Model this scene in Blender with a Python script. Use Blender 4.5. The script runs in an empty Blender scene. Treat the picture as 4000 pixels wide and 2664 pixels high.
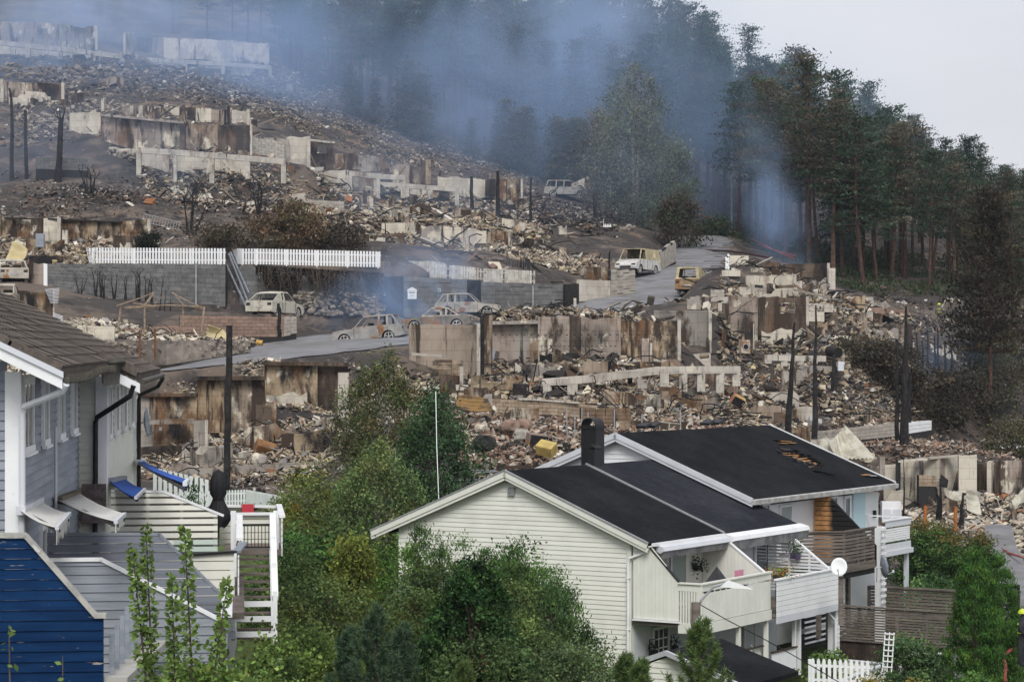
import bpy, bmesh, math, random
import numpy as np
from mathutils import Vector, Matrix, Euler
from mathutils.geometry import tessellate_polygon
random.seed(7); rng = np.random.default_rng(7)
R = math.radians
SC = bpy.context.scene
COL = SC.collection
# ------------------------------------------------------------------ camera
F = 8889.0; HZ = 1430.0; CZ = 14.0          # focal length in photo pixels, horizon row, eye height
cam = bpy.data.cameras.new('camera'); camo = bpy.data.objects.new('camera', cam); COL.objects.link(camo)
cam.lens = 80.0; cam.sensor_width = 36.0; cam.sensor_fit = 'HORIZONTAL'
cam.shift_y = (HZ - 1332.0) / 4000.0
cam.clip_start = 0.5; cam.clip_end = 6000
camo.location = (0, 0, CZ); camo.rotation_euler = (R(90), 0, 0)
SC.camera = camo
# ------------------------------------------------------------------ sky, sun, exposure
SUN_EL, SUN_AZ = 46.0, 178.0                # overcast: soft high light from behind the photographer, a little left
w = bpy.data.worlds.new('World'); SC.world = w; w.use_nodes = True
nt = w.node_tree; nt.nodes.clear()
sky = nt.nodes.new('ShaderNodeTexSky'); sky.sky_type = 'NISHITA'; sky.sun_disc = False
sky.sun_elevation = R(SUN_EL); sky.sun_rotation = R(SUN_AZ); sky.air_density = 1.0; sky.dust_density = 3.0
hs = nt.nodes.new('ShaderNodeHueSaturation'); hs.inputs['Saturation'].default_value = 0.22
ov = nt.nodes.new('ShaderNodeMixRGB'); ov.inputs[0].default_value = 0.7; ov.inputs[2].default_value = (5.9, 6.0, 6.45, 1)
tcw = nt.nodes.new('ShaderNodeTexCoord'); nzw = nt.nodes.new('ShaderNodeTexNoise'); nzw.inputs['Scale'].default_value = 3.0; nzw.inputs['Detail'].default_value = 4
mpw = nt.nodes.new('ShaderNodeMapping'); mpw.inputs['Scale'].default_value = (1, 1, 3)
rw = nt.nodes.new('ShaderNodeMapRange'); rw.inputs[1].default_value = 0.3; rw.inputs[2].default_value = 0.7; rw.inputs[3].default_value = 0.93; rw.inputs[4].default_value = 1.05
mw = nt.nodes.new('ShaderNodeMixRGB'); mw.blend_type = 'MULTIPLY'; mw.inputs[0].default_value = 1.0
bg = nt.nodes.new('ShaderNodeBackground'); bg.inputs['Strength'].default_value = 0.092
wo = nt.nodes.new('ShaderNodeOutputWorld')
L = nt.links.new
L(sky.outputs[0], hs.inputs['Color']); L(hs.outputs[0], ov.inputs[1]); L(tcw.outputs['Generated'], mpw.inputs[0]); L(mpw.outputs[0], nzw.inputs['Vector'])
L(nzw.outputs[0], rw.inputs[0]); L(ov.outputs[0], mw.inputs[1]); L(rw.outputs[0], mw.inputs[2]); L(mw.outputs[0], bg.inputs[0]); L(bg.outputs[0], wo.inputs[0])
sun = bpy.data.lights.new('sun', 'SUN'); sun.energy = 1.5; sun.angle = R(25); sun.color = (1.0, 0.975, 0.94)
suno = bpy.data.objects.new('sun', sun); COL.objects.link(suno)
sd = Vector((math.sin(R(SUN_AZ)) * math.cos(R(SUN_EL)), math.cos(R(SUN_AZ)) * math.cos(R(SUN_EL)), math.sin(R(SUN_EL))))
suno.rotation_euler = (-sd).to_track_quat('-Z', 'Y').to_euler(); suno.location = (0, 0, 120)
SC.view_settings.view_transform = 'Standard'; SC.view_settings.look = 'None'
SC.view_settings.exposure = 0.60; SC.view_settings.gamma = 1.0; SC.view_settings.use_curve_mapping = False
cy = SC.cycles
cy.max_bounces = 7; cy.diffuse_bounces = 2; cy.glossy_bounces = 2; cy.transmission_bounces = 4; cy.volume_bounces = 3; cy.transparent_max_bounces = 12
cy.use_denoising = True; cy.use_adaptive_sampling = True; cy.adaptive_threshold = 0.02; cy.caustics_reflective = False; cy.caustics_refractive = False
cy.volume_step_rate = 1.0; cy.volume_max_steps = 64; cy.sample_clamp_indirect = 6.0
# ------------------------------------------------------------------ helpers
def P(px, py, D):
    """photo pixel (4000 x 2664) at D metres in front of the camera -> world point"""
    return Vector(((px - 2000.0) / F * D, D, CZ + (HZ - py) / F * D))
def PX(p):
    return (2000 + p[0] / p[1] * F, HZ - (p[2] - CZ) / p[1] * F)
def ZP(py, D): return CZ + (HZ - py) / F * D
def XP(px, D): return (px - 2000.0) / F * D

class MB:
    """collects faces, then links them as one mesh object"""
    def __init__(s): s.v = []; s.f = []; s.mi = []; s.c = None
    def add(s, vs, fs, mi=0):
        o = len(s.v); s.v += [tuple(x) for x in vs]; s.f += [tuple(i + o for i in f) for f in fs]; s.mi += [mi] * len(fs); return s
    def box(s, c, sz, rot=None, mi=0):
        x, y, z = sz[0] / 2, sz[1] / 2, sz[2] / 2
        vs = [Vector(q) for q in ((-x,-y,-z),(x,-y,-z),(x,y,-z),(-x,y,-z),(-x,-y,z),(x,-y,z),(x,y,z),(-x,y,z))]
        if rot is not None: vs = [rot @ q for q in vs]
        c = Vector(c); return s.add([q + c for q in vs], [(0,3,2,1),(4,5,6,7),(0,1,5,4),(1,2,6,5),(2,3,7,6),(3,0,4,7)], mi)
    def beam(s, a, b, w, h, up=(0,0,1), mi=0):
        a, b = Vector(a), Vector(b); d = b - a
        if d.length < 1e-6: return s
        t = d.normalized(); u = Vector(up); sd = t.cross(u)
        if sd.length < 1e-4: sd = t.cross(Vector((1,0,0)))
        sd.normalize(); u = sd.cross(t)
        sd *= w / 2; u *= h / 2
        return s.add([a-sd-u, a+sd-u, a+sd+u, a-sd+u, b-sd-u, b+sd-u, b+sd+u, b-sd+u],
                     [(0,1,2,3),(7,6,5,4),(0,4,5,1),(1,5,6,2),(2,6,7,3),(3,7,4,0)], mi)
    def tube(s, pts, rad, n=6, cap=True, mi=0):
        pts = [Vector(p) for p in pts]; m = len(pts)
        if not isinstance(rad, (list, tuple)): rad = [rad] * m
        ref = Vector((0.31, 0.2, 0.93)); vs = []; fs = []
        for i, p in enumerate(pts):
            t = (pts[min(i+1, m-1)] - pts[max(i-1, 0)]).normalized()
            a = t.cross(ref)
            if a.length < .05: a = t.cross(Vector((1,0,0)))
            a.normalize(); b = t.cross(a)
            for k in range(n):
                an = 2*math.pi*k/n; vs.append(p + (a*math.cos(an) + b*math.sin(an))*rad[i])
        for i in range(m-1):
            for k in range(n):
                k2 = (k+1) % n; fs.append((i*n+k, i*n+k2, (i+1)*n+k2, (i+1)*n+k))
        if cap: fs.append(tuple(range(n-1, -1, -1))); fs.append(tuple((m-1)*n+k for k in range(n)))
        return s.add(vs, fs, mi)
    def prism(s, poly, d, mi=0, holes=()):
        """extrude a planar polygon (world verts) by vector d, optional holes"""
        d = Vector(d); poly = [Vector(p) for p in poly]; hs_ = [[Vector(p) for p in h] for h in holes]
        allv = list(poly)
        for h in hs_: allv += h
        tris = tessellate_polygon([poly] + hs_) if (hs_ or len(poly) > 4) else [tuple(range(len(poly)))]
        n = len(allv); fs = []
        for t in tris: fs.append(tuple(t)); fs.append(tuple(n + i for i in reversed(t)))
        o = 0
        for ring in [poly] + hs_:
            m = len(ring)
            for i in range(m):
                j = (i+1) % m; fs.append((o+i, o+j, n+o+j, n+o+i))
            o += m
        return s.add(allv + [p + d for p in allv], fs, mi)
    def build(s, name, mats, parent=None, smooth=False, fix=True):
        me = bpy.data.meshes.new(name)
        vs = s.v
        if parent is not None:
            mi = WM(parent).inverted(); vs = [mi @ Vector(q) for q in vs]
        me.from_pydata(vs, [], s.f)
        if not isinstance(mats, (list, tuple)): mats = [mats]
        for m in mats: me.materials.append(m)
        if len(mats) > 1: me.polygons.foreach_set('material_index', s.mi)
        if smooth: me.polygons.foreach_set('use_smooth', [True] * len(me.polygons))
        if fix and len(me.polygons) < 60000:
            bm = bmesh.new(); bm.from_mesh(me); bmesh.ops.recalc_face_normals(bm, faces=bm.faces); bm.to_mesh(me); bm.free()
        me.update()
        return link(name, me, parent)
def WM(o):
    m = o.matrix_basis.copy()
    while o.parent is not None: o = o.parent; m = o.matrix_basis @ m
    return m
def link(name, data, parent=None):
    o = bpy.data.objects.new(name, data); COL.objects.link(o)
    if parent is not None: o.parent = parent
    return o
def tag(o, label=None, cat=None, group=None, kind=None):
    if label: o['label'] = label
    if cat: o['category'] = cat
    if group: o['group'] = group
    if kind: o['kind'] = kind
    return o
def thing(name, label, cat, loc=(0,0,0), rz=0.0, group=None):
    o = link(name, None); o.location = loc; o.rotation_euler = (0, 0, rz); o.empty_display_size = .2
    return tag(o, label, cat, group)
def copy_tree(o, parent=None):
    c = o.copy(); COL.objects.link(c)
    if parent is not None: c.parent = parent
    for ch in list(o.children): copy_tree(ch, c)
    return c
_UB = {}
def ubox(mt):
    if mt.name not in _UB:
        me = bpy.data.meshes.new('piece'); h = .5
        me.from_pydata([(-h,-h,-h),(h,-h,-h),(h,h,-h),(-h,h,-h),(-h,-h,h),(h,-h,h),(h,h,h),(-h,h,h)], [], [(0,3,2,1),(4,5,6,7),(0,1,5,4),(1,2,6,5),(2,3,7,6),(3,0,4,7)])
        me.materials.append(mt); _UB[mt.name] = me
    return _UB[mt.name]
def pbox(name, c, sz, mt, parent=None, rot=None):
    """one box piece sharing mesh data; c / rot in the parent's local frame"""
    o = link(name, ubox(mt), parent); o.location = c; o.scale = sz
    if rot is not None: o.rotation_euler = rot
    return o
def pbeam(name, a, b, w, h, mt, parent=None):
    a, b = Vector(a), Vector(b); d = b - a; t = d.normalized()
    sd = t.cross(Vector((0,0,1)))
    if sd.length < 1e-3: sd = Vector((1,0,0))
    sd.normalize(); u = sd.cross(t)
    m = Matrix((t, sd, u)).transposed()
    o = link(name, ubox(mt), parent); o.location = (a+b)/2; o.scale = (d.length, w, h); o.rotation_euler = m.to_euler(); return o
# ------------------------------------------------------------------ materials
MATS = {}
def nd(nt, t, **kw):
    n = nt.nodes.new(t)
    for k, v in kw.items():
        if k in n.inputs: n.inputs[k].default_value = v
        else: setattr(n, k, v)
    return n
def M(name, col, rough=.85, col2=None, scale=2.0, thr=(.42,.62), spots=(), bump=.25, bscale=None, rand=.12, metal=0.0, spec=.3, stretch=None, detail=6, coords='Position', trans=0):
    """base colour, second colour by noise, then (colour, scale, lo, hi, stretch) spot layers; a little per-object variation; bump"""
    if name in MATS: return MATS[name]
    m = bpy.data.materials.new(name); m.use_nodes = True; nt = m.node_tree; lk = nt.links.new
    b = nt.nodes['Principled BSDF']; b.inputs['Roughness'].default_value = rough; b.inputs['Metallic'].default_value = metal
    b.inputs['Specular IOR Level'].default_value = spec
    if coords == 'Position': pos = nd(nt, 'ShaderNodeNewGeometry').outputs['Position']
    else: pos = nd(nt, 'ShaderNodeTexCoord').outputs[coords]
    def noise(sc, st=None, dt=detail):
        v = pos
        if st is not None:
            mp = nd(nt, 'ShaderNodeMapping'); mp.inputs['Scale'].default_value = st; lk(v, mp.inputs[0]); v = mp.outputs[0]
        n = nd(nt, 'ShaderNodeTexNoise', Scale=sc, Detail=dt, Roughness=.62); lk(v, n.inputs['Vector']); return n.outputs[0]
    def ramp(v, lo, hi):
        r = nd(nt, 'ShaderNodeMapRange'); r.interpolation_type = 'SMOOTHSTEP'; r.inputs[1].default_value = lo; r.inputs[2].default_value = hi; lk(v, r.inputs[0]); return r.outputs[0]
    def mix(f, a, c, bt='MIX'):
        x = nd(nt, 'ShaderNodeMixRGB', blend_type=bt)
        if isinstance(f, float): x.inputs[0].default_value = f
        else: lk(f, x.inputs[0])
        for i, q in ((1, a), (2, c)):
            if isinstance(q, (tuple, list)): x.inputs[i].default_value = (*q[:3], 1)
            else: lk(q, x.inputs[i])
        return x.outputs[0]
    c = tuple(col)
    if col2 is not None: c = mix(ramp(noise(scale, stretch), *thr), c, col2)
    for sp in spots:
        sc_, lo, hi = sp[1], sp[2], sp[3]; st = sp[4] if len(sp) > 4 else None
        c = mix(ramp(noise(sc_, st), lo, hi), c, sp[0])
    if rand > 0:
        oi = nd(nt, 'ShaderNodeObjectInfo'); mr = nd(nt, 'ShaderNodeMapRange'); mr.inputs[3].default_value = 1 - rand; mr.inputs[4].default_value = 1 + rand
        lk(oi.outputs['Random'], mr.inputs[0]); c = mix(1.0, c, mr.outputs[0], 'MULTIPLY')
    if isinstance(c, tuple): b.inputs['Base Color'].default_value = (*c[:3], 1)
    else: lk(c, b.inputs['Base Color'])
    if bump > 0:
        bp = nd(nt, 'ShaderNodeBump', Strength=bump, Distance=.05); lk(noise(bscale or scale*4), bp.inputs['Height']); lk(bp.outputs[0], b.inputs['Normal'])
    if trans > 0: b.inputs['Transmission Weight'].default_value = trans
    MATS[name] = m; return m
def MA(name, attr='tint', rough=.9, base=(1,1,1), rand=.1, sss=0.0, trans=0.0):
    """material whose own colour comes from a per-piece colour attribute (each chip or leaf has its own colour)"""
    if name in MATS: return MATS[name]
    m = bpy.data.materials.new(name); m.use_nodes = True; nt = m.node_tree; lk = nt.links.new
    b = nt.nodes['Principled BSDF']; b.inputs['Roughness'].default_value = rough; b.inputs['Specular IOR Level'].default_value = .25
    a = nd(nt, 'ShaderNodeAttribute', attribute_name=attr)
    oi = nd(nt, 'ShaderNodeObjectInfo'); mr = nd(nt, 'ShaderNodeMapRange'); mr.inputs[3].default_value = 1 - rand; mr.inputs[4].default_value = 1 + rand
    lk(oi.outputs['Random'], mr.inputs[0])
    x = nd(nt, 'ShaderNodeMixRGB', blend_type='MULTIPLY'); x.inputs[0].default_value = 1; lk(a.outputs['Color'], x.inputs[1]); lk(mr.outputs[0], x.inputs[2])
    y = nd(nt, 'ShaderNodeMixRGB', blend_type='MULTIPLY'); y.inputs[0].default_value = 1; lk(x.outputs[0], y.inputs[1]); y.inputs[2].default_value = (*base, 1)
    lk(y.outputs[0], b.inputs['Base Color'])
    if trans > 0:
        t = nd(nt, 'ShaderNodeBsdfTranslucent'); lk(y.outputs[0], t.inputs['Color'])
        ms = nd(nt, 'ShaderNodeMixShader'); ms.inputs[0].default_value = trans; lk(b.outputs[0], ms.inputs[1]); lk(t.outputs[0], ms.inputs[2]); lk(ms.outputs[0], nt.nodes['Material Output'].inputs[0])
    MATS[name] = m; return m
def mesh_np(name, verts, faces, mt, cols=None, parent=None, smooth=False):
    """fast mesh from numpy arrays; faces (n,3) or (n,4); cols per face (n,3) -> colour attribute 'tint'"""
    me = bpy.data.meshes.new(name); nv, nf, k = len(verts), len(faces), faces.shape[1]
    v = np.asarray(verts, np.float32)
    if parent is not None:
        mi = np.array(WM(parent).inverted()); v = (v @ mi[:3,:3].T + mi[:3,3]).astype(np.float32)
    me.vertices.add(nv); me.vertices.foreach_set('co', v.ravel())
    me.loops.add(nf*k); me.loops.foreach_set('vertex_index', faces.astype(np.int32).ravel())
    me.polygons.add(nf); me.polygons.foreach_set('loop_start', np.arange(0, nf*k, k, dtype=np.int32))
    try: me.polygons.foreach_set('loop_total', np.full(nf, k, np.int32))
    except Exception: pass
    me.polygons.foreach_set('use_smooth', np.full(nf, bool(smooth)))
    if cols is not None:
        at = me.color_attributes.new('tint', 'FLOAT_COLOR', 'CORNER')
        c4 = np.ones((nf, 4), np.float32); c4[:, :3] = cols; at.data.foreach_set('color', np.repeat(c4, k, axis=0).ravel())
    me.update(calc_edges=True); me.materials.append(mt)
    return link(name, me, parent)
# ------------------------------------------------------------------ terrain
GP = [  # ground control points: photo column, row, distance (m)
 (300,3000,30),(2000,3200,30),(3700,3200,30),(-600,3000,34),(4600,3100,34),
 (250,2960,42),(1000,2760,50),(1800,2800,50),(2600,2850,52),(3300,2850,56),(3900,2720,62),(4300,2800,60),
 (700,2480,62),(1150,2520,64),(1500,2560,66),(2000,2680,68),(2400,2740,74),(3000,2700,82),(3300,2640,84),(3700,2580,84),(3990,2560,84),
 (-300,2500,60),(500,2150,80),(1080,2200,84),(1200,2130,90),(1350,2150,88),(1800,2250,92),(2300,2300,100),(3000,2350,105),(3560,2330,106),(3900,2330,108),(4300,2400,105),
 (900,1985,100),(500,1980,100),(1150,1985,101),(1400,1990,104),(0,1900,100),
 (3600,2110,124),(3900,2110,124),(3300,2150,118),(4200,2100,126),
 (600,1830,111),(900,1830,112),(1250,1830,112),(1900,1830,108),(1700,1850,106),(2300,1720,110),(2600,1700,112),(2900,1690,118),(3100,1720,126),(3400,1960,130),(3900,1960,130),
 (3500,1830,136),(3900,1800,140),(3250,1700,138),(3600,1690,150),(3900,1640,152),(4200,1640,155),
 (600,1750,117),(1000,1690,120),(1300,1640,121),(1500,1620,121),(1700,1560,122),(1900,1560,122),(2300,1570,121),(2600,1560,126),(2900,1600,135),(2500,1620,116),(1900,1650,114),
 (620,1450,126),(450,1500,126),(480,1800,117),(530,1770,119.6),(560,1800,116),(1000,1425,125),(1300,1418,127),(1560,1400,129),(700,1370,129),(500,1330,133),(250,1300,135),(-100,1280,135),
 (1000,1345,134),(1400,1340,139),(1600,1330,141),(1900,1278,143),(2200,1268,144),(2450,1255,146),(1750,1300,143),
 (1880,1470,131),(2200,1450,133),(2500,1430,136),(2650,1420,140),(2750,1370,147),(3000,1350,150),(3200,1360,152),(3000,1420,142),(3200,1450,148),(3450,1400,158),(3700,1350,170),(3900,1400,172),(3500,1520,156),(3800,1540,160),
 (1000,1245,146),(800,1235,148),(620,1235,150),(350,1190,156),(100,1110,150),(-200,1100,150),(700,1225,152),
 (2200,1225,160),(2450,1150,172),(2560,1085,183),(2650,1160,172),(2750,1110,182),(2700,1010,204),(2760,930,230),(2720,918,238),(2640,900,244),(2850,900,243),(2720,880,252),(2900,960,225),(2860,1060,186),(3050,1040,190),
 (3300,1180,186),(3450,1160,198),(3700,1190,195),(4000,1190,195),(3300,1250,176),(3600,1270,180),(4300,1200,200),
 (100,960,172),(500,960,173),(-300,960,172),(1300,965,174),(1700,985,178),(2000,985,182),(2300,1010,186),(2430,985,192),
 (60,840,182),(400,840,184),(800,880,182),(1100,900,182),(100,740,192),(500,760,190),(900,790,192),(1300,850,192),(1600,850,198),(1900,860,205),
 (2100,860,212),(2350,880,212),(2500,900,218),(2200,775,236),(2400,790,240),(2000,790,226),(1700,790,218),(1400,780,212),(1100,760,205),
 (560,705,199),(900,690,201),(1120,690,204),(1300,650,222),(1650,735,228),(2000,700,242),
 (250,600,207),(0,580,208),(500,560,211),(950,560,214),(1200,590,222),(200,470,221),(600,480,224),(950,470,228),(1250,500,240),(0,420,225),
 (100,380,236),(500,380,240),(900,390,245),(250,260,258),(0,230,260),(480,250,262),(700,310,280),(1000,290,284),(1250,330,280),(1500,500,256),
 (100,130,280),(600,140,300),(1000,160,305),(-300,100,280),(-300,400,240),(-400,700,200),
 (1500,430,300),(2000,480,300),(2500,600,290),(2900,760,280),(3300,850,270),(3700,950,265),(4100,1020,265),
 (0,-60,340),(1000,0,350),(2000,180,360),(2600,330,360),(3000,560,350),(3500,800,340),(4000,930,340),(4700,1050,300),(-800,0,330),
 (0,-100,480),(1500,100,480),(2600,480,470),(3400,900,460),(4300,1050,460),
]
WP = [(-65,187,265.6),(68,184,265.1),(200,182,264.7),(272,190,263.6),(324,196,262.8),(354,196,261.6),(-39,214,260.6),(150,227,260.4),(339,240,260.2),(508,212,260.1),(652,232,286.6),(755,237,285.9),(858,242,285.2),(960,247,284.4),(1041,252,283.7),(484,310,271.8),(605,323,272.6),(726,336,273.5),(496,456,222.8),(550,462,222.4),(604,468,222.2),(398,430,222.7),(682,467,220.7),(732,474,221.2),(795,482,220.7),(862,484,220.7),(908,487,220.2),(965,487,220.2),(278,517,209.6),(335,521,209.2),(392,525,208.7),(567,587,207.1),(632,584,206.9),(698,582,206.7),(785,597,206.3),(844,597,206.1),(915,602,205.8),(974,605,205.7),(431,597,206.1),(482,600,205.9),(534,602,205.7),(675,687,202.8),(810,687,202.8),(945,687,202.7),(1057,647,206.9),(1123,656,207.1),(1203,652,208.1),(1307,672,218.7),(1395,677,219.1),(1455,682,219.4),(1504,686,219.6),(1535,717,220.7),(1605,732,221.4),(1374,757,216.7),(1456,757,216.7),(1604,762,218.7),(1676,767,218.7),(1770,851,212.7),(1496,917,189.7),(1554,920,189.7),(1612,922,189.7),(1494,973,186.7),(1566,986,186.7),(1680,978,190.4),(1746,982,190.7),(1854,982,191.1),(1909,972,189.2),(1986,977,189.2),(1198,957,185.7),(1257,957,185.7),(1322,957,186.0),(-35,1259,127.7),(55,1259,127.7),(178,1265,127.1),(111,1105,145.7),(177,1115,145.2),(777,1687,121.1),(898,1687,121.2),(1045,1568,122.3),(1138,1582,122.8),(1230,1596,123.2),(1112,1767,112.7),(1215,1764,112.7),(1318,1762,112.7),(556,1792,117.7),(658,1790,117.7),(759,1787,117.7),(1896,1519,127.2),(2278,1432,134.9),(2417,1427,135.6),(2538,1404,136.2),(2641,1405,136.6),(2126,1417,132.7),(2265,1416,133.2),(2404,1415,133.6),(1927,1419,134.2),(1820,1562,118.7),(2476,1687,115.2),(2572,1687,115.4),(2669,1687,115.6),(1960,1867,106.7),(2140,1867,106.9),(2320,1867,107.1),(2566,1372,143.2),(2664,1374,143.2),(2762,1375,143.2),(2856,1327,148.7),(2954,1332,149.0),(3057,1332,149.7),(3142,1332,149.7),(2708,1177,149.7),(2775,1180,150.2),(2842,1182,150.6),(2722,1207,146.7),(2805,1209,146.7),(2924,1157,162.7),(3009,1158,162.9),(3094,1159,163.1),(2852,1043,167.7),(2920,1045,167.7),(2824,1077,163.7),(2988,1050,167.9),(2937,1067,165.2),(3018,1069,165.2),(3075,1104,173.7),(3168,1148,172.9),(3124,1158,159.7),(3008,1158,160.7),(3314,1207,172.7),(3396,1209,172.7),(3221,1192,159.7),(3160,1212,156.7),(3240,1212,157.0),(3190,1254,152.8),(3219,1317,148.7),(3356,1342,154.7),(3454,1347,155.6),(3428,1235,167.7),(3469,1232,169.7),(3546,1235,170.6),(3348,1422,149.7),(3598,1957,133.2),(3685,1962,132.7),(3780,1922,132.2),(3845,1927,133.0),(3934,1932,132.2),(4034,1932,133.1),(3685,1768,147.7),(3892,1782,149.7),(3952,1782,150.2),(3892,1797,147.7),(4013,1802,147.7),(1852,1236,160.4),(1502,1240,158.0),(1572,1240,158.0),(2235,1217,163.4),(2268,1201,166.2),(2325,1190,167.2),(2382,1178,168.1),(2880,1650,138),(3000,1648,139),(3100,1650,140),(2990,1588,146),(2930,1690,130),(2800,1650,126)]   # feet of the burned walls
RETAIN = []   # (A xy, B xy, z low, z high at A, same at B): retaining walls with ground behind the top
def rbf_fit(pts):
    p = np.array([[q[0], q[1]] for q in pts]); z = np.array([q[2] for q in pts]); n = len(p)
    d = np.sqrt(((p[:,None]-p[None])**2).sum(-1)); A = np.zeros((n+3,n+3)); A[:n,:n] = -d; A[:n,n] = 1; A[:n,n+1:] = p; A[n:,:n] = A[:n,n:].T
    A[:n,:n] += np.eye(n)*-0.3*0
    s = np.linalg.lstsq(A, np.concatenate([z, [0,0,0]]), rcond=None)[0]; return p, s
def wall_ctrl(pxA, DA, ytA, ybA, pxB, DB, ytB, ybB, n=6, back=1.7, front=-.3, dt=-.2):
    A, B = P(pxA, ytA, DA), P(pxB, ytB, DB); a, b = P(pxA, ybA, DA), P(pxB, ybB, DB)
    d = (B - A); nrm = Vector((d.y, -d.x, 0)).normalized()
    if nrm.y > 0: nrm = -nrm
    for i in range(n):
        t = i/(n-1); hi = A.lerp(B, t); lo = a.lerp(b, t); q = hi - nrm*back; RETAIN.append((q.x, q.y, hi.z + dt)); q = lo + nrm*front; RETAIN.append((q.x, q.y, lo.z))
wall_ctrl(185,164,1040,1135, 880,160,1040,1200)
wall_ctrl(965,160,1045,1212, 1480,158,1075,1238)
wall_ctrl(1500,158,1078,1240, 2210,164,1112,1225, n=9)
wall_ctrl(2260,166,1092,1205, 2390,170,1092,1180, n=3)
wall_ctrl(700,139,1235,1315, 1155,141,1240,1318, n=5)
wall_ctrl(430,126,1335,1440, 880,131,1330,1395, n=5)
wall_ctrl(1000,122.5,1430,1690, 1340,125,1418,1620, n=4)
wall_ctrl(560,121,1545,1760, 960,122.5,1470,1690, n=5)
wall_ctrl(1930,135,1260,1465, 2640,138.5,1240,1430, n=7)
wall_ctrl(1780,119,1560,1640, 2390,121,1590,1650, n=5)
wall_ctrl(3070,152,1550,1640, 3280,155,1550,1630, n=3)
wall_ctrl(1495,191.6,885,978, 1995,192,905,982, n=6)
wall_ctrl(3050,132,1690,1760, 3620,146,1660,1700, n=6)
wall_ctrl(3450,133,1800,1975, 3990,133,1800,1975, n=6)
wall_ctrl(640,196,745,790, 1340,206,790,820, n=5)
_wp = [tuple(P(*q)) for q in WP] + RETAIN
_gp = [q for q in (tuple(P(*q)) for q in GP) if all(math.hypot(q[0]-r_[0], q[1]-r_[1]) > max(1.5, 1.1*abs(q[2]-r_[2])) for r_ in _wp)]
_p, _s = rbf_fit(_gp + _wp)
def Gz(x, y):
    q = np.stack([np.atleast_1d(x), np.atleast_1d(y)], -1).astype(float); out = np.empty(len(q))
    for i in range(0, len(q), 20000):
        c = q[i:i+20000]; d = np.sqrt(((c[:,None]-_p[None])**2).sum(-1)); out[i:i+20000] = -d @ _s[:-3] + _s[-3] + c @ _s[-2:]
    return out
def G(x, y): return float(Gz(x, y)[0])
def on(px, D, dz=0.0):
    """the ground point under photo column px at distance D"""
    x = XP(px, D); return Vector((x, D, G(x, D) + dz))
_jit = np.random.default_rng(3)
def vnoise(x, y, s, seed=0):
    r = np.random.default_rng(seed); T = r.random((64,64)); X = x/s; Y = y/s; i = np.floor(X).astype(int); j = np.floor(Y).astype(int); fx = X-i; fy = Y-j
    fx = fx*fx*(3-2*fx); fy = fy*fy*(3-2*fy); g = lambda a, b: T[a % 64, b % 64]
    return (g(i,j)*(1-fx)+g(i+1,j)*fx)*(1-fy) + (g(i,j+1)*(1-fx)+g(i+1,j+1)*fx)*fy - .5
# road centreline (column, row, distance, width)
ROAD = [(520,1458,127,5),(640,1445,127,5.4),(900,1408,129,6.8),(1200,1362,134.2,9.6),(1480,1312,141,12),(1760,1280,146.5,11),(2080,1250,152,9),(2330,1215,158,7.5),(2480,1165,167,6.5),(2610,1090,180,6.2),(2700,1010,198,6),(2745,950,220,5.6),(2725,922,236,5.0),(2640,905,243,4.4)]
def road_pts():
    q = [(P(a,b,c), wd) for a,b,c,wd in ROAD]; out = []
    for i in range(len(q)-1):
        p0, p1, p2, p3 = q[max(i-1,0)][0], q[i][0], q[i+1][0], q[min(i+2,len(q)-1)][0]
        for k in range(8):
            t = k/8; pt = .5*((2*p1) + (p2-p0)*t + (2*p0-5*p1+4*p2-p3)*t*t + (3*p1-p0-3*p2+p3)*t**3); out.append((pt, q[i][1]*(1-t)+q[i+1][1]*t))
    out.append(q[-1]); return out
RP = road_pts(); _rx = np.array([[p.x, p.y, p.z, wd] for p, wd in RP])
def road_blend(x, y, z):
    """level the ground under the road"""
    zo = z.copy()
    for i in range(0, len(x), 20000):
        d = np.sqrt((x[i:i+20000,None]-_rx[None,:,0])**2 + (y[i:i+20000,None]-_rx[None,:,1])**2) ; k = d.argmin(1); dm = d.min(1); hw = _rx[k,3]/2
        wgt = np.clip(1 - (dm-hw-.3)/1.3, 0, 1); wgt = wgt*wgt*(3-2*wgt); zo[i:i+20000] = z[i:i+20000]*(1-wgt) + (_rx[k,2]-.06)*wgt
    return zo
def grid(name, x0, x1, nx, y0, y1, ny, mt, amp=.12):
    xs = np.linspace(0, 1, nx); ys = np.concatenate([np.linspace(24,100,90,endpoint=False), np.linspace(100,180,200,endpoint=False), np.linspace(180,300,170,endpoint=False), np.linspace(300,620,60)]); ny = len(ys)   # rows get closer near the camera
    X, Y = np.meshgrid(xs, ys); wd = .30*Y + 22; X = (X*2-1)*wd; x, y = X.ravel(), Y.ravel()
    z = Gz(x, y); z = z + amp*(vnoise(x,y,2.3,1)+.6*vnoise(x,y,.9,2))*np.clip(y/60,.4,3) ; z = road_blend(x, y, z)
    i = np.arange((ny-1)*(nx-1)); r, c = i // (nx-1), i % (nx-1); a = r*nx+c
    f = np.stack([a, a+1, a+nx+1, a+nx], -1)
    return mesh_np(name, np.stack([x,y,z], -1), f, mt, smooth=True), None
m_ground = M('scorched_ground', (.052,.044,.040), .95, (.125,.097,.077), scale=.22, thr=(.46,.60), spots=[((.19,.13,.092), .31, .57,.68), ((.026,.024,.024), .4, .54,.66), ((.23,.21,.185), 2.2, .60,.68), ((.03,.027,.026), 1.1, .58,.68)], bump=1.0, bscale=4, rand=0)
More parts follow.
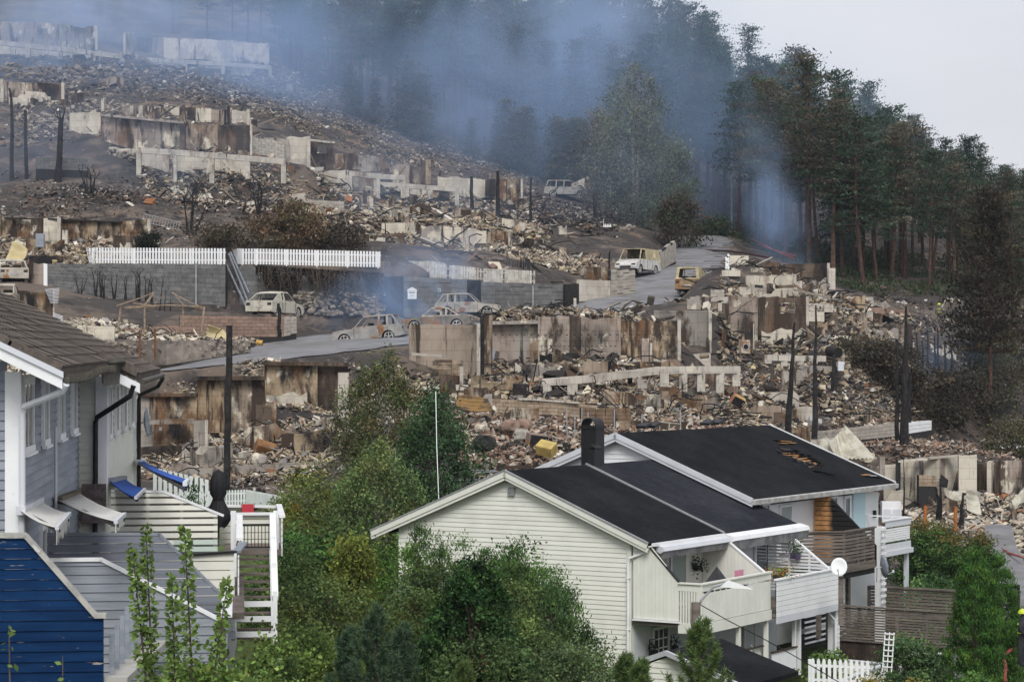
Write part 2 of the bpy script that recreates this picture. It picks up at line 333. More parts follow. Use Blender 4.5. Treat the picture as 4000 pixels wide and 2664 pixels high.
def grassy(m):
    nt = m.node_tree; lk = nt.links.new; b = nt.nodes['Principled BSDF']; src = b.inputs['Base Color'].links[0].from_socket
    g = nd(nt,'ShaderNodeNewGeometry'); sx = nd(nt,'ShaderNodeSeparateXYZ'); lk(g.outputs['Position'], sx.inputs[0]); nz = nd(nt,'ShaderNodeTexNoise', Scale=.25, Detail=6); lk(g.outputs['Position'], nz.inputs['Vector'])
    a = nd(nt,'ShaderNodeMath', operation='MULTIPLY_ADD'); a.inputs[1].default_value = 9; lk(nz.outputs[0], a.inputs[0]); lk(sx.outputs['Y'], a.inputs[2])
    r_ = nd(nt,'ShaderNodeMapRange'); r_.inputs[1].default_value = 103.5; r_.inputs[2].default_value = 105.5; lk(a.outputs[0], r_.inputs[0])
    n2 = nd(nt,'ShaderNodeTexNoise', Scale=3.0, Detail=8); lk(g.outputs['Position'], n2.inputs['Vector']); cr = nd(nt,'ShaderNodeValToRGB'); cr.color_ramp.elements[0].position = .3; cr.color_ramp.elements[0].color = (.028,.042,.010,1); cr.color_ramp.elements[1].position = .7; cr.color_ramp.elements[1].color = (.10,.135,.03,1); lk(n2.outputs[0], cr.inputs[0])
    mx = nd(nt,'ShaderNodeMixRGB'); lk(r_.outputs[0], mx.inputs[0]); lk(cr.outputs[0], mx.inputs[1]); lk(src, mx.inputs[2]); lk(mx.outputs[0], b.inputs['Base Color'])
grassy(m_ground)
hill, _ = grid('hillside', -1, 1, 300, 24, 620, 430, m_ground)
tag(hill, 'burned hillside of scorched soil and ash', None, None, 'structure'); hill.pop('label', None)
m_asph = M('old_asphalt', (.18,.18,.19), .9, (.225,.224,.23), scale=.6, spots=[((.09,.09,.094), .35, .56,.7), ((.21,.205,.20), 9, .68,.78), ((.16,.155,.15), .2, .5,.65)], bump=.15, bscale=30, rand=0)
def ribbon(name, pts, mt, lift, side0=None, side1=None, n=6):
    vs = []; fs = []
    for i, (p, wd) in enumerate(pts):
        t = (pts[min(i+1,len(pts)-1)][0] - pts[max(i-1,0)][0]); nrm = Vector((t.y, -t.x, 0)).normalized()
        for k in range(n+1):
            s = k/n*2-1; s0 = (side0 if side0 is not None else -1); s1 = (side1 if side1 is not None else 1); s = s0 + (s1-s0)*k/n
            vs.append(p + nrm*(wd/2*s*(1+(.07*math.sin(i*1.9)+.05*math.sin(i*4.3+s*3) if abs(s) > .9 else 0))) + Vector((0,0,lift + .05*(1-s*s))))
    for i in range(len(pts)-1):
        for k in range(n): a = i*(n+1)+k; fs.append((a, a+1, a+n+2, a+n+1))
    return MB().add(vs, fs).build(name, mt, smooth=True)
tag(ribbon('road', RP, m_asph, .0), kind='structure')
# ------------------------------------------------------------------ board helpers
def clip_half(poly, axis, val, keep_ge):
    out = []; n = len(poly)
    for i in range(n):
        a, b = poly[i], poly[(i+1) % n]; ia = (a[axis] >= val) == keep_ge or abs(a[axis]-val) < 1e-9; ib = (b[axis] >= val) == keep_ge or abs(b[axis]-val) < 1e-9
        if ia: out.append(a)
        if ia != ib:
            t = (val - a[axis]) / (b[axis] - a[axis]); q = [a[0]+(b[0]-a[0])*t, a[1]+(b[1]-a[1])*t]; q[axis] = val; out.append(tuple(q))
    return out
def lb(mb, name, mats, parent, smooth=False):
    o = mb.build(name, mats, None, smooth); o.parent = parent; return o
def boards(root, name, poly, pitch, gap, th, to, mt, horizontal=True, wedge=0.0, start=None, jit=0.0):
    """cut a 2-d polygon into boards; each becomes one object; to(u, v, w) -> local point, w is outward"""
    ax = 1 if horizontal else 0; lo = min(p[ax] for p in poly); hi = max(p[ax] for p in poly); c = lo if start is None else start; out = []
    while c < hi - 1e-4:
        q = clip_half(clip_half(poly, ax, max(c, lo), True), ax, min(c + pitch - gap, hi), False)
        if len(q) >= 3 and max(p[ax] for p in q) - min(p[ax] for p in q) > .01:
            qq = []
            for p in q:
                if not qq or (abs(p[0]-qq[-1][0]) + abs(p[1]-qq[-1][1])) > 1e-4: qq.append(p)
            if len(qq) > 3 and abs(qq[0][0]-qq[-1][0]) + abs(qq[0][1]-qq[-1][1]) < 1e-4: qq.pop()
            j = random.uniform(-jit, jit)
            if len(qq) >= 3:
                fr = [Vector(to(u, v, j + th + wedge*(1 - ((v if horizontal else u) - c)/pitch))) for u, v in qq]; bk = [Vector(to(u, v, 0)) for u, v in qq]; n = len(qq)
                fs = [tuple(range(n)), tuple(range(2*n-1, n-1, -1))] + [(i, n+i, n+(i+1) % n, (i+1) % n) for i in range(n)]
                out.append(lb(MB().add(fr + bk, fs), name, mt, root))
        c += pitch
    return out
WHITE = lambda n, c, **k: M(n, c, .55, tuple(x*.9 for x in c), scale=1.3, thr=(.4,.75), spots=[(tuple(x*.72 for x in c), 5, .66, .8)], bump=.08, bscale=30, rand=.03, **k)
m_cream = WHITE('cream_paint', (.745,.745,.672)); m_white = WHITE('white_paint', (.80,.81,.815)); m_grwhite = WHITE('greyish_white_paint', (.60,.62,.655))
m_greyp = M('grey_paint', (.24,.265,.31), .6, (.30,.325,.365), scale=1.5, spots=[((.17,.19,.23), 6, .62,.8)], bump=.1, bscale=20, rand=.06, stretch=(1,1,5))
m_glass = M('window_glass', (.035,.045,.05), .06, (.10,.12,.13), scale=.8, bump=0, rand=.2, spec=.9)
m_blind = M('green_blind', (.25,.31,.28), .5, (.33,.38,.36), scale=.7, bump=0, rand=0, spec=.5)
m_paleb = M('pale_blue_blind', (.45,.60,.64), .5, bump=0, rand=0)
m_black = M('black_metal', (.012,.012,.013), .5, bump=.05, rand=0)
m_dark = M('dark_interior', (.015,.014,.013), .9, bump=0, rand=0)
def felt(name, c, c2):
    m = M(name, c, .97, c2, spec=.06, scale=.35, thr=(.35,.7), bump=.0, rand=0, spots=[(tuple(x*1.6 for x in c), 18, .62,.75)])
    nt = m.node_tree; lk = nt.links.new; b = nt.nodes['Principled BSDF']; tc = nd(nt,'ShaderNodeTexCoord'); mp = nd(nt,'ShaderNodeMapping'); mp.inputs['Rotation'].default_value = (0,0,0)
    br = nd(nt,'ShaderNodeTexBrick', Scale=1.0); br.inputs['Brick Width'].default_value = .33; br.inputs['Row Height'].default_value = .14; br.inputs['Mortar Size'].default_value = .012; br.offset = .5
    br.inputs['Color1'].default_value = (.85,.85,.85,1); br.inputs['Color2'].default_value = (1.25,1.25,1.25,1); br.inputs['Mortar'].default_value = (.4,.4,.4,1)
    lk(tc.outputs['Object'], br.inputs['Vector']); src = b.inputs['Base Color'].links[0].from_socket
    x = nd(nt,'ShaderNodeMixRGB', blend_type='MULTIPLY'); x.inputs[0].default_value = .75; lk(src, x.inputs[1]); lk(br.outputs[0], x.inputs[2]); lk(x.outputs[0], b.inputs['Base Color'])
    bp = nd(nt,'ShaderNodeBump', Strength=.5, Distance=.02); lk(br.outputs['Color'], bp.inputs['Height']); lk(bp.outputs[0], b.inputs['Normal']); return m
m_felt = felt('black_shingle', (.010,.0105,.0125), (.022,.0225,.025)); m_felt2 = felt('slate_grey_shingle', (.020,.022,.028), (.036,.039,.046))
m_metal = M('grey_sheet_metal', (.33,.34,.35), .45, (.42,.43,.44), scale=2, bump=.05, rand=.05, metal=.4)
m_gutter = M('weathered_gutter', (.45,.45,.44), .5, (.30,.29,.27), scale=3, spots=[((.35,.22,.12), 4, .68,.74)], bump=.1, rand=.05)
m_wood = M('bare_brown_wood', (.42,.22,.085), .7, (.30,.14,.05), scale=3, stretch=(1,1,.15), bump=.1, rand=.12)
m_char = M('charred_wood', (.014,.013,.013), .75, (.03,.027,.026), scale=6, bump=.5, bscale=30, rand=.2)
m_greyw = M('weathered_grey_wood', (.175,.145,.125), .8, (.11,.09,.078), scale=3, stretch=(.3,.3,4), spots=[((.24,.215,.195), 5, .6,.75)], bump=.2, bscale=25, rand=.14)
m_brownw = M('dark_brown_boards', (.06,.04,.03), .8, (.035,.025,.02), scale=3, bump=.2, bscale=20, rand=.2)

HA = R(90 - 31.7); HO = P(2465, 2600, 75)
def house(name, label): return thing(name, label, 'house', HO, HA)
def roofslab(root, name, x0, x1, ridge, eave, th, mt, hole=None):
    """one roof slope as a slab; ridge / eave = (y, z); its own empty frame so shingle rows run along the eave"""
    ry, rz = ridge; ey, ez = eave; L_ = math.hypot(ry-ey, rz-ez); sgn = 1 if ry > ey else -1
    ang = math.atan2(rz-ez, abs(ry-ey))
    o = link(name, None, root); bpy.data.objects.remove(o)
    mb = MB()
    poly = [(0,0,0),(x1-x0,0,0),(x1-x0,L_,0),(0,L_,0)]
    if hole: mb.prism(poly, (0,0,-th), holes=[hole])
    else: mb.prism(poly, (0,0,-th))
    o = lb(mb, name, mt, root)
    if sgn > 0: o.location = (x0, ey, ez); o.rotation_euler = (ang, 0, 0)
    else: o.location = (x1, ey, ez); o.rotation_euler = Euler((ang, 0, math.pi))
    return o
def rake(root, x, y0, z0, y1, z1, th, h, mt, name='rake_board'):
    d = Vector((0, y1-y0, z1-z0)).normalized(); n = Vector((0, -d.z, d.y)); n = n if n.z > 0 else -n
    a, b = Vector((x, y0, z0)), Vector((x, y1, z1))
    return lb(MB().prism([a, b, b - n*h, a - n*h], (th,0,0)), name, mt, root)
def window(root, name, c, w, h, mt, glass, nx=1, ny=1, axis='y', fr=.09, out=-1):
    """framed window in the plane y = c.y (axis y) or x = c.x (axis x)"""
    e = Vector((1,0,0)) if axis == 'y' else Vector((0,1,0)); nn = Vector((0,out,0)) if axis == 'y' else Vector((out,0,0)); c = Vector(c)
    mb = MB()
    def bar(u0, u1, v0, v1, dep):
        q = [c + e*u0 + Vector((0,0,v0)), c + e*u1 + Vector((0,0,v0)), c + e*u1 + Vector((0,0,v1)), c + e*u0 + Vector((0,0,v1))]; mb.prism([p - nn*.02 for p in q], nn*(dep+.02))
    bar(-w/2-fr, w/2+fr, h/2, h/2+fr, .06); bar(-w/2-fr, w/2+fr, -h/2-fr, -h/2, .07); bar(-w/2-fr, -w/2, -h/2, h/2, .05); bar(w/2, w/2+fr, -h/2, h/2, .05)
    for i in range(1, nx): u = -w/2 + w*i/nx; bar(u-.022, u+.022, -h/2, h/2, .035)
    for i in range(1, ny): v = -h/2 + h*i/ny; bar(-w/2, w/2, v-.022, v+.022, .034)
    f = lb(mb, name, mt, root)
    q = [c - e*w/2 - Vector((0,0,h/2)), c + e*w/2 - Vector((0,0,h/2)), c + e*w/2 + Vector((0,0,h/2)), c - e*w/2 + Vector((0,0,h/2))]
    lb(MB().prism([p + nn*.004 for p in q], nn*.012), 'pane', glass, f); return f
YR, ZR, ZE = 4.72, 6.33, 4.10            # ridge / eave of the front pair
# ---- cream end house
A = house('row_house', 'cream end row house with clapboard gable, black roof and wooden balcony')
pen = lambda u, v, w: (-w, u, v)
slope = lambda y: ZE + (ZR-ZE) * (1 - abs(y-YR)/(YR+.75)) - .16
gab = [(0.0,-1.2),(9.3,-1.2),(9.3,slope(9.3)),(YR,slope(YR)),(0.0,slope(0))]
lb(MB().prism([(0.03,0,-1.2),(0.03,9.3,-1.2),(0.03,9.3,slope(9.3)),(0.03,YR,slope(YR)),(0.03,0,slope(0))], (.2,0,0)), 'gable_wall', m_cream, A)
boards(A, 'siding_plank', [(.14,-1.2),(9.3,-1.2),(9.3,slope(9.3)),(YR,slope(YR)),(.14,slope(.14))], .158, .004, .006, lambda u,v,w: (.03-w, u, v), m_cream, True, .02)
pbox('corner_board', (-.01,.045,1.35), (.07,.13,5.0), m_cream, A)
for y0, z0 in ((-.8, ZE-.02), (10.3, ZE-.02)):
    rake(A, -.32, y0, z0, YR, ZR, .04, .2, m_cream); rake(A, -.285, y0, z0-.17, YR, ZR-.17, .04, .14, m_cream); rake(A, -.345, y0, z0+.035, YR, ZR+.035, .09, .045, m_metal, 'flashing')
    s = lb(MB().prism([(-.25,y0,z0-.13),(-.25,YR,ZR-.13),(.2,YR,ZR-.13),(.2,y0,z0-.13)], (0,0,.03)), 'soffit', m_cream, A)
roofslab(A, 'roof', -.3, 5.25, (YR,ZR), (-.8,ZE-.03), .14, m_felt); roofslab(A, 'roof', -.3, 5.25, (YR,ZR), (10.3,ZE-.03), .14, m_felt)
window(A, 'gable_vent', (-.02,4.62,5.62), .2, .22, m_metal, m_metal, 1, 3, 'x', .03)
pbox('wall_duct', (-.06,4.2,1.9), (.1,.13,1.3), m_cream, A)
lb(MB().tube([(-.02,-.72,3.93),(-.06,-.6,3.78),(-.1,.0,3.55),(-.1,.06,3.4),(-.1,.06,-1.2)], .045, 8), 'downpipe', m_white, A)
for z in (2.9,1.2): pbox('pipe_clamp', (-.09,.06,z), (.12,.13,.03), m_white, A)
# side wall, upper
lb(MB().box((2.62,.1,3.0), (5.24,.16,2.4)), 'side_wall', m_cream, A)
boards(A, 'wall_board', [(.25,1.65),(1.0,1.65),(1.0,4.0),(.25,4.0)], .14, .006, .02, lambda u,v,w: (u,.02-w,v), m_cream, False)
window(A, 'balcony_door', (1.3,.0,2.75), .62, 1.9, m_white, m_glass, 1, 1); window(A, 'window', (2.25,.0,2.95), 1.0, 1.75, m_white, m_glass, 1, 1); window(A, 'window', (3.35,.0,2.75), 1.0, 1.95, m_cream, m_blind)
boards(A, 'wall_board', [(4.0,1.5),(5.2,1.5),(5.2,4.0),(4.0,4.0)], .14, .006, .02, lambda u,v,w: (u,.02-w,v), m_cream, False)
# balcony end wall with slanted top
boards(A, 'end_wall_board', [(-.1,1.58),(-1.78,1.58),(-1.78,2.86),(-.72,4.0),(-.1,4.05)][::-1], .142, .004, .05, lambda u,v,w: (.02-w, u, v), m_cream, False)
rake(A, -.06, -.66, 4.02, -1.83, 2.84, .12, .035, m_black, 'black_edge')
pbeam('end_sill', (-.03,-.1,1.54), (-.03,-1.85,1.54), .16, .05, m_white, A)
lb(MB().box((2.6,-1.3,1.44),(5.2,2.55,.12)), 'balcony_floor', m_greyw, A)
pbeam('hand_rail', (-.02,-1.78,2.82), (-.02,-2.62,2.82), .16, .05, m_cream, A); pbeam('hand_rail', (-.05,-2.6,2.82), (5.2,-2.6,2.82), .16, .05, m_cream, A)
pbox('fascia_board', (-.02,-2.2,2.68), (.05,.84,.22), m_cream, A); pbox('fascia_board', (2.6,-2.6,2.68), (5.2,.05,.22), m_cream, A)
pbox('lower_fascia', (-.02,-2.2,1.36), (.06,.86,.34), m_cream, A); pbox('lower_fascia', (2.6,-2.61,1.36), (5.24,.06,.34), m_cream, A)
for i in range(6): pbox('baluster', (-.02,-1.86-i*.1,2.05), (.04,.062,1.1), m_cream, A)
pbox('end_post', (-.02,-2.53,2.05), (.05,.2,1.1), m_cream, A)
boards(A, 'front_board', [(0,1.55),(5.2,1.55),(5.2,2.50),(0,2.50)], .108, .006, .03, lambda u,v,w: (u,-2.58-w,v), m_cream, False, 0, None, .004)
for i in range(13): pbox('spacer', (.12+i*.42,-2.59,2.535), (.05,.03,.07), m_cream, A)
# divider wall to the neighbour
boards(A, 'divider_board', [(-.02,1.6),(-2.4,1.6),(-2.4,2.75),(-.6,4.05),(-.02,4.05)][::-1], .142, .004, .04, lambda u,v,w: (5.2-w, u, v), m_cream, False)
rake(A, 5.13, -.6, 4.12, -2.45, 2.78, .12, .05, m_white, 'divider_cap')
# gutter awning
lb(MB().prism([(.25,-.8,4.0),(.25,-1.05,3.93),(.25,-1.1,3.8),(.25,-.95,3.72),(.25,-.8,3.8)], (4.95,0,0)), 'awning_cassette', m_grwhite, A)
lb(MB().prism([(.35,-1.06,3.82),(.35,-1.0,3.56),(.35,-.97,3.56),(.35,-1.03,3.82)], (4.75,0,0)), 'awning_valance', M('grey_awning_cloth', (.22,.22,.225), .9, (.12,.12,.12), scale=2, bump=.1, rand=0), A)
pbox('gutter', (2.6,-.85,4.02), (5.3,.12,.1), m_white, A)
# lower storey
lb(MB().box((2.6,.1,0.1), (5.2,.16,2.8)), 'lower_wall', m_cream, A)
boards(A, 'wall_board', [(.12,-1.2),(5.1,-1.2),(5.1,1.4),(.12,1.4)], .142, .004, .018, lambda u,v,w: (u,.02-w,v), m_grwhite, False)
window(A, 'window', (2.0,-.03,.55), .98, .95, m_white, m_glass, 3, 3)
for x in (.02, 2.9, 5.05): pbox('post', (x,-2.5,.2), (.13,.13,2.2), m_cream, A)
pbox('porch_rail', (4.0,-2.4,.3), (2.2,.12,.04), m_brownw, A); pbox('porch_panel', (3.5,-2.42,-.2), (1.2,.04,.95), m_cream, A)
for i in range(6): pbeam('diagonal_strip', (4.2,-2.35,.1-i*.18+.3), (5.0,-2.35,-.75-i*.18+.3), .02, .03, m_grwhite, A)
pbox('diagonal_door', (4.6,-2.3,-.25), (.9,.05,1.1), m_cream, A)
# ---- white middle house
B = house('row_house', 'white middle row house with grey shingle roof and board balcony'); X0, X1 = 5.27, 11.3
roofslab(B, 'roof', X0, X1, (YR,ZR), (-.8,ZE-.03), .14, m_felt2); roofslab(B, 'roof', X0, X1, (YR,ZR), (10.3,ZE-.03), .14, m_felt2)
rake(B, X0-.05, -.8, ZE+.02, YR, ZR+.06, .1, .08, m_metal, 'metal_seam'); rake(B, X0+.08, -.8, ZE+.0, YR, ZR+.04, .04, .05, m_black, 'seam_edge')
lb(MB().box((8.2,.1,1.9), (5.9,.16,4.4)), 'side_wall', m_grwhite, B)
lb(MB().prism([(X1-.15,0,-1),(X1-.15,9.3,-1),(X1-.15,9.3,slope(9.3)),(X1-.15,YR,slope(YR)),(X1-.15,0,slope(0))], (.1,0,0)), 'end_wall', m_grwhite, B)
lb(MB().prism([(5.3,-.8,4.05),(5.3,-1.15,3.96),(5.3,-1.2,3.82),(5.3,-1.0,3.72),(5.3,-.8,3.8)], (6.3,0,0)), 'awning_cassette', m_white, B)
lb(MB().prism([(5.35,-1.18,3.85),(5.35,-1.14,3.5),(5.35,-1.1,3.5),(5.35,-1.13,3.85)], (6.2,0,0)), 'awning_valance', MATS['grey_awning_cloth'], B)
window(B, 'balcony_door', (6.9,-.02,2.6), .8, 1.95, m_white, m_glass); window(B, 'window', (5.9,-.02,2.9), .8, 1.3, m_white, m_glass); window(B, 'window', (9.9,-.02,2.9), 1.0, 1.3, m_white, m_glass)
boards(B, 'front_board', [(5.2,1.28),(10.75,1.28),(10.75,2.52),(5.2,2.52)], .178, .012, .03, lambda u,v,w: (u,-2.82-w,v), m_white, True)
boards(B, 'balcony_end_board', [(-.9,1.28),(-2.8,1.28),(-2.8,2.5),(-.9,2.5)][::-1], .178, .012, .03, lambda u,v,w: (10.75+w,u,v), m_white, True)
pbeam('hand_rail', (5.15,-2.82,2.56), (10.85,-2.82,2.56), .16, .05, m_white, B); pbeam('hand_rail', (10.78,-2.8,2.56), (10.78,-.9,2.56), .14, .05, m_white, B)
pbox('balcony_floor', (8,-1.4,1.3), (5.5,2.75,.12), m_greyw, B); pbox('black_lining', (8.0,-2.76,2.1), (5.4,.03,.75), m_black, B); pbox('black_lining', (10.68,-1.8,2.1), (.03,1.9,.75), m_black, B)
pbox('lower_fascia', (8.0,-2.84,1.16), (5.6,.05,.22), m_grwhite, B)
boards(B, 'screen_slat', [(-.1,1.65),(-2.5,1.65),(-2.5,2.45),(-.95,3.7),(-.1,3.75)][::-1], .12, .05, .03, lambda u,v,w: (10.4-w,u,v), m_white, True)
for y in (-.9,-1.7): pbox('screen_post', (10.42,y,2.5), (.07,.07,1.7 if y > -1 else 1.1), m_white, B)
rake(B, 10.36, -.85, 3.78, -2.55, 2.5, .12, .06, m_white, 'screen_cap')
boards(B, 'siding_plank', [(8.0,-1.2),(10.9,-1.2),(10.9,1.2),(8.0,1.2)], .16, .004, .008, lambda u,v,w: (u,-.1-w,v), m_grwhite, True, .02)
pbox('corner_post', (10.62,-2.55,.05), (.3,.3,2.3), m_white, B); boards(B, 'corner_siding', [(10.45,-1.1),(10.8,-1.1),(10.8,1.1),(10.45,1.1)], .16, .004, .008, lambda u,v,w: (u,-2.71-w,v), m_white, True, .015)
for x in (7.35,7.75): pbox('porch_post', (x,-2.5,.1), (.12,.12,2.2), m_white, B)
window(B, 'entrance_door', (8.6,-.16,.1), .8, 2.0, m_white, m_grwhite); pbox('porch_panel', (6.4,-2.55,-.35), (1.9,.05,.7), m_white, B); pbox('porch_rail', (6.4,-2.56,.03), (2.0,.12,.05), m_brownw, B)
lb(MB().tube([(10.0,-2.6,1.05),(10.05,-2.68,.9),(10.3,-2.74,.7),(10.35,-2.76,.55),(10.35,-2.76,-1.2)], .045, 8), 'downpipe', m_white, B)
# chimney on the ridge
ch = B
pbox('chimney', (6.05,4.9,6.75), (.62,.62,1.75), m_black, B); pbox('chimney_cap_plate', (6.05,4.9,7.66), (.72,.72,.1), m_black, B)
mb = MB(); n = 10
for i in range(n):
    a0, a1 = math.pi*i/n, math.pi*(i+1)/n
    mb.prism([(5.72,4.9-.3*math.cos(a0),7.7+.3*math.sin(a0)),(5.72,4.9-.3*math.cos(a1),7.7+.3*math.sin(a1)),(5.72,4.9-.28*math.cos(a1),7.7+.28*math.sin(a1)),(5.72,4.9-.28*math.cos(a0),7.7+.28*math.sin(a0))], (.66,0,0))
lb(mb, 'chimney_hood', m_black, B)
pbox('flue_box', (5.65,4.62,6.5), (.45,.3,.8), m_black, B); lb(MB().prism([(5.38,4.42,6.92),(5.38,4.62,7.06),(5.38,4.84,6.92)], (.56,0,0)), 'flue_box_cap', m_black, B)
# ---- raised back house with the burned-through roof
C = house('row_house', 'white row house with burned hole in black roof and charred balcony wall'); XC0, XC1 = 10.15, 23.9; YRC, ZRC, YEC, ZEC = 6.25, 7.32, .45, 4.98
slc = lambda y: ZEC + (ZRC-ZEC) * (1 - abs(y-YRC)/(YRC-YEC)) - .16
gpoly = [(1.2,-1),(11.4,-1),(11.4,slc(11.4)),(YRC,slc(YRC)),(1.2,slc(1.2))]
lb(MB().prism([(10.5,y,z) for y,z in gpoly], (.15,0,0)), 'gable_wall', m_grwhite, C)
boards(C, 'siding_plank', [(1.2,4.4),(11.4,4.4),(11.4,slc(11.4)),(YRC,slc(YRC)),(1.2,slc(1.2))], .175, .004, .006, lambda u,v,w: (10.5-w,u,v), m_white, True, .025)
# ragged burned hole in the near slope
LC = math.hypot(YRC-YEC, ZRC-ZEC)
hole = []
hx, hy = 10.1, 3.0
for i in range(18):
    a = 2*math.pi*i/18; r_ = random.choice((.45,.7,1.0))*random.uniform(.85,1.1); hole.append((hx + .95*r_*math.cos(a), hy + .95*r_*math.sin(a), 0))
roofslab(C, 'roof', XC0, XC1, (YRC,ZRC), (YEC,ZEC), .16, m_felt, hole); roofslab(C, 'roof', XC0, XC1, (YRC,ZRC), (12.05,ZEC), .16, m_felt)
an = math.atan2(ZRC-ZEC, YRC-YEC)
def onroof(u, v, w=0): return (XC0+u, YEC + v*math.cos(an) - w*math.sin(an), ZEC + v*math.sin(an) + w*math.cos(an))
lb(MB().prism([onroof(hx-1.6,hy-1.5,-.5), onroof(hx+1.6,hy-1.5,-.5), onroof(hx+1.6,hy+1.5,-.5), onroof(hx-1.6,hy+1.5,-.5)], (0,0,-.05)), 'attic_floor', m_char, C)
m_rafter = M('freshly_exposed_wood', (.50,.27,.105), .7, (.34,.165,.06), scale=4, spots=[((.02,.018,.016), 2.5, .64,.70)], bump=.2, rand=.2)
for i in range(9):
    v = hy - .85 + i*.2; a = onroof(hx-1.05+random.uniform(0,.5), v, -.07+random.uniform(-.03,.05)); b_ = onroof(hx+1.05-random.uniform(0,.7), v+random.uniform(-.1,.1), -.06)
    pbeam('roof_batten', a, b_, .17, .03, m_rafter, C)
for i in range(22):
    a = 2*math.pi*i/22; c0 = onroof(hx+1.1*math.cos(a), hy+.95*math.sin(a), .02); t = onroof(hx+(.95+random.uniform(-.3,.2))*math.cos(a), hy+(.85+random.uniform(-.3,.2))*math.sin(a), random.uniform(.02,.12))
    pbeam('torn_shingle', c0, t, random.uniform(.1,.3), .015, m_char if i % 3 else m_felt, C)
for (u, v) in ((11.4,4.6),(11.15,4.75),(11.7,4.35),(11.0,4.4),(8.9,1.7),(9.5,1.4),(12.2,.9),(12.6,.8),(12.9,.65)): pbeam('torn_shingle', onroof(u,v,.03), onroof(u+random.uniform(.3,.6),v-random.uniform(.1,.3),.08), .25, .02, random.choice([m_char, m_rafter, m_grwhite]), C)
for y0, z0 in ((YEC-.02, ZEC), (12.05, ZEC)):
    rake(C, XC0-.03, y0, z0+.02, YRC, ZRC+.02, .04, .2, m_grwhite); rake(C, XC0+.0, y0, z0-.17, YRC, ZRC-.17, .05, .14, m_grwhite); rake(C, XC1, y0, z0+.04, YRC, ZRC+.04, .05, .2, m_white)
lb(MB().prism([(XC0-.05,YEC-.0,ZEC-.02),(XC0-.05,YEC-.14,ZEC-.05),(XC0-.05,YEC-.12,ZEC-.22),(XC0-.05,YEC,ZEC-.22)], (XC1-XC0+.1,0,0)), 'gutter', m_gutter, C)
for i, (u, v) in enumerate(((2.2,6.0),(3.0,5.95),(7.7,6.05),(8.6,6.05))):
    c0 = onroof(u, LC+.15, .12); lb(MB().beam(c0, (c0[0]+.62, c0[1]+.05, c0[2]+.12), .4, .1), 'roof_vent', m_black, C)
lb(MB().box((17.0,1.15,1.9), (13.1,.16,5.4)), 'side_wall', m_white, C); pbox('end_wall', (23.5,6.2,1.8), (.15,10,5.4), m_grwhite, C)
window(C, 'window', (11.6,1.05,4.1), .55, 1.0, m_white, m_glass); window(C, 'window', (12.5,1.05,4.05), .5, 1.1, m_white, m_glass); window(C, 'window', (14.3,1.05,3.6), .95, 1.7, m_white, m_blind)
window(C, 'window', (18.75,1.05,3.9), .75, 1.3, m_white, m_glass); window(C, 'window', (20.2,1.05,3.55), .45, 1.9, m_white, m_glass)
pbox('pale_blue_screen', (21.4,1.03,3.5), (1.25,.06,2.3), m_paleb, C)
# slatted screen wall, half bare wood half charred
sc_poly = [(1.02,2.1),(-1.6,2.1),(-1.6,2.9),(.35,4.75),(1.02,4.75)]
m_scorch = M('wood_burned_black_outwards', (.42,.22,.085), .75, (.30,.14,.05), scale=3, bump=.1, rand=.08)
_nt = m_scorch.node_tree; _b = _nt.nodes['Principled BSDF']; _src = _b.inputs['Base Color'].links[0].from_socket
_tc = nd(_nt,'ShaderNodeTexCoord'); _sx = nd(_nt,'ShaderNodeSeparateXYZ'); _nz = nd(_nt,'ShaderNodeTexNoise', Scale=1.4); _ad = nd(_nt,'ShaderNodeMath', operation='MULTIPLY_ADD'); _ad.inputs[1].default_value = .5
_mr = nd(_nt,'ShaderNodeMapRange'); _mr.inputs[1].default_value = .42; _mr.inputs[2].default_value = .12; _mx = nd(_nt,'ShaderNodeMixRGB'); _mx.inputs[2].default_value = (.012,.011,.011,1)
for a, b_ in ((_tc.outputs['Object'],_sx.inputs[0]),(_tc.outputs['Object'],_nz.inputs['Vector']),(_nz.outputs[0],_ad.inputs[0]),(_sx.outputs['Y'],_ad.inputs[2]),(_ad.outputs[0],_mr.inputs[0]),(_mr.outputs[0],_mx.inputs[0]),(_src,_mx.inputs[1]),(_mx.outputs[0],_b.inputs['Base Color'])): _nt.links.new(a, b_)
_mr.inputs[1].default_value = .65; _mr.inputs[2].default_value = .40
boards(C, 'screen_board', sc_poly[::-1], .19, .03, .04, lambda u,v,w: (16.9-w,u,v), m_scorch, True)
lb(MB().prism([(16.94,u,v) for u,v in sc_poly], (.03,0,0)), 'screen_back', m_char, C)
# charred balcony with slats
def slat_rail(root, pts, z0, z1, n, mt, name='rail_slat', w=.09, th=.035):
    for i in range(len(pts)-1):
        for k in range(n):
            z = z0 + (z1-z0)*k/(n-1); a = Vector((*pts[i], z)); b_ = Vector((*pts[i+1], z)); pbeam(name, a, b_, th, w, mt, root)
cb = [(11.3,.3),(12.7,-.5),(14.0,-1.45),(16.7,-1.5)]
cb = [(12.6,.95),(12.7,-1.4),(14.2,-1.5),(16.85,-1.5)]
slat_rail(C, [(12.55,-.3),(14.0,-1.55),(16.85,-1.55)], 2.5, 3.55, 9, m_greyw); pbox('balcony_floor', (14.9,-.2,2.25), (4.3,2.6,.22), m_greyw, C); pbox('edge_beam', (15.4,-1.56,2.2), (2.95,.07,.3), m_greyw, C); pbeam('edge_beam', (12.5,-.3,2.2), (14.0,-1.56,2.2), .07, .3, m_greyw, C)
for x, y in ((12.55,-.25),(14.0,-1.5),(15.3,-1.5),(15.9,-1.5),(16.82,-1.5)): pbox('rail_post', (x,y,2.8), (.11,.09,1.55), m_greyw, C)
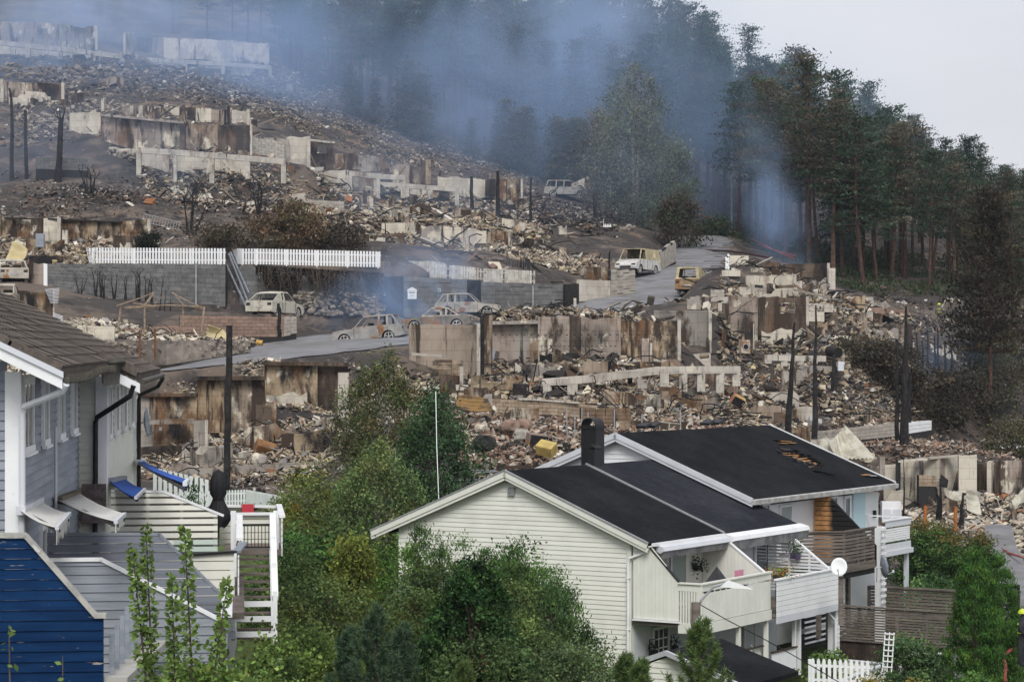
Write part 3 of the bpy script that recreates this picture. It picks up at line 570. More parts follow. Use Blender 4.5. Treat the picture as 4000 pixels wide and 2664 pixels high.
pbeam('hand_rail', (12.5,-.3,3.62), (14.0,-1.56,3.62), .14, .05, m_greyw, C); pbeam('hand_rail', (14.0,-1.56,3.62), (16.9,-1.56,3.62), .14, .05, m_greyw, C)
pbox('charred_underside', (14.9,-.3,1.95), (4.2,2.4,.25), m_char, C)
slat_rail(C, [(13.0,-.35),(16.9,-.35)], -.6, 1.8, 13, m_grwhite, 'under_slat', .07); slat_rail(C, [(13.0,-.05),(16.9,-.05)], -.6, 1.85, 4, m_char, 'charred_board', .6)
for x in (14.1,16.9): pbox('deck_post', (x,-.42,.8), (.22,.14,2.6), m_greyw, C)
# white balcony at the far end
slat_rail(C, [(19.6,-.9),(22.1,-.9)], 2.85, 3.3, 6, m_white, 'rail_slat', .075); pbox('rail_fascia', (20.85,-.92,3.52), (2.6,.05,.24), m_grwhite, C); pbox('rail_fascia', (20.85,-.92,2.55), (2.6,.05,.35), m_grwhite, C); pbox('hand_rail', (20.85,-.92,3.68), (2.7,.13,.05), m_white, C)
pbox('balcony_floor', (20.6,0,2.35), (3.4,2.0,.2), m_grwhite, C); pbox('hand_rail', (22.15,.1,3.68), (.13,2.0,.05), m_white, C); pbox('support_post', (22.0,-.8,.6), (.16,.16,3.4), m_grwhite, C); pbox('white_pillar', (18.75,-1.0,1.2), (.35,.3,4.6), m_white, C)
for i in range(14): pbox('torn_board_end', (18.6,-1.22,.3+i*.24), (.36,.08,.1), m_white, C, (0,0,random.uniform(-.2,.2)))
pbox('wall_lamp', (23.0,1.0,3.7), (.1,.12,.3), m_black, C)
# ------------------------------------------------------------------ the row of timber houses at left, with their terraces
TA = R(6.86); TO = P(75, 1850, 38)
_ta = np.array([[math.cos(TA), math.sin(TA), 0], [-math.sin(TA), math.cos(TA), 0], [0,0,1.]])
def U(i, v, px, py):
    """where the sight line of a photo pixel meets the local plane axis i = v of the left row"""
    d = _ta @ np.array([(px-2000)/F, 1, (HZ-py)/F]); o = _ta @ (np.array([0,0,CZ]) - np.array(TO)); return Vector(o + d*((v-o[i])/d[i]))
def town(name, label, cat='house', loc=None): return thing(name, label, cat, TO, TA)
m_slate = M('grey_painted_clapboard', (.215,.24,.285), .6, (.27,.295,.34), scale=1.2, stretch=(1,.3,3), spots=[((.13,.15,.18), 2.2, .62,.8), ((.12,.22,.26), .6, .70,.74,(1,6,.3))], bump=.1, rand=.07)
m_creamw = WHITE('pale_cream_clapboard', (.77,.765,.68)); m_tile = M('brown_concrete_tile', (.098,.08,.068), .9, (.15,.125,.105), scale=5, stretch=(1,6,1), spots=[((.05,.04,.036), 9, .6,.75)], bump=.5, bscale=40, rand=.12)
m_gut = M('old_dark_gutter', (.055,.055,.05), .55, (.10,.085,.06), scale=4, bump=.2, rand=0)
def tiled_roof(root, x0, y0, y1, z0, pitch, nrow, tl, up=.0085, w=.36):
    """rows of stepped panels, each panel one object sharing a mesh with a toothed lower edge"""
    me = None; ln = tl; npan = int(round((y1-y0)/ln)); ca, sa = math.cos(pitch), math.sin(pitch); nt_ = 22
    vs = []; fs = []
    for k in range(nt_+1):
        yy = ln*k/nt_; dip = .014 if k % 2 else 0; wave = .012*math.sin(k/nt_*2*math.pi*2)
        vs += [(.02+dip, yy, .03+wave), (-w*1.1, yy, .005), (.02+dip, yy, -.012+wave)]
    for k in range(nt_):
        a = k*3; fs += [(a, a+3, a+4, a+1), (a+2, a+5, a+3, a)]
    me = bpy.data.meshes.new('tile'); me.from_pydata(vs, [], fs); me.materials.append(m_tile)
    for r in range(nrow):
        for j in range(npan):
            o = link('tile', me, root); y = y0 + j*ln + (ln*.5 if r % 2 else 0) - ln*.25*(r % 2); o.location = (x0 - r*w*ca, y, z0 + r*w*sa + up*y + random.uniform(-.004,.008)); o.rotation_euler = (0, pitch, 0); o.scale = (1, 1 + .01*random.random(), 1)
    q = [(x0,y0,z0+up*y0-.05),(x0,y1,z0+up*y1-.05),(x0-nrow*w*ca,y1,z0+up*y1+nrow*w*sa-.05),(x0-nrow*w*ca,y0,z0+up*y0+nrow*w*sa-.05)]
    lb(MB().prism(q, (0,0,-.12)), 'roof_deck', m_greyw, root)
Gh = town('timber_house', 'slate grey clapboard house with brown stepped tile roof')
lb(MB().box((-2.6,7.3,-.9), (5.1,14.5,5.0)), 'house_wall', m_slate, Gh)
boards(Gh, 'siding_plank', [(.05,-3.4),(14.65,-3.4),(14.65,1.62),(.05,1.62)], .165, .006, .008, lambda u,v,w: (-.05+w, u, v), m_slate, True, .05)
boards(Gh, 'gable_plank', [(-5,-3.4),(-.2,-3.4),(-.2,1.9),(-5,4.2)], .165, .006, .008, lambda u,v,w: (u, .04-w, v), m_slate, True, .03)
pbox('corner_board', (-.1,-.0,-.8), (.26,.09,5.0), m_white, Gh); pbox('corner_board', (-.01,.07,-.8), (.09,.15,5.0), m_white, Gh)
def town_window(root, x, ya, yb, z0, z1):
    c = (x, (ya+yb)/2, (z0+z1)/2); w_ = yb-ya; h_ = z1-z0
    f = window(root, 'window', c, w_, h_, m_white, m_glass, 2, 1, 'x', .12, 1)
    lb(MB().box((x+.06,c[1],z0-.14),(.1,w_+.35,.05)), 'sill', m_white, f); lb(MB().box((x+.04,c[1],z1+.14),(.1,w_+.35,.06)), 'head_board', m_white, f); return f
for ya, yb in ((.6,2.2),(4.5,5.5),(8.2,9.4),(11.9,13.2)): town_window(Gh, .0, ya, yb, .42, 1.48)
tiled_roof(Gh, .74, -.85, 14.0, 1.80, R(26), 14, 1.24)
for y in np.arange(-.8, 13.9, .42): pbox('eave_tile', (.73, float(y)+.2, 1.72+.0085*float(y)), (.03,.4,.16), m_tile, Gh)
pbox('verge_tile', (.35,-.9,1.93), (.9,.12,.2), m_tile, Gh, (0,R(26),0)); pbox('verge_tile', (-.5,-.9,2.35), (.9,.12,.2), m_tile, Gh, (0,R(26),0)); pbox('verge_tile', (-1.35,-.9,2.77), (.9,.12,.2), m_tile, Gh, (0,R(26),0))
lb(MB().prism([(.78,-.95,1.62),(-3.5,-.95,3.72),(-3.5,-.95,3.52),(.78,-.95,1.42)], (0,.05,0)), 'barge_board', m_white, Gh); lb(MB().prism([(.80,-1.0,1.70),(-3.5,-1.0,3.80),(-3.5,-1.0,3.70),(.80,-1.0,1.60)], (0,.05,0)), 'barge_trim', m_grwhite, Gh)
lb(MB().tube([(.84,y,1.56+.012*y - .03*math.sin(y*.5)) for y in np.linspace(-.9,13.2,18)], .06, 8), 'gutter', m_gut, Gh)
for y in np.arange(-.6, 13, .45): pbox('gutter_bracket', (.84,float(y),1.60+.012*float(y)-.03*math.sin(y*.5)), (.15,.03,.13), m_gut, Gh)
lb(MB().tube([(.84,-.9,1.5),(.78,-.8,1.38),(.1,-.2,1.12),(.06,-.15,1.0),(.06,-.12,-3.3)], .055, 8), 'downpipe', m_grwhite, Gh)
lb(MB().tube([(.06,6.9,.6),(.06,6.9,-3.3)], .03, 6), 'cable_pipe', m_grwhite, Gh)
lb(MB().prism([(.6,12.6,1.95),(1.05,13.4,2.0),(1.1,13.9,1.85),(.95,13.6,1.5),(.62,12.5,1.45)], (.05,.0,-.1)), 'torn_gutter_end', m_gut, Gh)
for y0, y1 in ((1.5,2.4),(2.7,3.4)): window(Gh, 'terrace_door', (.0,(y0+y1)/2+2.5,-2.1), y1-y0, 1.7, m_white, m_glass, 1, 1, 'x', .1, 1)
Ch = town('timber_house', 'pale cream clapboard house with black downpipes behind the grey one')
lb(MB().box((-2.0,22.0,-1.2), (5.1,14.9,5.4)), 'house_wall', m_creamw, Ch)
boards(Ch, 'siding_plank', [(14.7,-3.8),(29.4,-3.8),(29.4,1.5),(14.7,1.5)], .175, .005, .008, lambda u,v,w: (.55+w, u, v), m_creamw, True, .03)
boards(Ch, 'end_plank', [(-.05,-3.8),(.45,-3.8),(.45,1.75),(-.05,1.75)], .175, .005, .008, lambda u,v,w: (u, 14.55-w, v), m_creamw, True, .03)
pbox('corner_board', (.5,14.5,-1.1), (.26,.1,5.3), m_white, Ch); pbox('corner_board', (.6,14.6,-1.1), (.09,.16,5.3), m_white, Ch); pbox('corner_board', (.6,29.3,-1.1), (.09,.2,5.3), m_white, Ch)
for ya, yb in ((15.4,16.2),(18.4,19.4),(22.2,23.4),(26.2,27.6)): town_window(Ch, .6, ya, yb, .2, 1.28)
tiled_roof(Ch, 1.36, 13.6, 28.5, 1.55, R(26), 14, 1.24, .006)
for y in np.arange(13.7, 28.3, .42): pbox('eave_tile', (1.35, float(y)+.2, 1.48+.006*float(y)), (.03,.4,.16), m_tile, Ch)
lb(MB().prism([(1.42,13.5,1.40),(-1.8,13.5,2.98),(-1.8,13.5,2.76),(1.42,13.5,1.18)], (0,.05,0)), 'barge_board', m_white, Ch); pbox('verge_tile', (.95,13.55,1.86), (.95,.12,.2), m_tile, Ch, (0,R(26),0))
lb(MB().tube([(1.45,y,1.36+.006*y) for y in (13.5,18,22,28.5)], .07, 8), 'gutter', m_gut, Ch)
lb(MB().tube([(1.28,13.5,1.36),(1.2,13.55,1.12),(.42,14.2,.62),(.38,14.3,.5),(.36,14.35,-3.8)], .06, 8), 'downpipe', m_black, Ch)
lb(MB().tube([(1.45,28.4,1.45),(1.3,28.6,1.2),(.75,29.2,.95),(.72,29.3,.8),(.72,29.35,-3.8)], .06, 8), 'downpipe', m_black, Ch)
dsh = MB(); c0 = U(1, 29.6, 565, 1650)
def dish(name, label, c, r, face, mt, arm=True):
    t = thing(name, label, 'satellite dish', c); f = Vector(face).normalized(); a = f.cross(Vector((0,0,1))).normalized(); b_ = a.cross(f); vs = [Vector((0,0,0))]; fs = []; n = 18
    for ring in (.4,.75,1.0):
        for k in range(n): an = 2*math.pi*k/n; vs.append((a*math.cos(an)*.88 + b_*math.sin(an))*r*ring + f*(.22*r*ring*ring))
    for k in range(n): fs.append((0, 1+k, 1+(k+1) % n))
    for g in range(2):
        for k in range(n): fs.append((1+g*n+k, 1+(g+1)*n+k, 1+(g+1)*n+(k+1) % n, 1+g*n+(k+1) % n))
    o = lb(MB().add(vs, fs), 'dish_face', mt, t, True); md = o.modifiers.new('thick','SOLIDIFY'); md.thickness = .012
    lb(MB().tube([-b_*r*.9, -b_*r*.55+f*r*1.0], .014, 6), 'feed_arm', m_metal, t); lb(MB().box(-b_*r*.5+f*r*1.05, (.07,.07,.1)), 'receiver', m_grwhite, t)
    lb(MB().tube([-f*.02, -f*.2, -f*.22 - Vector((0,0,r*1.3))], .025, 6), 'mast', m_metal, t); return t
W = lambda v: Matrix.Translation(TO) @ Matrix.Rotation(TA, 4, 'Z') @ Vector(v)
dish('satellite_dish', 'grey satellite dish edge-on beside the cream house corner', W(U(1, 29.5, 562, 1650)), .45, (1,.02,.08), m_greyp)
# terraces: board screens between the decks
m_blue = M('peeling_blue_paint', (.0028,.021,.072), .7, (.0045,.029,.092), spec=.08, scale=2.5, stretch=(.4,1,3), spots=[((.34,.30,.27), 4.5, .655,.67,(.45,1,4.5))], bump=.15, bscale=25, rand=.10)
m_grb = M('grey_composite_board', (.215,.235,.275), .6, (.17,.185,.22), scale=2.5, stretch=(.25,1,6), bump=.08, rand=.09)
m_grl = M('light_grey_board', (.27,.29,.325), .6, (.225,.245,.28), scale=2.5, stretch=(.25,1,6), bump=.08, rand=.06)
m_capw = M('weathered_cap_board', (.42,.41,.38), .7, (.30,.29,.27), scale=3, spots=[((.55,.56,.55), 6, .6,.7)], bump=.1, rand=.05)
def screen(name, label, y, poly, pitch, gap, mt, cap, capmt, cw=.05):
    t = town(name, label, 'fence'); boards(t, 'board', poly, pitch, gap, .03, lambda u,v,w: (u, y-w, v), mt, True, .022)
    for i in range(cap): a, b_ = poly[-1-i], poly[-2-i]; pbeam('cap_board', (a[0],y-.02,a[1]), (b_[0],y-.02,b_[1]), .13, cw, capmt, t)
    xs = [p[0] for p in poly]; x0, x1 = min(xs), max(xs); n = max(2, int((x1-x0)/.8)+1); zl = min(p[1] for p in poly)
    for i in range(n):
        x = x0 + .06 + (x1-x0-.12)*i/(n-1); zt = [p for p in clip_half(poly, 0, x, True)]; zt = max([p[1] for p in zt if abs(p[0]-x) < .02] or [zl+.3]); pbox('post', (x, y+.06, (zl+zt)/2-.03), (.08,.09,zt-zl), mt, t)
    return t
screen('privacy_fence', 'peeling blue board screen with slanted weathered cap', -5, [(1.68,-4.6),(1.68,-1.88),(1.55,-1.86),(.56,-.70),(-2.2,-.68),(-2.2,-4.6)][::-1][::-1], .150, .006, m_blue, 0, m_capw)
bs = [o for o in COL.objects if o.get('label') == 'peeling blue board screen with slanted weathered cap'][0]
for a, b_ in (((-2.2,-.64),(.58,-.66)),((.56,-.66),(1.57,-1.84)),((1.55,-1.84),(1.72,-1.84))): pbeam('cap_board', (a[0],-5.02,a[1]), (b_[0],-5.02,b_[1]), .14, .07, m_capw, bs)
s2 = screen('privacy_fence', 'light grey board screen with white sloping cap behind the blue one', 0, [(.05,-4.8),(3.3,-4.8),(3.3,-2.5),(3.2,-2.48),(1.35,-1.47),(.05,-1.47)], .148, .007, m_grl, 0, m_white)
for a, b_ in (((.05,-1.44),(1.36,-1.44)),((1.35,-1.44),(3.3,-2.46))): pbeam('cap_board', (a[0],-.02,a[1]), (b_[0],-.02,b_[1]), .12, .06, m_white, s2)
s3 = screen('privacy_fence', 'slate grey composite screen with open gaps between wide boards', 5, [(.05,-3.4),(3.6,-3.4),(3.35,-2.63),(2.13,-1.42),(.05,-1.40)], .168, .018, m_grb, 0, m_grb)
for a, b_ in (((.05,-1.37),(2.15,-1.39)),((2.13,-1.38),(3.38,-2.62))): pbeam('cap_board', (a[0],5,a[1]), (b_[0],5,b_[1]), .1, .05, m_greyp, s3)
s4 = screen('privacy_fence', 'cream two-sided board screen with sloping white cap', 14, [(.75,-2.45),(3.16,-2.45),(3.16,-1.62),(1.94,-1.12),(.75,-1.09)], .158, .05, m_creamw, 0, m_white)
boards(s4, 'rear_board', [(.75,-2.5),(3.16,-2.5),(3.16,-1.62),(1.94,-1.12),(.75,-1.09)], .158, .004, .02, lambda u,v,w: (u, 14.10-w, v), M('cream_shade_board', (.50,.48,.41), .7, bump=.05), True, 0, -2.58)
for a, b_ in (((.75,-1.05),(1.95,-1.08)),((1.94,-1.08),(3.3,-1.64))): pbeam('cap_board', (a[0],14,a[1]), (b_[0],14,b_[1]), .12, .05, m_white, s4)
# deck structures
dk = town('terrace_deck', 'grey terrace deck with slanted parapet boards beside the apple twigs', 'deck')
pbox('deck_floor', (1.7,2.4,-3.5), (3.5,4.6,.12), m_greyw, dk)
boards(dk, 'parapet_board', [(.3,-3.6),(4.7,-3.6),(4.7,-2.5),(.3,-2.5)], .16, .012, .03, lambda u,v,w: (3.42+w, u, v), m_grl, True); pbeam('parapet_cap', (3.43,.2,-2.44), (3.43,4.8,-2.44), .2, .05, m_white, dk)
for y in (.3,1.8,3.3,4.7): pbox('deck_post', (3.3,y,-4.2), (.12,.12,2.6), m_greyw, dk)
dk2 = town('terrace_deck', 'white board terrace parapet with black capping and planters', 'deck')
pa = [U(1,9.5,760,2165), U(1,9.5,918,2150)]
pbox('deck_floor', (2.0,9.6,-3.0), (3.5,8.6,.12), m_greyw, dk2)
boards(dk2, 'parapet_board', [(1.9,-3.35),(3.55,-3.3),(3.55,-2.06),(1.9,-2.16)], .19, .02, .03, lambda u,v,w: (u, 8.6-w + .0*u, v), m_creamw, True)
pbeam('black_cap', (1.9,8.58,-2.13), (3.6,8.58,-2.03), .14, .05, m_black, dk2); pbeam('black_cap', (3.6,8.58,-2.03), (3.75,10.3,-1.98), .16, .05, m_greyp, dk2)
boards(dk2, 'side_board', [(8.6,-3.3),(13.6,-3.3),(13.6,-1.75),(8.6,-2.1)], .19, .02, .03, lambda u,v,w: (3.62+w, u, v), m_white, True); pbeam('hand_rail', (3.66,10.3,-1.9), (3.66,13.8,-1.62), .14, .06, m_white, dk2)
pbox('glass_wind_screen', (2.75,10.2,-2.12), (.95,.02,.45), M('clear_glass', (.75,.88,.88), .02, bump=0, rand=0, spec=.5, trans=.95), dk2)
for i in range(3): pbox('deck_post', (3.5,8.7+i*2.3,-3.9), (.12,.12,2.2), m_white, dk2)
st = town('deck_stairs', 'white timber stair with black gate leading down to the garden', 'stairs')
lb(MB().box((3.97,15.1,-2.5), (1.3,2.2,.12)), 'landing', m_greyw, st)
for i in range(11): pbox('tread', (3.97, 13.8-i*.3, -2.62-i*.145), (.72,.26,.04), m_greyw, st)
for x in (3.56,4.38): pbeam('stringer', (x,14.0,-2.55), (x,10.5,-4.2), .07, .26, m_white, st)
pbeam('hand_rail', (4.42,14.2,-1.66), (4.42,10.6,-3.2), .14, .1, m_white, st); pbox('newel_post', (4.42,14.2,-2.1), (.14,.12,1.0), m_white, st)
for y, z in ((13.0,-2.6),(11.8,-3.1),(10.6,-3.6)): pbox('rail_post', (4.42,y,z), (.08,.08,1.1), m_white, st)
for z in (-3.3,-3.62,-3.95): pbox('landing_rail', (3.97,10.4,z), (.95,.04,.12), m_white, st)
for x in (3.52,4.42): pbox('landing_post', (x,10.4,-3.7), (.09,.09,1.2), m_white, st)
pbox('gate_frame', (3.97,14.15,-1.86), (.78,.03,.04), m_black, st); pbox('gate_frame', (3.97,14.15,-2.38), (.78,.03,.03), m_black, st)
for i in range(10): pbox('gate_bar', (3.61+i*.08,14.15,-2.12), (.018,.018,.52), m_black, st)
for x in (3.52,4.5): pbox('gate_post', (x,14.3,-2.05), (.12,.12,1.0), m_white, st)
boards(st, 'parapet_board', [(3.2,-2.5),(4.62,-2.5),(4.62,-1.78),(3.2,-1.78)], .16, .02, .03, lambda u,v,w: (u, 16.2-w, v), m_creamw, True); pbeam('parapet_cap', (3.15,16.15,-1.74), (4.7,16.15,-1.74), .16, .06, m_white, st)
boards(st, 'side_parapet_board', [(14.2,-2.6),(18.5,-2.6),(18.5,-1.72),(14.2,-1.72)], .16, .02, .03, lambda u,v,w: (4.62+w, u, v), m_white, True); pbeam('parapet_cap', (4.64,14.2,-1.68), (4.64,18.5,-1.68), .14, .06, m_white, st); pbeam('parapet_cap', (3.0,18.5,-1.68), (4.7,18.5,-1.72), .14, .06, m_white, st)
# steel glass-rail posts beside the blue screen
for i in range(7):
    y = -4.7 + i*.62; o = pbox('rail_post', W((1.78+.05*i*.9, y, -2.75+.29+.03*i)), (.07,.06,.62+.07*i), m_greyp, None, (0,0,TA)); tag(o, ['nearest','second','third','fourth','fifth','sixth','tallest'][i] + ' grey steel post in the row beside the blue screen', 'post', 'steel posts beside the blue screen')
o = lb(MB().beam((1.85,-5,-2.8),(2.3,-.5,-2.8),.35,.1), 'deck_edge', m_capw, None); o.location = TO; o.rotation_euler = (0,0,TA); tag(o, 'rotten plank edge of the deck under the steel posts', 'plank')
# awnings
def awning(label, wallpts, outpts, mt, torn=.0, val=.16, box=None):
    t = town('awning', label, 'awning'); a, b_ = wallpts; c, d = outpts; n = 14; vs = []; fs = []
    for i in range(n+1):
        u = i/n; p = a.lerp(b_, u); q = c.lerp(d, u); sag = Vector((0,0,-.04*math.sin(math.pi*u)*torn))
        for k in range(5): vs.append(p.lerp(q, k/4) + sag*(k/4) + Vector((0,0,-.05*math.sin(math.pi*k/4))))
    for i in range(n):
        for k in range(4): e = i*5+k; fs.append((e, e+1, e+6, e+5))
    o = lb(MB().add(vs, fs), 'canopy', mt, t, True); o.modifiers.new('thick','SOLIDIFY').thickness = .012
    vs = []; fs = []; n = 26
    for i in range(n+1):
        u = i/n; p = c.lerp(d, u); l = val*(1 - torn*.75*random.random()*(1 if i % 2 else .4)); vs += [p, p - Vector((0,0,l))]
    for i in range(n): fs.append((2*i, 2*i+1, 2*i+3, 2*i+2))
    o = lb(MB().add(vs, fs), 'valance', mt, t); o.modifiers.new('thick','SOLIDIFY').thickness = .008
    pbeam('front_bar', c, d, .06, .06, m_grwhite, t); m_ = a.lerp(b_, .15); pbeam('folding_arm', m_ - Vector((0,0,.05)), c.lerp(d,.15) - Vector((0,0,.08)), .05, .05, m_gut, t); m_ = a.lerp(b_, .85); pbeam('folding_arm', m_ - Vector((0,0,.08)), c.lerp(d,.85) - Vector((0,0,.08)), .05, .05, m_gut, t)
    pbeam('cassette', a, b_, .16, .14, box or m_grwhite, t); return t
m_cloth = M('off_white_awning_cloth', (.66,.65,.62), .9, (.55,.54,.51), scale=2, stretch=(1,8,1), bump=.1, rand=0); m_bcl = M('blue_awning_cloth', (.022,.085,.36), .85, (.03,.10,.42), scale=3, bump=.1, rand=0)
awning('white awning with shredded valance on the grey house', (U(0,.05,80,1995), U(0,.05,155,1955)), (U(0,.75,222,2062), U(0,.75,272,2005)), m_cloth, 1.0, .3)
awning('off-white striped awning with brown metal hood', (U(0,.1,228,1955), U(0,.1,305,1925)), (U(0,1.75,452,2038), U(0,1.75,487,2008)), m_cloth, .5, .2, M('brown_hood', (.12,.095,.06), .5, bump=.1, rand=0))
awning('small blue awning under a grey hood on the cream house', (U(0,.65,428,1880), U(0,.65,485,1868)), (U(0,1.5,530,1945), U(0,1.5,566,1910)), m_bcl, 0, .05, m_greyp)
awning('larger blue awning at the far end of the cream house', (U(0,.75,540,1805), U(0,.75,560,1800)), (U(0,2.9,722,1890), U(0,2.9,735,1876)), m_bcl, 0, .06)
o = lb(MB().box((.35,14.2,-1.35),(.55,.05,.9)), 'door_curtain', M('mauve_curtain', (.16,.13,.13), .9, (.10,.08,.08), scale=6, bump=.3, rand=0), None); o.location = TO; o.rotation_euler = (0,0,TA); tag(o, 'dark mauve curtain hanging behind the striped awning', 'curtain')
# parasol, chair, picket fence
um = thing('parasol', 'closed black parasol standing by the white stair', 'parasol', W(U(1,15.4,853,2085)), 0); ub = W(U(1,15.4,853,2085)); ut = W(U(1,15.4,852,1832)); hgt = ut.z-ub.z
lb(MB().tube([(0,0,-.3),(0,0,hgt)], .02, 8), 'pole', m_black, um)
vs = []; fs = []; n = 24
prof = [(hgt*1.0,.01),(hgt*.95,.09),(hgt*.82,.15),(hgt*.62,.15),(hgt*.55,.10),(hgt*.50,.12),(hgt*.35,.20),(hgt*.24,.24),(hgt*.12,.16)]
for j, (z, r_) in enumerate(prof):
    for k in range(n): an = 2*math.pi*k/n; f = 1 + (.28 if k % 3 == 0 else -.12)*(0 if j == 0 else 1) + random.uniform(-.08,.08); vs.append((r_*f*math.cos(an), r_*f*math.sin(an), z + (random.uniform(-.06,.04) if j == len(prof)-1 else 0)))
for j in range(len(prof)-1):
    for k in range(n): fs.append((j*n+k, j*n+(k+1) % n, (j+1)*n+(k+1) % n, (j+1)*n+k))
lb(MB().add(vs, fs), 'folded_canopy', M('black_parasol_cloth', (.012,.012,.014), .7, (.02,.02,.022), scale=5, bump=.2, rand=0), um, True); lb(MB().tube([(0.13*math.cos(a),.13*math.sin(a),hgt*.55) for a in np.linspace(0,6.28,12)], .012, 5), 'tie_strap', m_black, um)
rc = thing('deck_chair', 'red folding deck chair on the white terrace', 'chair', W(U(1,18.2,968,2045)), TA); rc.scale = (.55,.55,.55)
lb(MB().prism([(-.28,0,.35),(.28,0,.35),(.26,.12,.88),(-.26,.12,.88)], (0,.02,0)), 'backrest', M('red_fabric', (.42,.035,.05), .8, bump=.1, rand=0), rc); lb(MB().prism([(-.26,-.45,.4),(.26,-.45,.4),(.26,0,.34),(-.26,0,.34)], (0,0,.02)), 'seat', MATS['red_fabric'], rc)
for x in (-.29,.29): lb(MB().tube([(x,.3,0),(x,0,.35),(x,.12,.92)], .014, 6), 'leg', m_black, rc); lb(MB().tube([(x,-.5,0),(x,-.45,.4),(x,.1,.5)], .014, 6), 'leg', m_black, rc)
def picket_fence(label, pts, h, wid, gap, mt, th=.025, rounded=True, z_fn=None, miss=0.0, rails=(.25,.75), tilt=.0, name='picket_fence', post=True):
    """pts: world points of the foot line; every picket is its own object"""
    t = thing(name, label, 'fence', pts[0]); inv = WM(t).inverted()
    me = bpy.data.meshes.new('picket'); hw = wid/2
    pr = [(-hw,0),(hw,0),(hw,h-.06 if rounded else h),(hw*.5,h) if rounded else (hw,h),(-hw*.5,h) if rounded else (-hw,h),(-hw,h-.06 if rounded else h)] if rounded else [(-hw,0),(hw,0),(hw,h),(-hw,h)]
    n = len(pr); me.from_pydata([(x,-th/2,z) for x,z in pr]+[(x,th/2,z) for x,z in pr], [], [tuple(range(n)), tuple(range(2*n-1,n-1,-1))]+[(i,n+i,n+(i+1)%n,(i+1)%n) for i in range(n)]); me.materials.append(mt)
    for i in range(len(pts)-1):
        a, b_ = Vector(pts[i]), Vector(pts[i+1]); d = b_-a; L_ = Vector((d.x,d.y)).length; m_ = max(1, int(L_/(wid+gap))); rz = math.atan2(d.y, d.x)
        for k in range(m_):
            if random.random() < miss: continue
            p = inv @ a.lerp(b_, (k+.5)/m_); o = link('picket', me, t); o.location = p + Vector((0,0,.06)); o.rotation_euler = (random.uniform(-tilt,tilt), random.uniform(-tilt,tilt), rz)
        nrm = Vector((-d.y, d.x, 0)).normalized()*.035
        for r_ in rails: pbeam('rail', inv @ (a+nrm+Vector((0,0,h*r_+.06))), inv @ (b_+nrm+Vector((0,0,h*r_+.06))), .035, .07, mt, t)
        if post:
            for k in range(int(L_/2.2)+1): q = inv @ (a.lerp(b_, min(1, k*2.2/L_)) + nrm*2); pbox('post', q + Vector((0,0,h/2)), (.09,.09,h+.05), mt, t)
    return t
fz = lambda px, py, D: P(px, py, D)
m_mint = WHITE('pale_mint_paint', (.68,.72,.70))
picket_fence('pale picket fence with rounded tops below the rubble', [fz(685,1985,96), fz(960,1975,95), fz(1100,2002,92)], .62, .085, .045, m_mint)
picket_fence('ochre yellow board fence half hidden by the birch', [fz(1105,2022,93), fz(1175,2030,95)], .62, .12, .02, M('ochre_paint', (.42,.23,.03), .8, (.30,.15,.02), scale=3, bump=.1), rounded=False)
wf = town('garden_fence', 'white board fence with tall posts behind the blue awning', 'fence')
boards(wf, 'board', [(1.0,-2.6),(3.3,-2.6),(2.7,-1.75),(1.0,-1.35)], .16, .05, .03, lambda u,v,w: (u, 33-w, v), m_mint, False)
# ------------------------------------------------------------------ burned houses
def burnt(name, base, soot=.5, brown=.5, pale=.5, sc=.45):
    m = M(name, base, .92, tuple(x*.72 for x in base), scale=sc*1.7, thr=(.4,.65), stretch=(1,1,.55), bump=.35, bscale=5, rand=.05, spots=[
        ((.60,.545,.44), sc*1.5, .645-.15*pale, .675-.15*pale, (1,1,.8)), ((.15,.085,.045), sc*1.1, .60-.18*brown, .76-.18*brown, (1,1,.45)),
        ((.055,.038,.028), sc*1.5, .62-.16*soot, .72-.16*soot, (1,1,.35)), ((.018,.016,.017), sc*.9, .60-.16*soot, .78-.16*soot, (1,1,.6)), ((.30,.27,.235), 7, .66,.74), ((.04,.034,.03), 9, .68,.74), ((.05,.036,.026), sc*2.6, .60-.10*soot, .70-.10*soot, (1.6,1.6,.16))])
    nt = m.node_tree; lk = nt.links.new; b = nt.nodes['Principled BSDF']; src = b.inputs['Base Color'].links[0].from_socket; g = nd(nt,'ShaderNodeNewGeometry'); sx = nd(nt,'ShaderNodeSeparateXYZ'); lk(g.outputs['Position'], sx.inputs[0]); cx = nd(nt,'ShaderNodeCombineXYZ'); lk(sx.outputs['X'], cx.inputs[0]); lk(sx.outputs['Z'], cx.inputs[1])
    br = nd(nt,'ShaderNodeTexBrick', Scale=1.0); br.inputs['Brick Width'].default_value = 1.3; br.inputs['Row Height'].default_value = .62; br.inputs['Mortar Size'].default_value = .014; br.inputs['Color1'].default_value = (.93,.93,.93,1); br.inputs['Color2'].default_value = (1.06,1.06,1.06,1); br.inputs['Mortar'].default_value = (.5,.48,.45,1); lk(cx.outputs[0], br.inputs['Vector']); x = nd(nt,'ShaderNodeMixRGB', blend_type='MULTIPLY'); x.inputs[0].default_value = .7; lk(src, x.inputs[1]); lk(br.outputs[0], x.inputs[2]); lk(x.outputs[0], b.inputs['Base Color']); return m
b_tan = burnt('scorched_tan_plaster', (.36,.29,.22), .72, .75, .65); b_grey = burnt('scorched_grey_concrete', (.33,.30,.265), .45, .35, .35); b_pale = burnt('pale_concrete', (.52,.475,.41), .12, .2, .35)
b_dark = burnt('sooty_concrete', (.14,.105,.08), .85, .5, .3); b_pink = burnt('brownish_plaster', (.35,.29,.245), .64, .5, .55); b_frame = burnt('smoke_stained_frame', (.50,.46,.40), .12, .12, .25, .8); b_cream = burnt('heat_bleached_wall', (.58,.53,.44), .05, .1, .3)
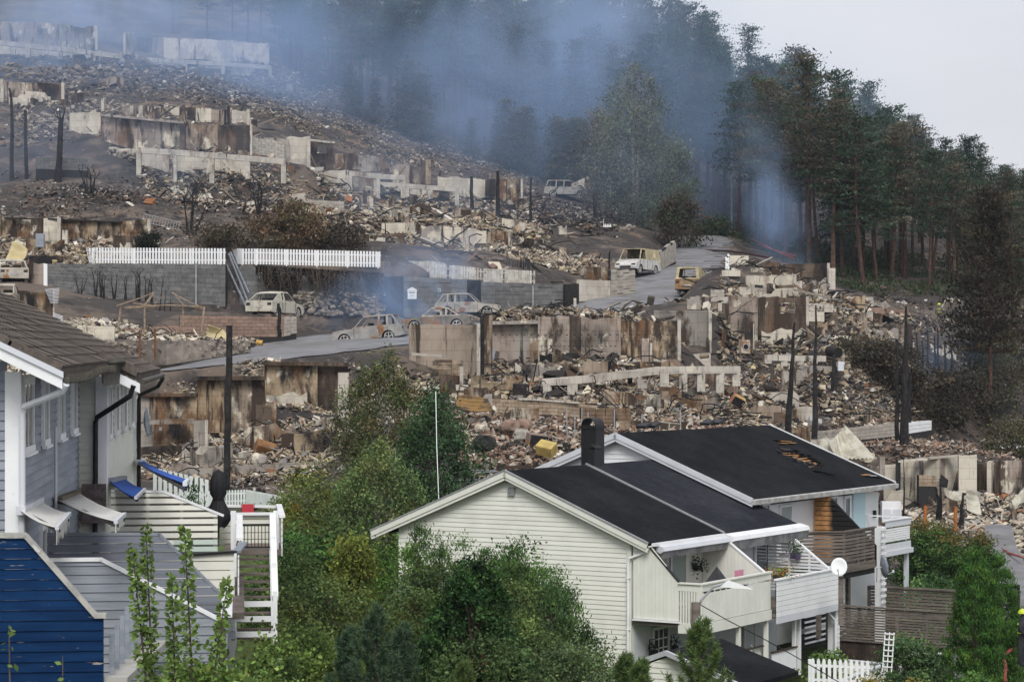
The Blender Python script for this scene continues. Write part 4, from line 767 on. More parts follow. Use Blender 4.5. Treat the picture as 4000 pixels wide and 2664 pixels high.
b_gold = burnt('golden_scorched_wall', (.40,.31,.205), .72, .9, .55, .7)
m_soil = M('red_brown_soil', (.21,.115,.07), .95, (.12,.07,.045), scale=.8, spots=[((.33,.27,.2), 5, .64,.72)], bump=.5, bscale=9, rand=0)
RNS = []
class Rn:
    """one burned house: an Empty with wall, post and beam parts"""
    def __init__(s, label, px, py, D, name='burned_house', cat='ruin'): s.t = thing(name, label, cat, P(px, py, D)); RNS.append(s)
    def wall(s, A_, B_, mt, th=.28, rag=.12, hole=None, name='wall', sub=None, into=None):
        a0, a1 = P(A_[0], A_[3], A_[1]), P(A_[0], A_[2], A_[1]); b0, b1 = P(B_[0], B_[3], B_[1]), P(B_[0], B_[2], B_[1])
        a0.x, a0.y = a1.x, a1.y; b0.x, b0.y = b1.x, b1.y
        L_ = (b1-a1).length; n = max(2, int(L_/.32)); top = []; rag *= 1.5
        for i in range(n+1):
            u = i/n; p = a1.lerp(b1, u); p.z += rag*(random.random()-.6)*(1 if 0 < i < n else .3); top.append(p)
        d = (b1-a1); nrm = Vector((-d.y, d.x, 0)).normalized(); nrm = nrm if nrm.y > 0 else -nrm
        hs_ = []
        if hole:
            for (u0,u1,v0,v1) in hole:
                q = []
                for u, v in ((u0,v0),(u0,(v0+v1)/2),(u0,v1),((u0+u1)/2,v1),(u1,v1),(u1,(v0+v1)/2),(u1,v0),((u0+u1)/2,v0)):
                    uu, vv = u+random.uniform(-.012,.012), v+random.uniform(-.03,.03); q.append(a0.lerp(b0, uu).lerp(a1.lerp(b1, uu), vv))
                hs_.append(q)
        poly = [a0, b0] + top[::-1]
        return MB().prism(poly, nrm*th, holes=hs_).build(name, mt, s.t)
    def post(s, px, D, yt, yb, w_, mt, name='post', dp=None):
        a, b_ = P(px, yb, D), P(px, yt, D); return MB().box(((a.x), D, (a.z+b_.z)/2), (w_, dp or w_, b_.z-a.z)).build(name, mt, s.t)
    def beam(s, A_, B_, h, dp, mt, name='beam'):
        a, b_ = P(A_[0], A_[2], A_[1]), P(B_[0], B_[2], B_[1]); z = Vector((0,0,h/2)); return MB().beam(a-z, b_-z, dp, h).build(name, mt, s.t)
    def frame(s, pts, yb, posts, h, w_, mt, pw=None):
        """pts: (px, D, y top) of a beam polyline; posts: px list; yb: bottom row"""
        for i in range(len(pts)-1): s.beam(pts[i], pts[i+1], h, w_, mt)
        for k, px in enumerate(posts):
            for i in range(len(pts)-1):
                if pts[i][0]-2 <= px <= pts[i+1][0]+2:
                    t = (px-pts[i][0])/(pts[i+1][0]-pts[i][0]); D = pts[i][1]+(pts[i+1][1]-pts[i][1])*t; y = pts[i][2]+(pts[i+1][2]-pts[i][2])*t
                    s.post(px, D+.02, y+h*F/D*.9, yb[k] if isinstance(yb, (list,tuple)) else yb, pw or w_, mt); break
    def blocks(s, A_, B_, rows, bl, mt, mort, th=.3, name='block', gap=.018, ragged=0.0, batter=0.0, cap=True):
        """block wall between two (px, D, ytop, ybottom) ends: recessed backing and single blocks"""
        a0, a1 = P(A_[0], A_[3], A_[1]), P(A_[0], A_[2], A_[1]); b0, b1 = P(B_[0], B_[3], B_[1]), P(B_[0], B_[2], B_[1])
        inv = WM(s.t).inverted(); d = b0-a0; dxy = Vector((b1.x-a1.x, b1.y-a1.y, 0)); L_ = dxy.length; rz = math.atan2(dxy.y, dxy.x); nrm = Vector((-dxy.y, dxy.x, 0)).normalized(); nrm = nrm if nrm.y > 0 else -nrm
        ins = nrm*.05; MB().prism([a0+ins-Vector((0,0,1)), b0+ins-Vector((0,0,1)), b1+ins-Vector((0,0,.02)), a1+ins-Vector((0,0,.02))], nrm*th).build('backing', mort, s.t)
        n = max(1, int(round(L_/bl)))
        for r_ in range(rows):
            for k in range(n+1):
                u0, u1 = (k-.5*(r_ % 2))/n, (k+1-.5*(r_ % 2))/n; u0, u1 = max(0,u0), min(1,u1)
                if u1-u0 < .15/n: continue
                if ragged and r_ == rows-1 and random.random() < ragged: continue
                u = (u0+u1)/2; lo, hi = a0.lerp(b0,u), a1.lerp(b1,u); h = (hi.z-lo.z)/rows; c = Vector((a1.lerp(b1,u).x, a1.lerp(b1,u).y, lo.z+h*(r_+.5))) + nrm*(th/2 + batter*r_ + random.uniform(-.008,.008)); sl = math.atan2((b1.z-a1.z+b0.z-a0.z)/2, L_)
                o = pbox(name, inv @ c, (L_*(u1-u0)-gap, th*.9, h-gap), mt, s.t, (0, -sl, rz))
m_block = M('grey_split_block', (.135,.135,.135), .92, (.18,.178,.172), scale=2.5, spots=[((.07,.068,.068), .5, .55,.72), ((.24,.235,.225), 14, .62,.7)], bump=.7, bscale=22, rand=.16); m_mort = M('dark_joint', (.03,.029,.029), .95, bump=.2, rand=0)
m_pblock = M('pale_split_block', (.40,.365,.315), .92, (.32,.29,.25), scale=2, spots=[((.12,.11,.10), .7, .60,.74)], bump=.5, bscale=18, rand=.10); m_tblock = M('tan_block', (.36,.28,.2), .92, (.26,.195,.135), scale=2, spots=[((.06,.05,.042), .8, .56,.7)], bump=.4, bscale=18, rand=.1)
m_rblock = M('reddish_garden_block', (.27,.185,.145), .92, (.21,.145,.115), scale=3, spots=[((.10,.085,.075), .8, .58,.72)], bump=.5, bscale=20, rand=.14); m_stone = M('rubble_stone', (.20,.17,.145), .92, (.29,.25,.21), scale=2, spots=[((.05,.045,.042), 1.2, .55,.68)], bump=.6, bscale=10, rand=.3)
# -- terrace at the top left
r = Rn('topmost burned house shell with long pale beam at upper left', 200, 220, 262)
r.wall((-80,266,80,190), (215,265,92,185), b_pink, hole=None); r.wall((215,265,92,185), (330,263,110,200), b_grey); r.wall((335,262,105,200), (372,262,103,198), b_tan); r.post(377, 261.5, 103, 198, .3, b_frame)
r.frame([(-60,259,152),(110,258.5,172),(235,258,184),(365,257.5,200),(480,257,214)], [205,228,232,240,275], [-20,110,235,365,478], .55, .5, b_frame); r.wall((-60,261,165,215),(360,260.5,200,245), b_cream, rag=.0); r.wall((490,259,130,215),(525,262,128,215), b_pale)
r = Rn('long burned house with flaking white plaster at the top of the slope', 760, 300, 285)
r.wall((530,288,146,235), (640,287,147,230), b_pink); r.wall((640,287,147,235), (870,285.5,158,245), burnt('flaking_white_plaster', (.46,.41,.36), .1, .1, 1.15)); r.wall((870,285.5,158,245),(1050,284,172,255), MATS['flaking_white_plaster'])
r.frame([(576,281,226),(725,280.5,236),(870,280,244),(1060,279,258)], [300,306,308,312], [580,725,872,1055], .5, .45, b_frame); r.wall((585,284,240,305),(1050,282,262,318), b_grey, rag=.0, hole=[(.33,.40,.4,.9)]); r.beam((470,272,288),(740,274,335), .35, .4, b_grey, 'garden_wall'); r.wall((470,272,290,312),(740,274,320,340), b_grey, rag=.03)
# -- second tier
r = Rn('low burned house shell with red soil above it at left', 120, 400, 232)
r.wall((-60,234,318,400), (165,232,324,400), b_pink); r.wall((165,232,326,400),(245,231,330,398), b_dark); r.post(246, 230.6, 323, 402, .3, b_frame); r.post(8, 229, 310, 400, .35, b_frame)
r = Rn('row of narrow burned partition walls behind the brown shell', 620, 470, 222)
for i, px in enumerate(range(490,650,18)): r.wall((px,223-.1*i,412+i*.6,458+i*2), (px+13,223.2-.1*i,412+i*.6,460+i*2), b_pale if i % 2 else b_pink, .2, .05)
r.wall((395,222,385,435),(402,224,383,430), b_frame); r.wall((665,221,415,470),(700,221,417,470), b_cream); r.wall((700,221.5,418,475),(765,221.5,420,480), b_dark); r.wall((765,221,422,485),(825,221,425,485), b_cream); r.wall((825,221,428,485),(900,221,430,490), b_pink); r.wall((905,220.5,430,490),(968,220.5,434,490), b_pale); r.post(970, 220, 428, 490, .3, b_frame); r.post(880, 219, 430, 490, .2, m_char); r.post(893, 219, 418, 490, .25, m_char)
# -- brown shell with white end wall and long pale frame
r = Rn('large brown burned shell over a long pale concrete frame', 760, 690, 204)
r.wall((272,210,442,520),(398,209,440,528), b_cream, rag=.02); r.post(398, 208.6, 438, 585, .2, M('rust', (.16,.07,.035), .9, (.09,.05,.03), scale=4, bump=.2))
r.wall((400,208,455,600),(560,207.5,468,590), b_pink); r.wall((560,207.5,470,590),(705,207,482,585), b_pink, hole=None); r.post(713, 206, 490, 590, .45, b_dark); r.wall((720,206.8,480,600),(850,206.4,488,600), b_tan); r.wall((850,206.4,490,602),(980,206,490,608), b_dark); r.post(981, 205.5, 487, 608, .2, b_frame)
r.beam((395,207.6,447),(730,206.5,478), .2, .6, b_grey, 'roof_edge'); r.wall((425,206.5,575,600),(540,206,585,605), b_cream, rag=.1)
r.frame([(538,201,577),(690,201,586),(830,200.5,598),(975,200.3,610),(1115,200,622)], [705,712,718,700,718], [543,682,828,968,1108], .5, .42, b_frame); r.wall((545,203,590,690),(660,203,600,690), b_pale, rag=0); r.wall((660,203.2,600,690),(960,203,620,690), b_cream, rag=0, hole=[(0,.1,.35,.85)])
r.wall((984,207,532,640),(1130,207.5,545,660), b_grey, rag=.1); r.blocks((984,206.5,538,612),(1112,207,555,640), 7, .55, m_pblock, m_mort); r.wall((1120,208,536,650),(1207,208.5,535,655), b_pale); r.post(1206, 208, 533, 655, .3, b_frame)
r = Rn('burned shells and pale portal frames along the middle terrace', 1560, 790, 222)
r.wall((1212,217,545,660),(1300,217.5,552,668), b_dark, hole=[(.3,.75,.55,.85)]); r.beam((1210,216,545),(1308,216.5,556), .2, .8, b_frame, 'slab_edge'); r.wall((1302,219,598,675),(1400,219.5,600,680), b_pink); r.wall((1400,219.5,604,680),(1510,220,612,690), b_grey); r.wall((1510,221,638,720),(1560,221,642,720), b_pink); r.wall((1560,221.5,642,735),(1650,222,648,735), b_pink)
r.post(1662, 221, 628, 722, .85, b_dark, 'chimney'); r.post(1673, 220.4, 626, 722, .5, b_tan, 'chimney'); r.wall((1710,224,690,775),(1800,224.5,694,785), b_cream); r.wall((1800,224.5,694,780),(1895,225,703,790), b_cream); r.wall((1895,224,700,785),(1935,224,700,790), b_dark); r.wall((1935,224,702,790),(2035,224.5,702,795), b_gold); r.post(2038, 223.8, 700, 795, .2, b_frame)
r.wall((1250,214,668,720),(1362,214.5,665,770), b_pale, rag=.03); r.frame([(1362,214,668),(1470,215,680),(1580,216,686)], [780,790,775], [1366,1470,1575], .5, .45, b_frame); r.wall((1370,217,690,760),(1460,217,695,760), b_grey, rag=0); r.wall((1480,218,710,765),(1565,218,715,765), b_pale, rag=0)
r.frame([(1580,216,718),(1690,216.5,726),(1795,217,735)], [770,780,806], [1590,1682,1785], .42, .4, b_frame); r.post(1478, 214.6, 690, 785, .35, b_frame); r.wall((1600,219,735,765),(1680,219,738,770), b_pale, rag=0)
r.blocks((1315,213,730,775),(1365,213.5,730,780), 4, .5, m_pblock, m_mort); r.blocks((1490,208,815,840),(1655,208,812,842), 2, .8, m_pblock, m_mort); r.wall((1740,213,830,852),(1800,213,832,856), b_pale, .25, 0, [(.15,.25,.3,.7),(.45,.55,.3,.7),(.75,.85,.3,.7)])
r = Rn('burned shell with pale doorway slab below the stone terrace', 1700, 975, 188)
r.wall((1490,190,872,920),(1618,190,870,925), b_cream, rag=.02); r.post(1610, 189.6, 880, 975, .5, b_frame); r.wall((1490,187,912,975),(1570,187,914,990), b_gold, hole=[(.1,.35,.0,.6)]); r.post(1571, 186.6, 912, 992, .35, b_dark); r.beam((1385,186.8,910),(1572,186.6,914), .2, .4, b_tan); r.wall((1445,188,915,970),(1492,188,915,970), b_dark)
r.wall((1620,190.5,882,978),(1740,191,884,985), burnt('bubbled_plaster', (.42,.38,.34), .25, .25, 1.0)); r.wall((1740,191,884,985),(1860,191.5,892,985), MATS['bubbled_plaster'], hole=None); r.wall((1860,191.5,898,985),(1900,191.5,902,985), b_cream); r.wall((1905,189.5,905,975),(1990,189.5,903,980), b_gold, hole=[(.3,.8,.0,.55)]); r.post(1993, 189, 902, 982, .3, b_frame)
r.wall((1195,186,905,960),(1260,186,900,960), b_cream, rag=.3); r.wall((1260,186.3,912,960),(1385,186.3,910,960), b_pink, rag=.2); r.post(1448, 184, 935, 990, .5, b_frame)
r = Rn('long roofless burned shell with golden scorched walls above the white fence', 300, 965, 174)
r.wall((-60,176,845,960),(22,175,848,958), b_gold); r.wall((22,174.8,852,958),(130,174.6,852,958), b_gold); r.post(148, 174, 855, 960, .9, b_dark); r.wall((170,173.6,853,960),(225,173.6,850,960), b_cream, rag=.02); r.post(231, 173.2, 850, 962, .25, b_frame)
r.wall((236,175,858,955),(380,174.8,862,955), b_gold); r.wall((380,174.8,864,955),(470,174.6,866,955), b_tan); r.wall((472,174.4,862,965),(580,174.2,858,965), b_gold); r.post(582, 173.6, 856, 965, .25, b_frame); r.post(255, 172.6, 900, 955, .4, b_cream); r.beam((20,174.6,850),(232,173.6,854), .12, .4, m_char, 'charred_plate'); r.beam((236,174.9,856),(480,174.5,866), .12, .4, m_char, 'charred_plate')
r = Rn('burned shell with golden plaster behind the brown tiled roof', 130, 1260, 128)
r.wall((-40,128,1130,1262),(60,128,1136,1262), b_tan); r.wall((55,127.6,1137,1262),(185,127.4,1137,1268), b_gold); r.post(195, 127, 1135, 1270, .4, b_dark); r.post(206, 126.9, 1134, 1275, .18, b_frame)
for k in range(11): pbeam('fallen_slat', WM(r.t).inverted() @ P(176+k*2.2, 1132+k*5.2, 126.6), WM(r.t).inverted() @ P(232-k*.6, 1126+k*5.6, 126.4), .05, .03, m_grwhite, r.t)
for k in range(9): pbeam('fallen_slat', WM(r.t).inverted() @ P(208, 1222+k*5, 126.4), WM(r.t).inverted() @ P(245, 1236+k*5.5, 126.2), .05, .03, m_grwhite, r.t)
r = Rn('stub of a burned garage wall with a white slab end beside the wreck', 150, 1115, 146); r.wall((108,146,1030,1108),(172,146,1028,1115), b_pink); r.wall((170,145.5,1028,1116),(184,145.5,1030,1120), m_white, .2, .05)
# -- near ruins, left of centre
r = Rn('nearest burned basement shell with tall streaked walls at lower left', 900, 1760, 120)
r.wall((520,121,1540,1760),(600,121,1543,1758), b_grey); r.wall((600,121,1543,1758),(770,121,1542,1750), b_gold); r.wall((770,121.4,1475,1690),(905,121.6,1478,1690), b_gold); r.wall((905,121.6,1478,1700),(1035,121.8,1476,1690), b_tan); r.wall((1035,122.6,1416,1570),(1240,123.6,1418,1600), b_gold); r.wall((1240,123.8,1416,1620),(1360,124.4,1420,1620), b_dark)
r.wall((1038,122.2,1540,1600),(1200,122.4,1535,1605), b_cream, rag=.25); r.beam((545,121,1535),(770,121,1535), .2, .5, b_dark, 'slab_edge'); r.beam((760,121,1470),(1040,121.6,1468), .22, .5, b_dark, 'slab_edge'); r.beam((1030,122.4,1412),(1360,124,1416), .2, .4, b_dark, 'slab_edge')
r.post(1342, 119.5, 1455, 1705, .55, b_pale, 'pillar'); r.post(783, 118.5, 1642, 1790, .62, b_grey, 'pillar'); r.post(807, 118.2, 1640, 1790, .15, b_frame); r.wall((1000,120.4,1580,1690),(1060,120.4,1590,1690), b_dark); r.post(1070,119.8,1570,1690,.25,b_tan)
r.frame([(742,109,1832),(900,109,1822),(1130,109.5,1808),(1330,110,1800)], [1880,1895,1880,1860], [750,920,1120,1300], .4, .4, b_grey); r.wall((1100,113,1720,1770),(1330,113,1712,1765), b_grey, rag=.15, hole=[(.42,.55,.4,.75)]); r.beam((560,120,1640),(760,120,1635), .25, .3, b_grey, 'ledge'); r.wall((545,118,1745,1795),(770,118,1745,1790), b_dark, .4, .15)
# -- near ruins, centre
r = Rn('burned shell with tall smooth sooty wall and chimney in the centre', 1750, 1500, 129)
r.wall((1597,129.5,1267,1505),(1868,128.5,1268,1505), burnt('smooth_sooty_wall', (.335,.275,.22), .52, .35, .1, .3), rag=.03); r.post(1869, 128.2, 1265, 1505, .2, b_frame); r.post(1890, 128.8, 1232, 1462, .45, m_char, 'chimney_flue'); r.post(1908, 128.6, 1232, 1462, .45, b_tan, 'chimney')
r.blocks((1690,127,1408,1520),(1764,127,1408,1520), 6, .6, m_tblock, m_mort); r.blocks((1768,126.6,1408,1512),(1806,126.6,1408,1512), 6, .55, m_tblock, m_mort); r.post(1803, 126, 1432, 1500, .2, b_frame); r.beam((1700,126,1405),(1765,126,1406), .15, .6, b_dark, 'slab')
r.beam((1610,127,1378),(1728,127,1385), .14, .5, b_frame, 'fallen_slab')
r.wall((1872,127.5,1472,1522),(1920,127.5,1470,1522), b_tan, .6, .0, [(.1,.82,.08,.9)], 'cabinet_niche')
r = Rn('long burned basement wall with formwork holes along the road edge', 2250, 1460, 136)
r.wall((1920,135,1263,1455),(2010,135.2,1262,1455), b_pink); r.wall((2010,135.2,1262,1455),(2105,135.4,1258,1460), b_grey); r.wall((2102,134.6,1236,1450),(2225,135,1235,1450), b_pink); r.wall((2225,135,1238,1450),(2270,135.2,1238,1440), b_dark); r.wall((2270,135.2,1240,1435),(2425,136,1243,1430), b_pink); r.wall((2425,136,1254,1405),(2652,137,1253,1408), b_gold); r.post(2653, 136.6, 1250, 1408, .2, b_frame)
r.beam((1915,134.8,1256),(2105,135,1252), .2, .7, b_grey, 'slab_edge'); r.post(2086, 132.5, 1322, 1450, .5, b_tan, 'pillar'); r.post(2102, 132.4, 1325, 1455, .15, b_frame); r.post(2520, 134, 1322, 1430, .42, b_pink, 'pillar'); r.post(2543, 133.6, 1340, 1430, .15, b_frame); r.wall((2110,133,1388,1420),(2420,134,1385,1418), m_char, .5, .25); r.wall((1922,134.5,1366,1422),(1932,134.5,1366,1422), m_greyp, .05, 0, name='fuse_box')
for i in range(26): pbox('tie_hole', WM(r.t).inverted() @ P(1935+i*28, 1308+ (i*28)*.0 , 134.4+.0028*i*28/3), (.12,.06,.05), m_dark, r.t)
for i in range(17): pbox('tie_hole', WM(r.t).inverted() @ P(2115+i*18, 1352, 134.5+.0028*i*18), (.1,.06,.05), m_dark, r.t)
r.frame([(2118,125,1480),(2290,126,1466),(2575,127.5,1432),(2730,128.5,1430),(2885,129.5,1430)], [1545,1530,1530,1530,1535,1508], [2138,2240,2668,2738,2812,2875], .42, .45, b_frame); r.post(2595, 127.4, 1440, 1510, .5, b_frame)
r.frame([(2118,125,1480),(2240,125,1478)], [1545,1545], [2135,2230], .36, .4, b_frame)
r = Rn('low tan foundation wall with broken grid face in front of the long shell', 2100, 1630, 119)
r.blocks((1905,119.4,1556,1615),(2180,120,1568,1622), 4, .42, m_tblock, m_mort, ragged=.35); r.blocks((2180,120,1568,1625),(2400,121,1590,1640), 4, .6, m_tblock, m_mort, ragged=.2); r.beam((2020,119.8,1552),(2260,120.4,1570), .1, .5, b_frame, 'slab_edge'); r.wall((1815,119,1520,1565),(1905,119.2,1515,1570), b_tan, rag=.2)
r.blocks((2270,114.5,1592,1665),(2465,115,1594,1668), 5, .75, burnt('dark_tan_block', (.22,.155,.105), .45, .4, .2, 1.2), m_mort); r.wall((2465,115.5,1640,1690),(2680,116,1648,1690), b_dark, rag=.05); r.blocks((2850,138,1592,1652),(2905,138,1592,1652), 5, .45, m_tblock, m_mort); r.wall((2905,138,1588,1655),(3050,139,1585,1650), b_tan, rag=.03); r.wall((3055,140,1600,1655),(3130,140.5,1598,1655), b_tan, rag=.03); r.wall((2920,146,1545,1592),(3060,146,1548,1590), b_tan, rag=.15); r.post(2597,121,1528,1560,.4,b_tan)
r.wall((1940,107,1820,1870),(2340,107.5,1812,1870), m_brownw, .1, .0)
# -- right-hand ruins
r = Rn('tall burned shell with black wall and window hole right of the road', 2850, 1370, 148)
r.wall((2555,143.5,1212,1375),(2773,143.6,1213,1378), burnt('smoky_grey_concrete', (.30,.275,.24), .3, .2, .15, .35), rag=.02); r.post(2774, 143.3, 1212, 1380, .2, b_frame); r.wall((2778,146.5,1218,1390),(2822,146.5,1218,1390), b_tan); r.wall((2824,148,1190,1370),(2848,148,1190,1370), b_dark); r.wall((2850,149,1155,1330),(2960,149.4,1158,1335), b_pink); r.post(2925, 146.5, 1245, 1360, .5, b_tan, 'pillar'); r.post(2942, 146.4, 1265, 1365, .14, b_frame)
r.wall((2962,150,1162,1335),(3152,150,1158,1335), b_dark, hole=[(.44,.77,.64,.88)]); r.wall((2975,149.6,1290,1345),(3150,149.6,1290,1345), b_cream, rag=.3); r.post(3154, 149.5, 1158, 1340, .18, b_frame); r.wall((2700,150,1160,1180),(2850,151,1160,1185), b_pale, rag=.02); r.wall((2717,147,1183,1210),(2810,147,1185,1212), b_tan, rag=.02); r.post(2812,146.8,1183,1215,.25,b_frame)
r = Rn('upper pale burned walls beside the two wrecked vans', 3000, 1150, 164)
r.wall((2915,163,1076,1160),(3103,163.5,1074,1162), b_cream, rag=.02); r.post(3105, 163, 1072, 1162, .2, b_frame); r.wall((2848,168,998,1046),(2924,168,999,1048), b_cream, rag=.02); r.blocks((2832,166,1010,1060),(2850,166,985,1060), 6, .3, m_white, m_mort); r.wall((2820,164,1055,1080),(2892,164,1057,1080), b_cream, rag=.02); r.wall((2935,168,1022,1052),(3040,168.5,1023,1055), b_dark); r.wall((2933,165.5,1048,1070),(3022,165.5,1050,1072), b_pink); r.post(3030,165,1050,1075,.6,b_dark)
r.wall((3045,174,1030,1095),(3105,174,1030,1120), b_dark); r.wall((3105,173.5,1032,1150),(3232,173,1030,1152), b_dark, rag=.03); r.post(3236, 172.6, 1028, 1152, .2, b_frame); r.post(3248, 171.8, 1048, 1152, .52, b_frame, 'column'); r.wall((3112,160,1100,1160),(3136,160,1098,1162), b_pale); r.post(3127,159.6,1098,1165,.2,b_frame)
r.blocks((2934,161,1110,1160),(2995,161,1115,1160), 4, .5, m_pblock, m_mort, ragged=.3); r.wall((2995,161,1108,1160),(3020,161,1110,1162), b_dark); r.wall((3020,160.5,1138,1160),(3055,160.5,1138,1160), b_tan); r.blocks((2775,160,1133,1160),(2830,160,1130,1160), 2, .5, m_pblock, m_mort)
r = Rn('stacked pale portal frames of a burned house near the forest edge', 3350, 1290, 170)
r.frame([(3312,172,1158),(3408,172.4,1160)], [1215,1215,1215], [3318,3358,3404], .3, .3, b_frame); r.frame([(3305,169,1188),(3408,169.4,1190)], [1235,1235], [3312,3402], .35, .35, b_frame); r.frame([(3288,166,1218),(3396,166.4,1220)], [1270,1290,1280], [3296,3340,3388], .36, .4, b_frame); r.wall((3310,173,1178,1210),(3400,173,1180,1212), b_dark, rag=.1)
r.wall((3152,160,1160,1195),(3225,160,1160,1195), b_pale, rag=.02); r.wall((3155,157,1185,1215),(3245,157.4,1187,1215), b_pale, rag=.02); r.post(3235,156.8,1190,1220,.6,b_pale); r.wall((3160,153,1217,1255),(3220,153.2,1218,1258), b_cream, rag=.02); r.wall((3155,149,1280,1320),(3222,149,1278,1320), b_tan, rag=.02)
r.frame([(3240,152,1308),(3350,153,1308)], [1345,1365,1340], [3250,3296,3345], .35, .4, b_grey); r.wall((3350,155,1315,1345),(3460,156,1320,1350), b_tan, rag=.1); r.wall((3400,168,1200,1238),(3455,168,1202,1238), m_rblock, rag=.05); r.wall((3465,170,1205,1235),(3550,171,1207,1238), m_rblock, rag=.05)
r.frame([(2992,139,1385),(3080,139.4,1388),(3222,140,1390)], [1420,1430,1425,1420], [3000,3062,3125,3180], .36, .4, b_frame); r.wall((3345,150,1395,1425),(3352,150,1390,1425), b_tan)
# -- far right: bleached partition walls
r = Rn('row of heat-bleached partition walls beyond the damaged roof', 3700, 1970, 132)
PW = [(3452,1815,1990,3502),(3512,1800,1975,3590),(3592,1790,1960,3604),(3608,1785,1880,3668),(3672,1782,1965,3698),(3700,1780,1935,3742),(3745,1778,1925,3816),(3822,1812,1930,3868),(3872,1802,1945,3882),(3885,1805,1930,3925),(3928,1800,1935,4040)]
for i, (a, yt, yb, b_) in enumerate(PW): r.wall((a,132.5+.6*(i % 2),yt,yb),(b_,132.5+1.0*(i % 3),yt-2,yb), (b_cream, b_cream, b_grey, b_cream, b_pink, b_cream, b_cream, b_dark, b_cream, b_dark, b_pink)[i], .25, .04)
r.post(3508, 131.8, 1795, 1985, .25, m_char, 'charred_post'); r.post(3445, 131, 1785, 1900, .3, b_grey); r.beam((3505,131.8,1798),(3620,132,1788), .12, .4, b_pale); r.beam((3590,132.4,1788),(3745,133,1776), .12, .4, b_pale); r.blocks((3590,131,1855,1900),(3660,131.2,1858,1900), 3, .7, m_tblock, m_mort); r.wall((3400,131,1815,1850),(3442,131,1820,1860), b_pink)
r.blocks((3405,142,1738,1772),(3560,142.4,1735,1770), 3, .5, m_pblock, m_mort); r.wall((3665,148,1730,1760),(3705,148,1732,1782), b_pale, rag=.02); r.wall((3885,150,1738,1785),(4020,151,1738,1785), m_white, rag=.02); r.wall((3970,150.4,1722,1750),(4020,150.8,1722,1750), m_white, rag=.02); r.wall((3885,148,1785,1800),(4020,148,1785,1805), b_cream, rag=.1)
wb = thing('storage_box', 'white cabinet with two small doors at the foot of the bleached walls', 'box', P(3480,2030,124)); pbox('body', (0,0,.45), (1.05,.6,1.1), m_white, wb); pbox('door', (-.25,-.31,.35), (.4,.04,.5), m_grwhite, wb); pbox('door', (.25,-.31,.35), (.4,.04,.5), m_grwhite, wb)
# ------------------------------------------------------------------ retaining walls
r = Rn('high grey block retaining wall under the left white picket fence', 530, 1170, 162, 'retaining_wall', 'wall')
r.blocks((186,164,1032,1142),(490,162,1030,1180), 9, 1.0, m_block, m_mort); r.blocks((490,162,1030,1180),(880,160,1034,1200), 9, 1.0, m_block, m_mort); r.post(766, 160.2, 1028, 1190, .08, m_metal, 'drain_pipe')
r = Rn('grey block wall carrying house number 19 and hanging burned creeper', 1150, 1215, 159, 'retaining_wall', 'wall')
r.blocks((935,160.4,1036,1212),(1150,159.6,1040,1225), 9, .95, m_block, m_mort); r.wall((1150,159.8,1045,1235),(1498,158.2,1072,1245), m_block, .3, .02)
tnum = bpy.data.curves.new('number', 'FONT'); tnum.body = '19'; tnum.size = .42; tnum.extrude = .02; tnum.align_x = 'CENTER'; tm = M('pale_grey_number', (.55,.54,.5), .6, bump=0, rand=0)
to_ = link('house_number', tnum, r.t); tnum.materials.append(tm); to_.location = WM(r.t).inverted() @ P(1019, 1086, 159.5); to_.rotation_euler = (R(90),0,0)
lm = thing('wall_lamp', 'white half-dome lamp above the house number 19', 'lamp', P(1018,1068,159.6)); vs = []; fs = []
for j in range(5):
    for k in range(12): a = math.pi/2*j/4; vs.append((.17*math.cos(a)*math.cos(k*math.pi/6), .17*math.cos(a)*math.sin(k*math.pi/6), .15*math.sin(a)))
for j in range(4):
    for k in range(12): fs.append((j*12+k, j*12+(k+1) % 12, (j+1)*12+(k+1) % 12, (j+1)*12+k))
lb(MB().add(vs, fs), 'dome', m_white, lm, True); pbox('wall_plate', (0,.12,.05), (.12,.1,.14), m_metal, lm)
o = pbox('wall_plaque', P(1225,1104,158.9), (.34,.03,.13), m_white); tag(o, 'small white plaque on the burned creeper wall', 'sign')
r = Rn('weathered block wall beside the curved drive with a post box', 1850, 1230, 160, 'retaining_wall', 'wall')
r.blocks((1575,158.4,1078,1242),(1825,160,1092,1238), 8, 2.4, m_block, m_mort); r.blocks((1880,160.4,1100,1238),(2210,164,1112,1228), 8, 2.4, m_block, m_mort); r.wall((1825,160.6,1092,1240),(1880,160.9,1095,1238), m_char, .2, .0); r.wall((1498,158.4,1080,1243),(1576,158.3,1078,1243), m_char, .3, .05); r.post(2082, 162, 1115, 1225, .07, m_metal, 'drain_pipe')
r.wall((2208,163.5,1110,1225),(2262,164,1108,1215), m_char, .3, .1); r.post(2246, 162.5, 1165, 1215, .2, b_frame, 'slab_post')
o = thing('wall_panel', 'small framed panel on the wall by the post box', 'panel', P(1716,1134,159.2)); pbox('frame', (0,0,0), (.17,.03,.24), m_grwhite, o); pbox('face', (0,-.02,0), (.11,.02,.17), m_block, o)
pb = thing('post_box', 'white post box with peaked lid fixed to the block wall', 'post box', P(1610,1150,158)); pbox('body', (0,0,-.05), (.62,.35,.55), m_white, pb); lb(MB().prism([(-.36,-.2,.22),(.36,-.2,.22),(.3,-.2,.34),(0,-.2,.5),(-.3,-.2,.34)], (0,.42,0)), 'lid', m_white, pb); pbox('slot', (0,-.18,.12), (.4,.02,.05), m_dark, pb); pbox('clock_plate', (.02,-.185,-.08), (.3,.02,.14), m_grwhite, pb)
r = Rn('smooth concrete garden wall and block steps by the parked white van', 2350, 1180, 170, 'retaining_wall', 'wall')
